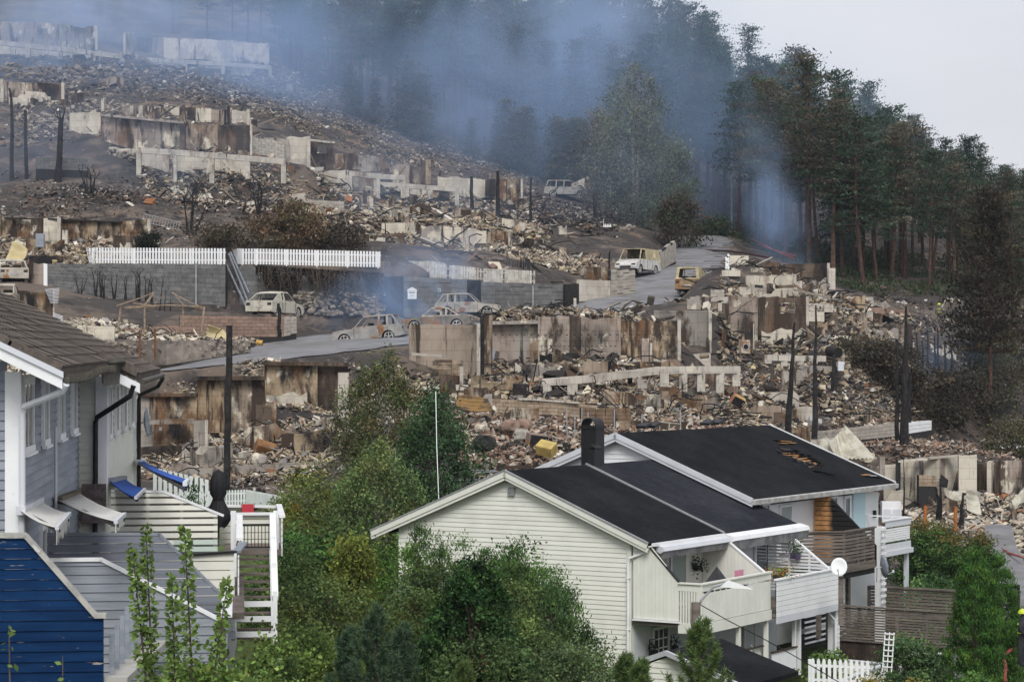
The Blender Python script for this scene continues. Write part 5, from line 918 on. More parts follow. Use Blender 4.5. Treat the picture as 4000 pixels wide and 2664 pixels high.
r.wall((2262,166.5,1093,1205),(2388,168.5,1096,1180), b_pale, rag=.02); r.blocks((2388,168.4,1052,1170),(2482,170.5,1056,1145), 8, 1.6, m_pblock, m_mort); r.wall((2270,172,1042,1095),(2375,173,1042,1095), b_tan, rag=.05)
r = Rn('tall stepped block wall behind the white van', 2610, 1050, 190, 'retaining_wall', 'wall'); r.blocks((2574,187,985,1060),(2642,192,938,1020), 8, .7, m_pblock, m_mort, ragged=.4)
r = Rn('reddish garden block wall carrying the burned white hatchback', 930, 1310, 140, 'retaining_wall', 'wall')
r.blocks((702,139,1232,1318),(1110,140.5,1237,1316), 6, .5, m_rblock, m_mort); r.blocks((1110,140.5,1237,1316),(1160,141.4,1238,1300), 5, .5, m_pblock, m_mort); r.wall((480,137,1280,1310),(702,139,1275,1316), m_rblock, .3, .1)
r = Rn('mortared stone wall along the lower road', 650, 1400, 129, 'retaining_wall', 'wall'); r.wall((375,126.5,1330,1440),(650,129,1328,1425), m_stone, .4, .05); r.wall((650,129,1330,1425),(980,133,1330,1375), m_stone, .4, .05)
_inv = WM(r.t).inverted(); 
def stones(root, A_, B_, n, s0, s1, mt, name='stone', out=.0):
    """single stones set proud of a wall face"""
    a0, a1, b0, b1 = P(A_[0],A_[3],A_[1]), P(A_[0],A_[2],A_[1]), P(B_[0],B_[3],B_[1]), P(B_[0],B_[2],B_[1]); inv = WM(root).inverted(); key = mt.name+name
    if key not in _UB:
        _UB[key] = []
        for k in range(5):
            bm = bmesh.new(); bmesh.ops.create_icosphere(bm, subdivisions=1, radius=.5)
            for v in bm.verts: v.co *= random.uniform(.75,1.1)
            me = bpy.data.meshes.new(name); bm.to_mesh(me); bm.free(); me.materials.append(mt); _UB[key].append(me)
    for i in range(n):
        u, v = random.random(), random.random(); p = a0.lerp(b0,u).lerp(a1.lerp(b1,u), v); o = link(name, random.choice(_UB[key]), root); o.location = inv @ (p + Vector((0,.1-out,0))); s_ = random.uniform(s0,s1); o.scale = (s_*1.3, s_*.9, s_*.85); o.rotation_euler = (random.uniform(-.4,.4), random.uniform(-.4,.4), random.uniform(-.3,.3))
stones(r.t, (385,126.4,1335,1435), (970,132.8,1335,1372), 200, .25, .5, m_stone)
r = Rn('low grey block retaining wall across the burned slope', 1000, 810, 200, 'retaining_wall', 'wall'); r.blocks((1050,203,770,810),(1345,206,788,828), 3, 1.0, m_pblock, m_mort); r.blocks((140,197,612,660),(345,198,618,668), 6, .7, m_block, m_mort)
r = Rn('white block garden wall with a leaning ladder', 3170, 1640, 153, 'retaining_wall', 'wall'); r.blocks((3062,151,1550,1645),(3265,154,1548,1638), 8, .7, m_pblock, m_mort)
r = Rn('long pale block wall along the lower right slope', 3400, 1700, 140, 'retaining_wall', 'wall'); r.blocks((3160,134,1690,1740),(3540,142,1648,1700), 4, .9, m_pblock, m_mort); r.blocks((3545,143,1650,1695),(3640,146,1642,1680), 3, .7, m_white, m_mort); r.wall((3050,131,1690,1730),(3165,134,1690,1735), b_tan, rag=.02)
for lab, A_, B_, n, s0, s1 in (('dry stone wall of big rubble stones on the left slope', (420,206,585,660), (545,203,600,700), 150, .25,.55), ('dry stone terrace wall behind the birch on the middle slope', (1920,206,888,915), (2480,214,885,925), 230, .3,.7), ('dry stone terrace wall under the white slab', (150,214,440,540), (280,212,455,560), 110, .3,.6), ('steep rubble stone bank below the topmost house', (0,245,250,300), (500,252,270,350), 230, .3,.7), ('stone facing at the foot of the creeper wall', (1150,158.9,1135,1228), (1500,157.9,1150,1240), 230, .2,.42)):
    t = thing('stone_wall', lab, 'wall', P(A_[0],A_[3],A_[1])); stones(t, A_, B_, n, s0, s1, m_stone)

# broken stubs of inner walls, piers and footings that still stand in each ruin
rs = random.Random(5)
def stubs(key, px0, px1, D0, D1, n, mats):
    r = [q for q in RNS if key in q.t['label']][0]; inv = WM(r.t).inverted()
    for k in range(n):
        px, D = rs.uniform(px0, px1), rs.uniform(D0, D1); p = on(px, D); w_ = rs.uniform(.5, 3.2); h = rs.uniform(.25, 1.15)*(1 if w_ > 1 else 1.2); nt0 = rs.uniform(-.2,1.2); sl_ = rs.uniform(-.25,.25); th = rs.uniform(.2,.4); a = rs.choice((0,0,0,.25,-.2,1.4,1.2)); m = max(3, int(w_/.3)); hole = None
        top = [(-w_/2 + w_*i/m, h*(rs.uniform(.93,1.0) - (.35 if abs(i/m-nt0) < .16 else 0) + sl_*(i/m-.5))) for i in range(m+1)]; poly = [Vector((-w_/2,0,-.6)), Vector((w_/2,0,-.6))] + [Vector((x,0,z)) for x, z in top[::-1]]
        o = MB().prism(poly, (0,th,0)).build('wall_stub', rs.choice(mats)); o.parent = r.t; o.location = inv @ p; o.rotation_euler = (rs.uniform(-.05,.05), rs.uniform(-.04,.04), a)
A1 = [b_pale, b_tan, b_grey, b_tan, b_frame, b_pink, b_dark, b_dark, b_gold]
for a in (('nearest burned basement', 600,1330,109,119.5,14,A1), ('tall smooth sooty wall', 1700,1950,121,127,6,A1), ('long burned basement wall', 1930,2880,122,133,26,A1), ('low tan foundation', 1850,2900,109,118,12,[b_tan,b_pale,b_grey]), ('tall burned shell', 2700,3150,133,148,18,A1), ('upper pale burned walls', 2850,3220,152,172,12,[b_cream,b_grey,b_tan,b_dark]), ('stacked pale portal', 3150,3520,144,175,26,A1), ('bleached partition', 3450,4020,122,131,6,[b_cream,b_tan,b_grey]), ('middle terrace', 1300,2050,207,221,22,A1), ('pale doorway slab', 1300,2250,181,204,24,A1), ('large brown burned shell', 560,1200,198,207,14,A1), ('row of narrow burned', 350,1100,213,226,14,A1), ('low burned house shell', 0,420,226,238,8,A1), ('topmost burned house', 0,500,244,262,10,A1), ('flaking white plaster', 500,1150,262,284,10,A1), ('golden scorched walls', 0,600,166,173,10,[b_gold,b_tan,b_cream,b_dark]), ('behind the brown tiled roof', 0,420,121,128,6,[b_gold,b_tan,b_cream])): stubs(*a)
# ------------------------------------------------------------------ rubble: real chips, boards and lumps, nobody could count them
PAL = {'ash': [(.54,.495,.42,3),(.42,.355,.265,5),(.33,.26,.185,4),(.18,.13,.095,3),(.038,.033,.03,4.5),(.22,.21,.20,3),(.24,.12,.065,.5),(.45,.39,.22,.5)],
       'pale': [(.58,.53,.45,4),(.50,.44,.34,4),(.36,.28,.2,2),(.06,.052,.045,2.5),(.3,.29,.28,1.5),(.30,.13,.06,.5)],
       'dark': [(.035,.03,.028,6),(.09,.075,.065,3),(.3,.27,.23,2),(.17,.11,.08,2),(.5,.47,.42,.8)],
       'red': [(.29,.19,.135,3),(.20,.13,.095,3),(.40,.335,.265,3),(.045,.04,.036,4.5),(.50,.46,.40,2)],
       'blue': [(.24,.20,.16,5),(.35,.295,.235,4),(.05,.046,.044,4),(.15,.12,.10,3),(.50,.47,.43,1)]}
m_rub = MA('burned_rubble', rough=.95, rand=0)
def chips(n, rg, s0, s1, kinds=(.45,.25,.30)):
    """unit pieces -> (n,8,3) corners: lumps, plates, sticks"""
    base = np.array([(-1,-1,-1),(1,-1,-1),(1,1,-1),(-1,1,-1),(-1,-1,1),(1,-1,1),(1,1,1),(-1,1,1)], float)*.5
    k = rg.choice(3, n, p=kinds); s = s0*(s1/s0)**(rg.random(n)**1.7); dim = np.empty((n,3))
    for t, (a, b_, c) in enumerate((((.7,1.3),(.6,1.1),(.4,.8)), ((.9,1.8),(.7,1.3),(.06,.14)), ((2.2,4.5),(.14,.26),(.08,.2)))):
        m = k == t; q = m.sum(); dim[m] = np.stack([rg.uniform(*a,q), rg.uniform(*b_,q), rg.uniform(*c,q)], -1)
    dim *= s[:,None]; v = base[None]*dim[:,None]; v = v*(1 + rg.uniform(-.22,.22,(n,8,3)))
    yaw = rg.random(n)*6.283; tx = rg.normal(0,.45,n); ty = rg.normal(0,.45,n)
    cy_, sy = np.cos(yaw), np.sin(yaw); cx, sx = np.cos(tx), np.sin(tx); cz, sz = np.cos(ty), np.sin(ty); o = np.zeros(n); i = np.ones(n)
    Rz = np.stack([np.stack([cy_,-sy,o],-1), np.stack([sy,cy_,o],-1), np.stack([o,o,i],-1)], 1); Rx = np.stack([np.stack([i,o,o],-1), np.stack([o,cx,-sx],-1), np.stack([o,sx,cx],-1)], 1); Ry = np.stack([np.stack([cz,o,sz],-1), np.stack([o,i,o],-1), np.stack([-sz,o,cz],-1)], 1)
    return np.einsum('nij,nkj->nki', Rz @ Rx @ Ry, v), dim
EXC = [(p.x, p.y, r_) for p, r_ in ((P(2705,1156,168),3.6),(P(2492,1068,183),3.2),(P(2860,1150,166),2.6),(P(1075,1240,145),3.0),(P(2218,772,236),3.2),(P(1830,1236,153.5),3.0),(P(1710,1290,147),3.0),(P(42,1112,147),3.0))]   # keep the wrecks clear
_BF = np.array([(0,3,2,1),(4,5,6,7),(0,1,5,4),(1,2,6,5),(2,3,7,6),(3,0,4,7)])
def rubble(label, px0, px1, D0, D1, n, s0, s1, pal, seed, pile=.35, kinds=(.30,.34,.36), name='rubble', D0b=None, D1b=None):
    """fill photo columns px0..px1 between distances; D0b, D1b give the distances at the right end"""
    rg = np.random.default_rng(seed); u = rg.random(n); px = px0 + (px1-px0)*u; a = D0 + ((D0b or D0)-D0)*u; b_ = D1 + ((D1b or D1)-D1)*u; y = a + (b_-a)*rg.random(n); x = (px-2000)/F*y
    clump = vnoise(x, y, 3.1, seed)+.6*vnoise(x, y, 1.2, seed+1); w01 = (y-a)/(b_-a); edge = np.minimum(np.minimum(u,1-u)*5, np.minimum(w01,1-w01)*4); keep = (clump > rg.uniform(-.75,.25,n)) & (rg.random(n) < np.clip(edge+.15,0,1)); x, y, clump = x[keep], y[keep], clump[keep]; n = len(x)
    d = np.sqrt((x[:,None]-_rx[None,:,0])**2+(y[:,None]-_rx[None,:,1])**2); k = d.argmin(1); ok = d.min(1) > _rx[k,3]/2+.1
    for ex, ey, er in EXC: ok &= (x-ex)**2+(y-ey)**2 > er*er
    x, y, clump = x[ok], y[ok], clump[ok]; n = len(x)
    c, dim = chips(n, rg, s0, s1, kinds); z = Gz(x, y) + np.clip(clump+.25,0,1)*pile*rg.random(n) + dim[:,2]*.25
    v = c + np.stack([x,y,z],-1)[:,None]; f = (_BF[None] + 8*np.arange(n)[:,None,None]).reshape(-1,4)
    P_ = np.array(PAL[pal]); ci = rg.choice(len(P_), n, p=P_[:,3]/P_[:,3].sum()); col = P_[ci,:3]*rg.uniform(.7,1.25,(n,1))
    o = mesh_np(name, v.reshape(-1,3), f, m_rub, np.repeat(col, 6, axis=0)); tag(o, label, None, None, 'stuff'); return o
for i, a in enumerate([(q[0],q[1],q[2],q[3],q[4],int(q[5]*(2.3 if q[3] < 175 else 2.9)),q[6]*(.75 if q[3] < 175 else .65),q[7]*(.6 if q[3] < 175 else .5),q[8]) for q in [
 ('rubble in the nearest burned basement', 520,1345,107.5,120.8,10000,.07,.6,'ash'), ('rubble below the pale fence line', 640,1200,100,109,2500,.06,.4,'dark'), ('rubble on the wall head by the lower road', 600,1350,121.6,125.5,3600,.08,.5,'ash'),
 ('rubble on the mound behind the birches', 1330,1700,116,128,3000,.07,.5,'ash'), ('scattered pale litter under the smoke', 980,2100,232,262,4500,.1,.6,'blue'),
 ('rubble behind the chimney shell', 1690,2920,120.5,134.5,11000,.07,.65,'ash'), ('rubble on the terrace below the tan foundation', 1780,2300,105,119,6500,.07,.6,'red'), ('rubble and red soil behind the ridge of the houses', 2250,2960,107,122,6000,.06,.5,'red'),
 ('rubble on the head of the long basement wall', 1900,2680,137.2,143,3200,.08,.55,'ash'), ('rubble around the tall black shell', 2790,3180,130,150,6500,.08,.7,'ash'), ('rubble between the vans and the pale walls', 2800,3240,150.5,176,6500,.08,.7,'ash'), ('rubble of the portal frame house', 3120,3600,140,178,9000,.08,.7,'ash'),
 ('loose stones on the burned slope at right', 3250,3950,134,152,4500,.07,.5,'red'), ('bleached rubble under the partition walls', 3440,4060,121,132.3,8000,.08,.7,'pale'), ('rubble behind the partition walls', 3420,4060,134.5,143,3500,.08,.5,'red'),
 ('rubble of the middle terrace houses', 1230,2080,206,224,7500,.1,.85,'ash'), ('rubble slope above the white fence', 1180,2150,181,205,8500,.1,.8,'ash'), ('scattered debris below the parked minivan', 1850,2420,205,236,4200,.1,.8,'dark'), ('debris between the burned hedge and the vans', 1950,2480,172,187,4200,.1,.7,'ash'),
 ('rubble inside the long pale frame', 540,1340,197,207,5500,.1,.8,'ash'), ('rubble of the second tier', 0,1000,208,236,4500,.1,.8,'blue'), ('rubble between the topmost houses', 0,1150,238,285,6500,.1,.9,'blue'), ('stones on the steep bank at the top', 900,1350,236,290,4000,.1,.8,'blue'),
 ('rubble of the long golden shell', -60,620,163,174.5,4500,.08,.7,'ash'), ('rubble and insulation beside the gazebo frame', 230,1000,131.5,139.5,5000,.07,.6,'pale'), ('charred litter on the left slope', 0,1250,172,200,5500,.08,.45,'dark'), ('rubble behind the tiled roof', -60,420,118,134,3500,.08,.6,'pale'), ('burned litter beyond the forest edge wall', 3400,4100,155,200,4200,.08,.5,'dark')]]):
    rubble(*a, seed=40+i)
rubble('long charred boards and pipes lying over the ruins', 1700,3500,120,170,900,.35,1.1,'dark',90,.5,(.05,.1,.85),'debris'); rubble('long boards and pipes lying over the upper ruins', 500,2300,185,225,500,.4,1.2,'blue',91,.5,(.05,.15,.8),'debris')
rubble('large broken slabs among the ruins', 1750,3500,118,168,420,.3,.85,'pale',92,.4,(.3,.65,.05),'debris'); rubble('large broken slabs among the upper ruins', 500,2200,185,222,260,.35,1.0,'pale',93,.4,(.3,.65,.05),'debris'); rubble('large broken slabs in the near basement', 560,1340,108,120,90,.3,.8,'ash',94,.4,(.3,.65,.05),'debris')

def tangle(label, px0, px1, D0, D1, n, r0, ln, seed):
    """twisted bars, cables and springs left by the fire"""
    rg = random.Random(seed); mb = MB(); inv = None
    for k in range(n):
        D = rg.uniform(D0, D1); p = on(rg.uniform(px0, px1), D, .1); a = rg.uniform(0,6.28); up = rg.uniform(.2,1.1); pts = [p]
        for j in range(5): a += rg.uniform(-.9,.9); up += rg.uniform(-.9,.3); q = pts[-1]+Vector((math.cos(a), math.sin(a)*.6, up*.7))*ln*rg.uniform(.15,.35); q.z = max(q.z, p.z); pts.append(q)
        mb.tube(pts, r0*rg.uniform(.6,1.3), 4, False)
    o = mb.build('debris', m_char, None, False, False); return tag(o, label, None, None, 'stuff')
tangle('twisted black bars and cables in the centre rubble', 1900,2900,121,134,230,.03,1.6,1); tangle('twisted bars on the long wall head', 1950,2450,138,142,70,.03,1.6,2); tangle('twisted bars in the near basement', 560,1330,108,120,110,.025,1.4,3); tangle('twisted bars in the right rubble', 2800,3500,142,172,230,.035,1.8,4); tangle('twisted bars on the middle terrace', 1200,2300,184,222,220,.045,2.2,5); tangle('twisted bars under the long frame', 560,1200,197,205,80,.045,2.0,6); tangle('wire furniture frames beside the gazebo', 460,900,132,138,70,.025,1.2,7); tangle('twisted bars in the bleached rubble', 3500,4000,122,131,80,.03,1.5,8)
# ------------------------------------------------------------------ burned-out vehicles
def carpaint(name, base, rust=.5, dark=.3, rustc=(.25,.125,.06)):
    rust += .12; dark += .2
    return M(name, base, .75, tuple(x*.7 for x in base), scale=1.6, thr=(.4,.65), bump=.12, bscale=12, rand=0, spots=[(rustc, 1.1, .66-.2*rust, .74-.2*rust), ((.10,.05,.03), 2.2, .74-.14*rust, .80-.14*rust), ((.035,.033,.033), 1.0, .78-.22*dark, .88-.22*dark)])
m_rim = M('burned_rim', (.50,.49,.47), .6, (.33,.31,.29), scale=6, bump=.1, rand=.1); m_cin = M('burned_cabin', (.022,.02,.019), .95, (.06,.05,.042), scale=3, bump=.2, rand=0)
def make_car(label, cat, loc, rz, L_, W_, H_, kind, paint, roofp=None, pitch=0.0, roll=0.0, group='burned-out cars', name='burned_car', open_hood=False):
    t = thing(name, label, cat, loc, rz, group); t.rotation_euler = (roll, pitch, rz)
    h = L_/2; wr = .33; fx, rx_ = h*.63, -h*.60
    P_ = {'suv': dict(zb=.58*H_, hood=.56*H_, nose=.44*H_, xa=h*.36, xa2=h*.02, xd=-h*.93, xd2=-h*.74, tail=.58*H_, rr=.97), 'hatch': dict(zb=.60*H_, hood=.56*H_, nose=.42*H_, xa=h*.45, xa2=h*.05, xd=-h*.90, xd2=-h*.45, tail=.66*H_, rr=.93),
          'sedan': dict(zb=.60*H_, hood=.58*H_, nose=.45*H_, xa=h*.42, xa2=h*.06, xd=-h*.72, xd2=-h*.36, tail=.66*H_, rr=.95), 'mpv': dict(zb=.56*H_, hood=.52*H_, nose=.40*H_, xa=h*.56, xa2=h*.18, xd=-h*.95, xd2=-h*.86, tail=.56*H_, rr=.98), 'van': dict(zb=.54*H_, hood=.50*H_, nose=.36*H_, xa=h*.66, xa2=h*.40, xd=-h*.98, xd2=-h*.95, tail=.54*H_, rr=.99)}[kind]
    zb, xa, xa2, xd, xd2 = P_['zb'], P_['xa'], P_['xa2'], P_['xd'], P_['xd2']
    prof = [(-h+.04,.30)]
    for cx in (rx_, fx):
        for k in range(9):
            a = math.pi - math.pi*k/8; prof.append((cx + (wr+.08)*math.cos(a), .26 + (wr+.10)*math.sin(a)))
    prof += [(h-.06,.28),(h,.42),(h-.03,P_['nose']*.92),(h-.18,P_['nose']+.06),(h*.80,P_['hood']-.05),(xa+.05,P_['hood']),(xa,zb),(xd,zb),(-h+.03,P_['tail']-.04),(-h,.55),(-h,.40)]
    yo = W_/2; n = len(prof); mb = MB(); ring = []
    ys = [(-yo,.90),(-yo*.97,.985),(-yo*.5,1.0),(yo*.5,1.0),(yo*.97,.985),(yo,.90)]
    def pt(x, z, y, s): return (x*(.985 if abs(y) == yo else 1), y, z if z < .5 else .5+(z-.5)*(1 if abs(y) < yo*.9 else .99))
    vs = [pt(x, z, y, s) for (y, s) in ys for x, z in prof]; fs = []; mi = []
    for j in range(len(ys)-1):
        for i in range(n):
            i2 = (i+1) % n; top = prof[i][1] >= zb-.001 and prof[i2][1] >= zb-.001 and prof[i] == (xa,zb); arch = prof[i][1] < wr+.4 and i < 19
            fs.append((j*n+i, j*n+i2, (j+1)*n+i2, (j+1)*n+i)); mi.append(1 if (top or arch) else 0)
    tri = tessellate_polygon([[Vector((x,z,0)) for x,z in prof]])
    for tt in tri: fs.append(tuple(tt)); mi.append(0); fs.append(tuple((len(ys)-1)*n+i for i in reversed(tt))); mi.append(0)
    mb.v = vs; mb.f = fs; mb.mi = mi
    o = lb(mb, 'body', [paint, m_cin], t); bv = o.modifiers.new('round', 'BEVEL'); bv.width = .05; bv.segments = 2; bv.limit_method = 'ANGLE'; bv.angle_limit = R(38)
    # greenhouse: two side frames with window openings, roof skin, pillars across
    rr = P_['rr']; out = [(xa+.02,zb-.02),(xa2+.06,H_*.985),(xa2-.15*h,H_),((xa2+xd2)/2,H_),(xd2,H_*rr),(xd-.0,zb-.02)]
    def tz(x, z, y): k = max(0, (z-zb)/(H_-zb)); return (x, y*(1-.15*k), z)
    lo, hi = zb+.06, H_-.10
    def xl(z, A_, B_): return A_[0] + (B_[0]-A_[0])*((z-A_[1])/(B_[1]-A_[1]))
    fA = lambda z: xl(z, (xa,zb), (xa2+.06,H_)); fD = lambda z: xl(z, (xd,zb), (xd2,H_*rr))
    cuts = {'suv': (.50,.80), 'hatch': (.50,.84), 'sedan': (.52,.86), 'mpv': (.30,.63), 'van': (.22,.22)}[kind]
    bl = [fA, *[(lambda z, q=q: (xa2 + (xd2-xa2)*q)) for q in cuts], fD]; holes = []
    segs = [(0,1),(1,2),(2,3)] if kind != 'van' else [(0,1)]
    for a, b_ in segs:
        f0, f1 = bl[a], bl[b_]; m0 = .07 if a == 0 else .05; m1 = .05 if b_ < 3 else .10
        q = [(f0(lo)-m0-.02,lo),(f0(hi)-m0,hi),(f1(hi)+m1,hi if b_ < 3 else hi-.02),(f1(lo)+m1+.02,lo)]
        if q[0][0]-q[3][0] > .18 and q[1][0]-q[2][0] > .02: holes.append(q)
    up = MB()
    for sgn in (-1,1):
        y = sgn*yo*.97; outer = [Vector(tz(x,z,y)) for x,z in out]; hs_ = [[Vector(tz(x,z,y)) for x,z in q] for q in holes]; up.prism(outer, (0,-sgn*.06,0), holes=hs_)
    top = out[1:5]
    for i in range(len(top)-1):
        a, b_ = top[i], top[i+1]; yy = [-.97,-.5,0,.5,.97]
        for k in range(4): q = [tz(a[0],a[1]+.03*(1-abs(yy[k])),yo*yy[k]), tz(b_[0],b_[1]+.03*(1-abs(yy[k])),yo*yy[k]), tz(b_[0],b_[1]+.03*(1-abs(yy[k+1])),yo*yy[k+1]), tz(a[0],a[1]+.03*(1-abs(yy[k+1])),yo*yy[k+1])]; up.prism(q, (0,0,-.04))
    if kind == 'van':
        q = [tz(xd,zb,-yo*.95),tz(xd,zb,yo*.95),tz(xd2,H_*rr,yo*.95),tz(xd2,H_*rr,-yo*.95)]; c_ = [Vector(v) for v in q]; ce = sum(c_, Vector())/4
        up.prism(c_, (.05,0,0), holes=[[v.lerp(ce,.24) for v in c_]])
    lb(up, 'roof_shell', roofp or paint, t)
    for x, z in ((xa,zb),(xd,zb)): pbeam('cross_bar', tz(x,z,-yo*.93), tz(x,z,yo*.93), .10, .06, paint, t)
    # doors: raised seams and handles
    for sgn in (-1,1):
        for q in cuts if kind != 'van' else (.22,.52):
            x = xa2 + (xd2-xa2)*q; pbox('door_seam', (x, sgn*(yo+.002), (zb+.34)/2), (.025,.02,zb-.36), m_cin, t); pbox('door_handle', (x+.16, sgn*(yo+.012), zb-.12), (.16,.03,.035), paint, t)
        pbox('door_seam', (xa-.05, sgn*(yo+.002), (zb+.36)/2), (.025,.02,zb-.40), m_cin, t)
    for x in (h-.1,): 
        for y in (-yo*.72, yo*.72): pbox('headlight', (x,y,P_['nose']*.93), (.16,.34,.12), m_cin, t)
    for y in (-yo*.78, yo*.78): pbox('tail_light', (-h+.03,y,.62*zb+.2), (.06,.26,.16), m_cin, t)
    pbox('grille', (h-.0,0,.45), (.04,W_*.5,.16), m_cin, t); pbox('number_plate', (-h-.015,0,.62), (.02,.5,.12), m_rim, t); pbox('rear_bumper', (-h-.01,0,.42), (.08,W_*.92,.16), paint, t)
    for x in (xa2*.6+.1, xd2*.45):
        for y in (-.36,.36): pbox('seat_frame', (x-.2,y,zb*.98), (.12,.42,.55), m_cin, t, (0,-.25,0))
    wme = None
    for x in (fx, rx_):
        for sgn in (-1,1):
            wv = MB(); y0 = sgn*(yo-.06); m_ = 20
            wh = thing('wheel', None, None) if False else link('wheel', None, t); wh.location = (x, y0, .30)
            for k in range(m_): a0, a1 = 2*math.pi*k/m_, 2*math.pi*(k+1)/m_; wv.prism([(.29*math.cos(a0),0,.29*math.sin(a0)),(.29*math.cos(a1),0,.29*math.sin(a1)),(.25*math.cos(a1),0,.25*math.sin(a1)),(.25*math.cos(a0),0,.25*math.sin(a0))], (0,-sgn*.16,0))
            lb(wv, 'rim', m_rim, wh); sp = MB()
            for k in range(5):
                for dk in (-.13,.13): a = 2*math.pi*k/5+.3; sp.beam((.05*math.cos(a),sgn*.012,.05*math.sin(a)), (.26*math.cos(a+dk),sgn*.012,.26*math.sin(a+dk)), .035, .035, (0,1,0))
            sp.tube([(0,-.03*sgn,0),(0,.02*sgn,0)], .07, 8); lb(sp, 'spokes', m_rim, wh)
            lb(MB().tube([(0,-sgn*.12,0),(0,-sgn*.2,0)], .24, 12), 'brake_drum', m_cin, wh)
    if open_hood: lb(MB().prism([(xa,-yo*.8,zb),(xa,yo*.8,zb),(h*.7,yo*.7,zb+.55),(h*.7,-yo*.7,zb+.55)], (0,0,.03)), 'raised_hood', paint, t)
    return t
p_ash = carpaint('ash_grey_car', (.33,.32,.305), .45, .25); p_white = carpaint('bleached_white_car', (.52,.49,.41), .2, .2); p_dark = carpaint('sooty_car', (.20,.185,.165), .55, .55); p_beige = carpaint('ash_beige_car', (.44,.40,.34), .45, .15); p_van = carpaint('white_van_paint', (.58,.57,.54), .22, .08, (.50,.36,.15)); p_vroof = carpaint('ochre_burned_roof', (.46,.39,.24), .4, .05, (.62,.54,.36)); p_rust = carpaint('rusty_van', (.30,.21,.12), .6, .45)
_rd = []
make_car('ash grey burned SUV with bare star rims on the lower road', 'car', P(1445,1340,139) + Vector((0,.6,0)), R(180-10), 4.55, 1.85, 1.66, 'suv', p_ash, None, R(4.5), 0)
make_car('bleached white burned hatchback parked above the reddish wall', 'car', P(1075,1240,145), R(69), 4.6, 1.9, 1.62, 'hatch', p_white)
make_car('dark burned sedan behind the grey SUV', 'car', P(1710,1290,147), R(180-6), 4.5, 1.8, 1.48, 'sedan', p_dark, p_beige, R(2))
make_car('beige burned estate car nearest the block wall', 'car', P(1830,1236,153.5), R(-8), 4.4, 1.8, 1.55, 'suv', p_beige, None, 0)
make_car('pale burned minivan standing on the upper terrace', 'car', P(2218,772,236), R(-12), 4.7, 1.85, 1.75, 'mpv', p_ash, None, R(2))
make_car('second burned car behind the minivan', 'car', P(2310,752,241), R(0), 4.3, 1.75, 1.5, 'hatch', p_beige)
make_car('white burned panel van with ochre roof beside the road', 'van', P(2492,1068,183), R(-118), 4.8, 1.9, 1.95, 'van', p_van, p_vroof, 0, 0, name='burned_van')
make_car('rusty burned panel van seen from behind at the road edge', 'van', P(2705,1156,168)+Vector((0,0,.1)), R(76), 4.6, 1.85, 1.95, 'van', p_rust, p_vroof, 0, 0, name='burned_van')
make_car('dark burned car wedged between the rusty van and the rubble', 'car', P(2860,1150,166), R(172), 4.5, 1.8, 1.5, 'hatch', p_dark, None, R(-3))
make_car('grey burned car with black rear window beside the garage stub', 'car', P(42,1112,147), R(108), 4.4, 1.85, 1.6, 'hatch', p_beige, p_white)
make_car('small burned car on the lower left rubble beside the tiled roof', 'car', P(10,1215,127), R(95), 4.3, 1.8, 1.5, 'hatch', p_beige)
# ------------------------------------------------------------------ vegetation
rt = random.Random(11)
def leafquads(c, size, rg, aspect=.55, dirs=None, flat=0.0):
    """leaf-sized quads around the points c; dirs gives a preferred long axis"""
    n = len(c); d = rg.normal(size=(n,3))
    if dirs is not None: d = d*.55 + dirs
    d /= np.linalg.norm(d, axis=1, keepdims=True)+1e-9; e = rg.normal(size=(n,3)); e[:,2] *= (1-flat); e -= d*(e*d).sum(1,keepdims=True); e /= np.linalg.norm(e, axis=1, keepdims=True)+1e-9
    s = (size*rg.uniform(.6,1.3,n))[:,None]; a = d*s*.5; b_ = e*s*aspect*.5
    v = np.stack([c-a, c+b_*1.0, c+a, c-b_*1.0], 1); return v
def foliage(name, pts, size, cols, mt, parent, rg, aspect=.55, dirs=None, flat=0.0, smooth=False):
    v = leafquads(pts, size, rg, aspect, dirs, flat); n = len(pts); f = np.arange(4*n).reshape(n,4); return mesh_np(name, v.reshape(-1,3), f, mt, cols, parent)
m_leaf = MA('leaf', rough=.7, rand=.14, trans=.25); m_bark = M('pine_bark', (.055,.038,.03), .95, (.12,.065,.045), scale=3, bump=.8, bscale=14, rand=.2, coords='Object'); m_barkr = M('upper_pine_bark', (.17,.088,.055), .9, (.11,.065,.045), scale=3, bump=.6, bscale=14, rand=.2, coords='Object'); m_limb = M('pine_limb_bark', (.12,.07,.05), .9, (.07,.05,.04), scale=2, bump=.4, rand=.2, coords='Object'); m_birch = M('birch_bark', (.34,.32,.29), .85, (.08,.075,.07), scale=3, stretch=(1,1,3), bump=.3, rand=.1, coords='Object'); m_twig = M('brown_twig', (.07,.05,.038), .9, (.11,.085,.065), scale=5, bump=.3, rand=.15, coords='Object')
LIFT = 1.0
def tint(rg, n, base, var=.3, alt=None, pa=.0):
    c = np.array(base)[None]*LIFT*rg.uniform(1-var,1+var,(n,1))
    if alt is not None: m = rg.random(n) < pa; c[m] = np.array(alt)[None]*rg.uniform(1-var,1+var,(m.sum(),1))
    return c
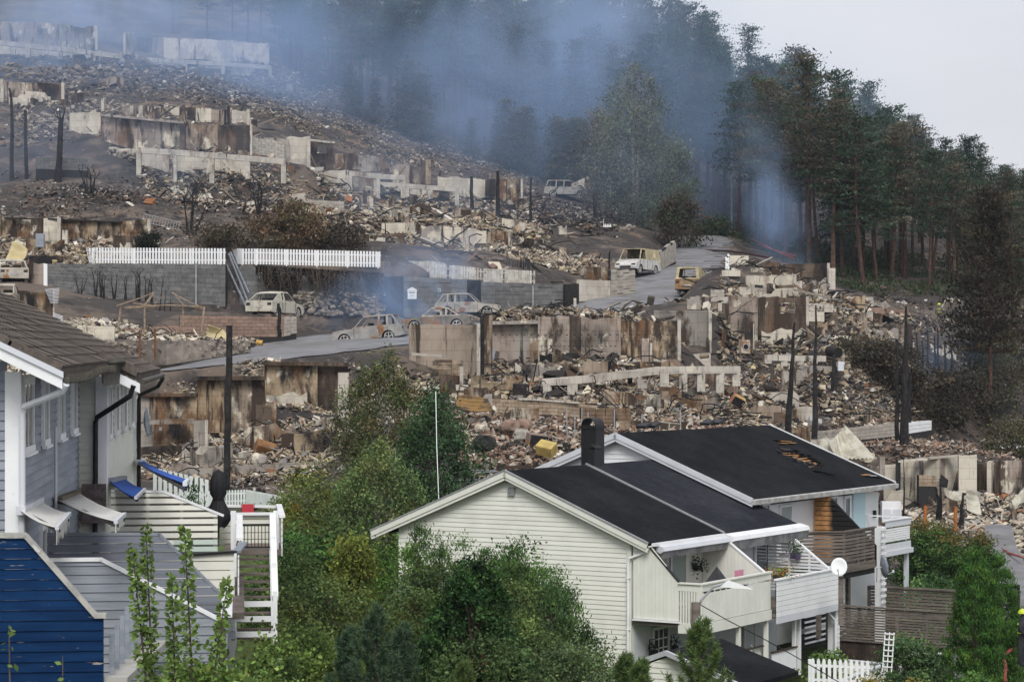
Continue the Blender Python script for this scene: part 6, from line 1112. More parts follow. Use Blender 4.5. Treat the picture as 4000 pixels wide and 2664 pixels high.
def pine_proto(seed, H, base, alt, pa, cr=2.6, start=.42, kind='pine', dens=1.0, seg=7, needle=.36, pad=.56):
    """trunk, limbs and crown meshes of one conifer: every limb carries flat pads of needle sprays"""
    rg = np.random.default_rng(seed); bend = rg.normal(0,.25,2); tr = []
    for k in range(9): u = k/8; tr.append((bend[0]*math.sin(u*2.5), bend[1]*math.sin(u*2), H*u*.97))
    trunk = MB().tube(tr[:6], [.24*(1-.75*k/8)*H/18 for k in range(6)], seg).build('trunk', m_bark); upper = MB().tube(tr[5:], [.24*(1-.78*k/8)*H/18 for k in range(5,9)], seg)
    pts = []; dr = []; cc = []; nb = int((64 if kind == 'pine' else 90)*dens); wob = rg.random(3)*6.28
    for i in range(nb):
        v = ((i+rg.random())/nb); u = start + (1-start)*v; az = i*2.4+rg.normal(0,.5)
        if kind == 'pine': ln = cr*(1.0-.74*v**1.7)*(.8+.3*math.sin(az*2+wob[0])*math.cos(v*6+wob[1]))*rg.uniform(.55,1.2); rise = -.05+.55*v+rg.normal(0,.12)
        else: ln = cr*(1.06-v)*rg.uniform(.75,1.1); rise = -.30+.4*v
        ln = max(ln, .35); b0 = np.array([np.interp(u*8, range(9), [t[j] for t in tr]) for j in range(3)]); d = np.array([math.cos(az), math.sin(az), rise])
        if kind == 'pine': upper.tube([tuple(b0), tuple(b0+d*ln*.55+np.array([0,0,-.08])), tuple(b0+d*ln*np.array([1,1,.8]))], [.045,.03,.01], 4, False)
        tone = rg.uniform(.55,1.45); brown = rg.random() < pa; m = max(2, int(ln/.55))
        for k in range(m):
            f = (k+1)/m
            if kind == 'pine' and f < .35: continue
            side = np.array([-d[1], d[0], 0])*rg.normal(0,.4)*ln*f; c = b0 + d*ln*f*np.array([1,1,.85]) + side + rg.normal(0,.06,3); nn = int(26)
            pts.append(c + rg.normal(0,1,(nn,3))*np.array([pad,pad,pad*.33])*rg.uniform(.6,1.15)); dr.append(np.repeat((d*np.array([1,1,.2])+np.array([0,0,.55 if kind == 'pine' else -.35]))[None], nn, 0)); cc.append(tint(rg, nn, alt if brown else base, .3)*tone)
    pts = np.concatenate(pts); dr = np.concatenate(dr); cc = np.concatenate(cc); dr /= np.linalg.norm(dr,axis=1,keepdims=True)
    cr_ = foliage('crown', pts, needle, cc, m_leaf, None, rg, .40, dr)
    up = upper.build('limbs', m_limb); out = (trunk.data, up.data, cr_.data)
    for o in (trunk, up, cr_): bpy.data.objects.remove(o)
    return out
GR, BR, DK, BL = (.052,.082,.048), (.112,.097,.068), (.022,.022,.016), (.045,.076,.052)
PROTO = [pine_proto(1,18,GR,BR,.04,3.7,.40), pine_proto(2,19,BL,BR,.02,3.1,.42), pine_proto(3,17,GR,BR,.06,4.0,.36), pine_proto(4,20,BL,BR,.0,3.0,.46), pine_proto(5,17,GR,BR,.05,2.3,.10,'spruce'), pine_proto(6,18,BR,GR,.35,3.6,.44), pine_proto(7,19,(.095,.085,.06),GR,.45,3.3,.47), pine_proto(8,9,(.085,.095,.065),BR,.3,1.7,.08,'spruce',.7)]
def plant_tree(pi, x, y, s, label, group, name='pine_tree', dz=-.3, cat='tree', tilt=.03):
    t = thing(name, label, cat, (x, y, G(x,y)+dz), random.random()*6.28, group); t.scale = (s*random.uniform(.9,1.15), s*random.uniform(.9,1.15), s); t.rotation_euler = (random.uniform(-tilt,tilt), random.uniform(-tilt,tilt), t.rotation_euler[2])
    for nm, me in zip(('trunk','limbs','crown'), PROTO[pi]): link(nm, me, t)
    return t
EDGE = ([-200,500,1000,1150,1300,1500,2000,2300,2450,2620,2760,2900,3060,3200,3350,3500,3800,4200], [306,305,298,285,266,262,258,254,250,258,256,240,218,206,201,203,206,208])
ntree = 0; placed = []
def try_tree(x, y, mind):
    for a, b_ in placed:
        if (a-x)**2+(b_-y)**2 < mind*mind: return False
    placed.append((x,y)); return True
for it in range(5200):
    if ntree >= 285: break
    px = rt.uniform(-150,4150); e = float(np.interp(px, *EDGE)); D = e + (rt.random()**1.8)*(105 if px > 900 else 45); x = XP(px, D)
    if not try_tree(x, D, 3.0 + (D-e)*.022): continue
    q = rt.random(); front = D < e+16
    if px > 2950 and front: pi = rt.choice([5,6,5,6,0,2])
    elif px < 1500: pi = rt.choice([0,2,6,4,5,1])
    else: pi = rt.choice([0,1,2,3,3,1,4,0]) if q > .1 else 6
    s = rt.uniform(.82,1.12)*(1.0 if px > 2500 else .95); zm = ZP(float(np.interp(px, [2400,2650,2800,3000,3200,3400,3600,3800,4000,4200], [-150,-20,70,140,190,310,440,540,620,700])) + rt.random()**1.5*230, D); s = min(s, (zm-G(x,D))/18.5)
    if s < .5: placed.pop(); continue
    zone = ['behind the topmost house','above the middle ruins','above the parked minivan','behind the big scorched birch','above the bend of the road','behind the corner wall','beyond the portal frames','at the right end of the forest'][int(np.searchsorted([900,1500,2150,2600,2900,3200,3600], px))]; row_ = 'front row ' if D < e+12 else ('second rank ' if D < e+40 else 'crest ')
    lab = row_ + {4:'spruce with dark green needles',5:'pine with heat-browned needles',6:'pine with half browned crown',0:'pine with broad green crown',1:'pine with narrow blue-green crown',2:'pine with low spreading crown',3:'pine with tall blue-green crown'}[pi] + ' ' + zone
    _ = {4:'dark green spruce in the smoky forest',5:'pine with heat-browned needles at the forest front',6:'half browned pine in the burned forest'}.get(pi, '')
    plant_tree(pi, x, D, s, lab, 'trees of the forest behind the ruins'); ntree += 1
for k, px in enumerate((2280,2340,2400,2450,2500,2550,2600,2640,2690,2740)):
    D = 300+(k*37 % 40); plant_tree(k % 4, XP(px,D), D, 1.0+.05*(k % 3), 'crest pine number %s from the left above the big birch' % ('one','two','three','four','five','six','seven','eight','nine','ten')[k], 'trees of the forest behind the ruins')
# undergrowth on the forest floor
def ground_cover(name, label, px0, px1, d0, d1, n, size, h, base, alt, seed):
    rg = np.random.default_rng(seed); px = rg.uniform(px0, px1, n); e = np.interp(px, *EDGE); D = e + rg.uniform(d0, d1, n); x = (px-2000)/F*D; keep = vnoise(x, D, 2.6, seed)+.5*vnoise(x, D, .9, seed+1) > -.12; x, D = x[keep], D[keep]; n = len(x); z = Gz(x, D); hh = h*(vnoise(x, D, 3.0, seed+2)+.7); v = np.stack([x, D, z + rg.random(n)*hh], -1); c = tint(rg, n, base, .4, alt, .3)
    o = foliage(name, v, size, c, m_leaf, None, rg, .45, np.repeat(np.array([[0,0,.8]]), n, 0)); return tag(o, label, None, None, 'stuff')
ground_cover('undergrowth', 'low green undergrowth between the pine trunks', 2780, 4150, -7, 40, 34000, .34, 1.1, (.045,.068,.03), (.075,.07,.04), 500)
ground_cover('grass', 'scorched grass on the bank beside the upper road', 2640, 2900, -16, 4, 9000, .3, .35, (.085,.105,.045), (.13,.11,.06), 501)
# young growth along the forest foot
for k in range(34):
    px = rt.uniform(1350,2600); D = float(np.interp(px, *EDGE)) - rt.uniform(2,9)
    if 2560 < px: continue
    plant_tree(7, XP(px,D), D, rt.uniform(.5,1.0), 'small scorched spruce at the foot of the smoky forest', 'small scorched spruces', 'spruce_tree')
# dark scorched pine standing alone at right
DP = pine_proto(21, 13, (.034,.030,.020), (.055,.046,.024), .3, 3.1, .36, 'pine', 2.6, 7, .28, .46)
bp = on(3868, 152); t = thing('pine_tree', 'lone blackened pine with drooping dark crown at right', 'tree', bp + Vector((0,0,-.3)));
hgt = (1700-700)/F*152; t.scale = (1.0,1.0,hgt/13)
for nm, me in zip(('trunk','limbs','crown'), DP): link(nm, me, t)
# broadleaf generator ----------------------------------------------------------
def broadleaf(name, label, loc, H, prof, nclump, nleaf, leaf, base, alt, pa, seed, stem=.12, bark=None, cat='tree', group=None, droop=.0, spread=.35, aspect=.6, stems=1, hollow=.35, vdir=None, toptint=None):
    """prof: list of (height fraction, radius) of the crown outline"""
    rg = np.random.default_rng(seed); t = thing(name, label, cat, loc, 0, group); hs_ = [p[0] for p in prof]; rs = [p[1] for p in prof]; bark = bark or m_twig
    ph = rg.random(6)*6.28; C_ = []; 
    while len(C_) < nclump:
        u = rg.uniform(hs_[0], hs_[-1]); R_ = np.interp(u, hs_, rs)
        if rg.random() > R_/max(rs): continue
        a = rg.random()*6.283; lob = 1 + .22*math.sin(3*a+ph[0]+u*5) + .15*math.sin(5*a+ph[1]-u*7); r_ = R_*lob*math.sqrt(rg.uniform(hollow,1.0)); C_.append((r_*math.cos(a), r_*math.sin(a), u*H))
    C_ = np.array(C_); per = max(4, int(nleaf/nclump)); sz = rg.uniform(.6,1.3,nclump)*spread; tone = rg.uniform(.4,1.7,nclump)
    idx = np.repeat(np.arange(nclump), per); off = rg.normal(0,1,(len(idx),3))*np.array([1,1,.75]); pts = C_[idx] + off*sz[idx][:,None]
    if droop: pts[:,2] -= droop*np.abs(off[:,0])*sz[idx]
    pts[:,2] = np.maximum(pts[:,2], .03); col = tint(rg, len(idx), base, .28)
    if alt is not None:
        cb = rg.random(nclump) < pa; mm = cb[idx]; col[mm] = tint(rg, mm.sum(), alt, .28)
    col *= tone[idx][:,None]
    if toptint is not None: hi = pts[:,2] > H*toptint[1]+rg.normal(0,.06,len(pts))*H; col[hi] = tint(rg, hi.sum(), toptint[0], .3)
    dirs = None
    if vdir is not None: dirs = np.repeat(np.array(vdir, float)[None], len(pts), 0)
    if LIFT > 1.5: col = col*np.array([.86,1.0,.95])
    v = pts + np.array(loc); foliage('crown', v, leaf*1.25, col, m_leaf, t, rg, aspect, dirs)
    for s_ in range(stems):
        o = rg.normal(0,.12*(stems>1)*max(rs),2); tp = [(o[0]*.3,o[1]*.3,0),(o[0],o[1],H*.3),(o[0]*1.6+rg.normal(0,.1),o[1]*1.6,H*.62),(o[0]*1.8,o[1]*1.8,H*.93)]; mb = MB().tube(tp, [stem,stem*.75,stem*.45,stem*.12], 7); lb(mb, 'trunk', bark, t)
    br = MB()
    for k in range(min(nclump, 46)):
        c = C_[k]; z0 = max(.08*H, c[2]*.62); br.tube([(0,0,z0), (c[0]*.5,c[1]*.5,z0+(c[2]-z0)*.65), tuple(c)], [stem*.3,stem*.18,stem*.06], 4, False)
    lb(br, 'limbs', bark, t); return t
# birches in front of the forest
broadleaf('birch_tree', 'large grey-green scorched birch in front of the smoky forest', on(2480,222,-.2), 16.0, [(.06,1.5),(.22,3.3),(.45,3.9),(.7,3.2),(.88,1.8),(1,.4)], 210, 24000, .17, (.130,.152,.100), (.150,.145,.100), .35, 31, .22, m_birch, droop=1.0, spread=.75, stems=3)
broadleaf('birch_tree', 'thin scorched birch beside the parked minivan', on(2330,232,-.2), 12.0, [(.12,.6),(.4,1.7),(.7,1.5),(.95,.5)], 70, 6000, .17, (.14,.125,.085), (.15,.12,.085), .4, 32, .12, m_twig, droop=.8, spread=.6)
broadleaf('birch_tree', 'small green birch leaning out behind the big scorched one', on(2640,236,-.2), 9.5, [(.1,1.2),(.45,2.6),(.8,1.8),(1,.4)], 70, 8000, .17, (.11,.14,.085), (.1,.1,.06), .3, 33, .12, m_birch, droop=.8, spread=.6)
broadleaf('shrub', 'dusky reddish shrub at the bend of the road', on(2655,212,-.2), 4.6, [(.05,1.6),(.4,2.4),(.8,1.5),(1,.4)], 60, 5200, .2, (.085,.066,.05), (.06,.075,.04), .25, 34, .06, cat='shrub', spread=.5, stems=3)
broadleaf('shrub', 'low green shrub at the corner of the upper road', on(2790,238,-.2), 2.2, [(.05,1.6),(.5,1.9),(1,.5)], 30, 2200, .22, (.06,.085,.045), None, 0, 35, .04, cat='shrub', spread=.45)
# scorched bushes above the white fence
broadleaf('shrub', 'scorched brown rhododendron above the white fence', on(1140,163.5,-.1), 3.3, [(.08,1.6),(.4,2.6),(.75,2.2),(1,.6)], 90, 6500, .17, (.085,.07,.038), (.12,.075,.045), .4, 36, .06, cat='shrub', spread=.42, stems=3)
broadleaf('shrub', 'low brown hedge scrub along the white fence', on(900,164.5,-.1), 1.6, [(.05,2.0),(.5,2.3),(1,.8)], 50, 3600, .16, (.07,.055,.036), (.1,.08,.05), .4, 37, .04, cat='shrub', spread=.4)
broadleaf('shrub', 'burned brushwood beside the second run of fence', on(1330,164,-.1), 1.8, [(.05,1.4),(.5,1.6),(1,.6)], 40, 2600, .15, (.05,.042,.033), (.085,.07,.05), .3, 38, .04, cat='shrub', spread=.4)
broadleaf('shrub', 'small dark topiary pine at the fence corner', on(580,166,-.1), 1.7, [(.35,.5),(.6,.9),(.85,.8),(1,.3)], 26, 2400, .13, (.02,.024,.014), None, 0, 39, .06, cat='shrub', spread=.25)
rgc = np.random.default_rng(40); n = 9000; px_ = rgc.uniform(1000,1500,n); u_ = (px_-1000)/500; dep = rgc.random(n)**1.3*(75+35*np.sin(px_*.03)+20*np.sin(px_*.11)) ; py_ = 1038+u_*30+dep; Dn = 160-u_*1.9-.35-rgc.random(n)*.25; cp = np.stack([(px_-2000)/F*Dn, Dn, CZ+(HZ-py_)/F*Dn], -1)
t = thing('creeper', 'burned creeper hanging down over the number 19 wall', 'creeper', P(1250,1050,159)); foliage('dead_leaves', cp, .15, tint(rgc, n, (.040,.032,.026), .5), m_leaf, t, rgc, .5); mb = MB()
for k in range(60): a = rt.uniform(1010,1490); l = rt.uniform(60,150); q = [P(a+rt.uniform(-8,8)*j, 1040+(a-1000)*.06+l*j/3, 159.6-(a-1000)*.0038-.25) for j in range(4)]; mb.tube([WM(t).inverted() @ p for p in q], .025, 4, False)
lb(mb, 'stems', m_twig, t)
for k, (px, py, D, H, w_) in enumerate([(3480,1560,150,3.2,2.4),(3620,1590,150,3.4,2.6),(3760,1590,152,3.6,2.8),(3350,1530,150,1.8,2.6),(3900,1560,156,4.2,2.6),(3980,1420,165,6.5,2.8),(3960,1620,146,3.0,2.4),(3850,1480,166,3.5,2.4)]):
    b_ = on(px, D, -.2); gcol = [(.05,.045,.033),(.055,.05,.034),(.045,.042,.03),(.055,.05,.034),(.10,.10,.05),(.115,.115,.05),(.085,.09,.04),(.03,.028,.022)][k]
    broadleaf('shrub', ['dark scorched bush at the foot of the slender poles','dark scorched bush before the white picket run','broad scorched bush beside the lone pine trunk','low brown scrub on the burned bank','olive bush behind the lone pine trunk','yellow-green tree at the frame edge beside the lone pine','green bush at the frame edge below the lone pine','blackened bush under the lone pine crown'][k], b_, H, [(.05,w_*.7),(.45,w_),(.8,w_*.7),(1,w_*.25)], 60, 4200, .17, gcol, (.07,.055,.035), .3, 60+k, .06, cat='shrub', spread=.45, stems=2)
# ---- the green trees and shrubs of the gardens
LIFT = 1.95
GN = (.045,.075,.022); GY = (.085,.105,.028); GD = (.022,.042,.018)
broadleaf('birch_tree', 'tall birch turning brown in front of the burned walls', on(1500,99,-.2), 8.2, [(.18,1.0),(.4,1.75),(.65,1.7),(.85,1.0),(1,.25)], 170, 21000, .105, (.062,.066,.026), (.085,.06,.026), .33, 71, .09, m_birch, droop=.9, spread=.38, stems=2)
broadleaf('deciduous_tree', 'dense dark green tree beside the browning birch', on(1700,96,-.2), 7.2, [(.05,1.0),(.3,1.75),(.6,1.75),(.85,1.0),(1,.25)], 170, 21000, .11, (.028,.05,.022), (.038,.06,.025), .35, 72, .1, droop=.3, spread=.36, hollow=.2)
broadleaf('birch_tree', 'weeping lighter green birch in front of the dark tree', on(1480,88,-.2), 5.0, [(.05,1.5),(.35,1.9),(.7,1.3),(1,.3)], 150, 19000, .095, (.066,.088,.032), (.10,.10,.035), .3, 73, .07, m_birch, droop=1.2, spread=.36, stems=2)
broadleaf('shrub', 'yellowing lilac bush at the end of the ochre fence', on(1210,90,-.2), 3.4, [(.05,1.0),(.4,1.5),(.8,.9),(1,.3)], 90, 9500, .09, (.075,.085,.026), (.11,.095,.02), .2, 74, .05, cat='shrub', spread=.3, stems=2)
broadleaf('shrub', 'bright fern-leaved sumac behind the cream gable', on(1690,84,-.2), 3.2, [(.3,.8),(.6,1.1),(.9,.6),(1,.2)], 60, 6000, .14, (.085,.16,.03), (.11,.19,.04), .3, 75, .05, cat='shrub', spread=.28, aspect=.35)
SH = [  # px, distance, height, radius, base, alt, share, leaf, label
 (1190,76,2.3,1.5,(.034,.066,.018),(.05,.09,.024),.4,.16,'maple thicket with large dark leaves by the white stair'),
 (1120,64,2.2,1.4,(.042,.062,.02),(.07,.08,.025),.3,.08,'mixed green bush below the stair landing'),
 (1370,70,2.7,.75,(.085,.09,.018),(.105,.10,.02),.4,.10,'golden cypress in the middle of the thicket'),
 (1540,74,2.5,1.7,(.05,.088,.018),(.07,.11,.024),.4,.10,'broad juniper thicket under the left eave of the gable'),
 (1660,69,2.3,1.1,(.05,.07,.028),(.10,.10,.025),.35,.09,'loose willow bush beside the golden cypress'),
 (1620,60,1.8,1.3,(.06,.08,.025),(.075,.075,.02),.25,.08,'low rowan with brownish leaves in front of the juniper'),
 (1300,58,1.9,1.6,(.05,.068,.022),(.08,.085,.025),.35,.08,'dense olive-green bush below the golden cypress'),
 (2010,68,3.4,1.2,(.034,.068,.016),(.05,.09,.02),.4,.09,'juniper against the middle of the cream gable'),
 (1990,60,2.2,1.0,(.055,.072,.024),(.075,.09,.028),.35,.08,'light green shrub beneath the big juniper'),
 (1160,46,1.6,1.0,(.085,.115,.03),(.12,.14,.035),.35,.09,'bright green shoots behind the grey compost bin'),
 (800,31.5,1.15,1.0,(.085,.125,.03),(.12,.13,.03),.3,.09,'bright leafy bush below the light grey screen'),
 (1300,47,1.2,1.1,(.10,.12,.025),(.13,.13,.03),.3,.10,'yellow-green cypress at the bottom edge'),
 (2250,56,1.3,1.3,(.055,.07,.03),(.08,.085,.03),.2,.07,'weeds along the foot of the gable wall'),
 (1900,54,1.3,1.2,(.05,.07,.025),(.10,.05,.025),.12,.08,'low shrubs with red berries before the dark conifer'),
 (960,33,1.0,.8,(.08,.11,.03),(.11,.13,.03),.3,.08,'leafy tuft right of the bright bush at the bottom')]
for k, (px, D, H, w_, b0, a0, pa, lf, lab) in enumerate(SH):
    broadleaf('shrub', lab, on(px, D, -.1), H*1.25, [(.0,w_*.8),(.35,w_),(.75,w_*.72),(1,w_*.22)], 85, 12500, lf*.95, b0, a0, pa, 100+k, .04, cat='shrub', spread=.24, stems=3, hollow=.4)
# upright juniper spires in front of the gable: each its own bush
for k, (px, D, ytop, w_) in enumerate([(1640,71,2062,.4),(1720,70,2072,.45),(1810,69,2095,.42),(1880,68,2140,.35),(1930,68,2125,.4),(2020,66,2110,.38),(2085,66,2150,.5),(2160,66,2190,.5)]):
    b_ = on(px, D, -.1); H = ZP(ytop, D)-b_.z
    broadleaf('juniper', ['slim spire of the juniper row at its left end','second spire of the juniper row','tallest spire of the juniper row','narrow dark spire just right of the tallest','spire with twin tips in the juniper row','feathery spire before the white wall duct','drooping spire right of the wall duct','rightmost spire of the juniper row'][k], b_, H, [(.0,w_*1.6),(.4,w_*1.7),(.75,w_),(.93,w_*.4),(1,.05)], 80, 7000, .10, (.038,.062,.018) if k % 2 else (.048,.075,.02), (.06,.085,.024), .35, 130+k, .04, cat='shrub', spread=.16, aspect=.3, vdir=(0,0,1.0), hollow=.2)
# big dark conifer in the foreground centre, layered
rg = np.random.default_rng(77); b_ = on(1850, 55, -.1); H = ZP(2175,55)-b_.z
broadleaf('cypress_tree', 'dark layered false cypress standing before the gable', b_, H, [(.0,1.25),(.3,1.2),(.6,.85),(.85,.42),(1,.06)], 260, 26000, .085, (.013,.029,.009), (.026,.050,.013), .35, 78, .07, spread=.15, hollow=.55, droop=.6)
b_ = on(2140, 62, -.1); H = ZP(2290,62)-b_.z
broadleaf('juniper', 'spreading juniper overlapping the cream clapboards', b_, H, [(.1,.7),(.45,1.15),(.8,.7),(1,.15)], 120, 12000, .09, (.032,.055,.018), (.045,.07,.02), .3, 79, .06, cat='shrub', spread=.2, vdir=(.3,0,.8), aspect=.35)
# soft mountain pines at the bottom edge: long needles
def needle_pine(label, px, D, ytop, w_, seed, base):
    rg = np.random.default_rng(seed); b_ = on(px, D, -.1); H = max(.8, ZP(ytop, D)-b_.z); t = thing('young_pine', label, 'tree', b_, 0, 'young mountain pines at the bottom edge'); pts = []; dr = []; br = MB(); br.tube([(0,0,0),(0,0,H*.96)], [.05,.015], 6)
    for k in range(30):
        u = (k+rg.random())/30; a = k*2.4; ln = w_*(1.05-u)*rg.uniform(.6,1.1)+.06; b0 = np.array([0,0,H*(.15+.8*u)]); e1 = b0+np.array([math.cos(a)*ln*.75, math.sin(a)*ln*.75, ln*.35]); e2 = b0+np.array([math.cos(a)*ln, math.sin(a)*ln, ln*1.0]); br.tube([tuple(b0), tuple(e1), tuple(e2)], [.018,.014,.008], 4, False)
        for s0, s1 in ((b0,e1),(e1,e2)):
            n = 150; q = s0[None]+(s1-s0)[None]*rg.random((n,1)); d = rg.normal(0,.6,(n,3))+(s1-s0)[None]/np.linalg.norm(s1-s0)*1.1; pts.append(q+d*.045); dr.append(d)
    n = 220; q = np.array([0,0,H*.75])[None]+np.array([0,0,H*.25])[None]*rg.random((n,1)); d = rg.normal(0,.45,(n,3))+np.array([0,0,1.2]); pts.append(q+d*.04); dr.append(d)
    pts = np.concatenate(pts); dr = np.concatenate(dr); dr /= np.linalg.norm(dr,axis=1,keepdims=True); lb(br, 'trunk', m_twig, t); foliage('needles', pts+np.array(b_), .13, tint(rg, len(pts), base, .3), m_leaf, t, rg, .12, dr*1.8)
for k, (lab, px, D, yt, w_) in enumerate([('blue-green young pine at the bottom centre', 1465,41,2370,.62), ('young pine sprouting before the garage roof', 2735,36,2420,.62), ('small pine tip before the garage gable', 2440,38,2560,.25), ('lower blue-green pine left of the bottom centre', 1360,42,2455,.5), ('pine tip above the garage corner at the bottom', 2500,37,2585,.2), ('single pine tip at the bottom between bush and garage', 1810,40,2590,.22), ('pale pine shoots below the white stair', 1130,44,2580,.3), ('blue-green pine right of the bottom centre', 1570,43,2440,.5)]): needle_pine(lab, px, D, yt, w_, 200+k, (.036,.062,.034) if k in (0,3,7) else (.055,.082,.026))
# young apple shoots before the grey screen
def shoot(label, px, D, ytop, seed, lean, n=150):
    rg = np.random.default_rng(seed); b_ = on(px, D, .3); top = P(px+lean, ytop, D); H = top.z-b_.z; t = thing('apple_tree', label, 'tree', b_, 0, 'young apple shoots'); dx = top.x-b_.x; st_ = [(0,0,0),(dx*.35,.05,H*.4),(dx*.7,0,H*.75),(dx,0,H)]; lb(MB().tube(st_, [.022,.016,.01,.004], 6), 'stem', m_twig, t); u = rg.random(n)**.8; base = np.stack([np.interp(u,[0,.4,.75,1],[p[i] for p in st_]) for i in range(3)],-1); a = rg.random(n)*6.28; r_ = .05+.12*rg.random(n)*(1.15-u); off = np.stack([np.cos(a)*r_, np.sin(a)*r_, rg.normal(0,.03,n)],-1); foliage('leaves', base+off+np.array(b_), .095, tint(rg, n, (.075,.115,.028), .35), m_leaf, t, rg, .6, off/np.linalg.norm(off,axis=1,keepdims=True)*1.2)
for k, a in enumerate([('tall apple shoot before the slate screen', 600,31,2055,-30), ('thinner apple shoot at the left of the group', 590,31,2140,-75), ('right-hand apple shoot with dense leaves', 760,31,2060,-40), ('short apple shoot in front of the light grey boards', 690,30,2250,-20), ('bowed apple shoot reaching over the parapet', 800,31,2270,90), ('low apple shoot against the blue paint', 245,27,2560,0), ('single twig of leaves at the bottom left corner', 45,26,2440,-10)]): shoot(*a[:4], 300+k, a[4], 520 if k < 5 else 40)
# hedges and thujas at right
def thuja(label, px, D, ytop, w_, seed, base=(.030,.064,.012), n=34000, top=(.055,.088,.016), name='thuja_tree'):
    b_ = on(px, D, -.1); H = ZP(ytop, D)-b_.z; return broadleaf(name, label, b_, H, [(.0,w_*.9),(.3,w_),(.65,w_*.8),(.88,w_*.4),(1,w_*.06)], 420, n, .075, base, top, .16, seed, .06, cat='tree', spread=.095, aspect=.34, vdir=(0,0,1.3), hollow=.72)
thuja('tall bright green thuja in front of the slatted fence', 3810, 70, 2140, .78, 401); thuja('second thuja behind the tall one at the path', 3905, 76, 2170, .75, 402)
for k, (px, D, yt, w_, H) in enumerate([(3570,104,2040,1.25,2.0),(3640,104,2050,1.1,1.9),(3745,100,2100,1.0,2.0),(3800,100,2105,.9,2.0)]):
    b_ = on(px, D, -.1); H = ZP(yt, D)-b_.z; broadleaf('hedge', ['thuja hedge block with browned top beside the white balcony','right half of the hedge with browned top','clipped hedge with orange scorched top above the path','darker clipped hedge end above the path'][k], b_, H, [(.0,w_),(.5,w_),(.95,w_),(1,w_*.8)], 150, 11000, .10, (.03,.052,.014), (.045,.075,.02), .3, 410+k, .05, cat='hedge', spread=.2, hollow=.5, toptint=((.10,.07,.022),.95))
broadleaf('shrub', 'loose green shrub under the white balcony', on(3630,93,-.1), 3.0, [(.05,1.1),(.5,1.5),(.85,1.0),(1,.3)], 90, 9500, .10, (.05,.085,.03), (.07,.10,.035), .3, 420, .05, cat='shrub', spread=.25); broadleaf('shrub', 'low ground cover behind the satellite dish', on(3480,92,-.1), 1.7, [(.05,1.2),(.5,1.3),(1,.4)], 60, 5500, .10, (.035,.06,.018), (.06,.10,.03), .3, 421, .04, cat='shrub', spread=.25)
broadleaf('rose_bush', 'climbing rose bush over the white garden trellis', on(3560,70,-.1), 2.1, [(.05,.8),(.5,.95),(.85,.7),(1,.3)], 80, 8500, .085, (.045,.07,.03), (.07,.095,.035), .3, 422, .04, cat='shrub', spread=.2); broadleaf('hollyhock', 'pink hollyhocks beside the white porch', on(3225,68,-.1), 1.5, [(.05,.4),(.5,.5),(1,.25)], 40, 2600, .10, (.075,.105,.03), (.45,.10,.09), .12, 423, .03, cat='flower', spread=.16)
broadleaf('hedge', 'low clipped hedge with orange top at the bottom right', on(3480,58,-.1), 1.0, [(.0,.9),(.5,.9),(1,.8)], 60, 5500, .07, (.045,.06,.016), None, 0, 424, .03, cat='hedge', spread=.15, toptint=((.14,.095,.02),.8)); broadleaf('shrub', 'small round bush at the corner of the garden path', on(3820,60,-.1), .9, [(.0,.5),(.5,.6),(1,.2)], 40, 3600, .07, (.05,.085,.02), None, 0, 425, .03, cat='shrub', spread=.14)
thuja('small cone-shaped thuja behind the cream screen', 757, 58, 1893, .42, 426, (.022,.045,.014), 8000, (.03,.06,.018), 'thuja_cone')
# ------------------------------------------------------------------ fences
picket_fence('left run of white picket fence on the block wall', [P(362,1032,163.2), P(520,1033,162), P(882,1036,160.2)], 1.12, .145, .085, m_white, rounded=False)
picket_fence('right run of white picket fence above the number 19', [P(905,1033,164.5), P(945,1036,160.6), P(1000,1036,160), P(1488,1048,158.4)], 1.10, .14, .075, m_white, rounded=False)
picket_fence('fallen slatted gate at the left end of the white fence', [P(348,1028,164), P(366,1030,163)], 1.05, .06, .05, m_white, rounded=False, tilt=.3)
m_fadew = M('smoke_stained_white_paint', (.55,.53,.48), .8, (.40,.36,.3), scale=2, spots=[((.05,.045,.04), 2.2, .62,.7)], bump=.2, rand=.12)
picket_fence('stained pale fence between the burned hedge and the doorway slab', [P(1545,1066,163), P(1690,1066,162), P(1740,1075,161.5)], .78, .12, .03, m_fadew, rounded=False, miss=.1)
picket_fence('warped blistered white fence over the second block wall', [P(1680,1090,161.5), P(1800,1097,161.5), P(1880,1106,161.8), P(2090,1116,164.5)], 1.0, .15, .015, m_fadew, rounded=False, miss=.08, tilt=.03)
picket_fence('white picket run half hidden by scorched bushes at right', [P(3590,1486,163), P(3700,1484,164), P(3790,1470,166), P(3832,1440,168)], 1.0, .12, .05, m_white)
picket_fence('charred stub of fence boards beside the white fence end', [P(1490,1080,158.2), P(1528,1082,158.4)], 1.0, .2, .02, m_greyw, rounded=False)
picket_fence('low white picket fence at the bottom right garden', [P(3165,2690,60), P(3400,2700,60)], .75, .085, .055, m_white)
def slat_fence(label, A_, B_, z0, z1, n, mt, posts, wth=.09, cap=True):
    t = thing('slatted_fence', label, 'fence', HO, HA)
    for k in range(n): z = z0+(z1-z0)*k/(n-1); pbeam('slat', (*A_, z), (*B_, z), .03, (z1-z0)/(n-1)*.66, mt, t)
    for k in range(posts): u = k/(posts-1); pbox('post', (A_[0]+(B_[0]-A_[0])*u+.06, A_[1]+(B_[1]-A_[1])*u, (z0+z1)/2-.4), (.09,.12,z1-z0+1.0), mt, t)
    if cap: pbeam('cap_rail', (*A_, z1+.09), (*B_, z1+.09), .16, .06, mt, t)
    return t
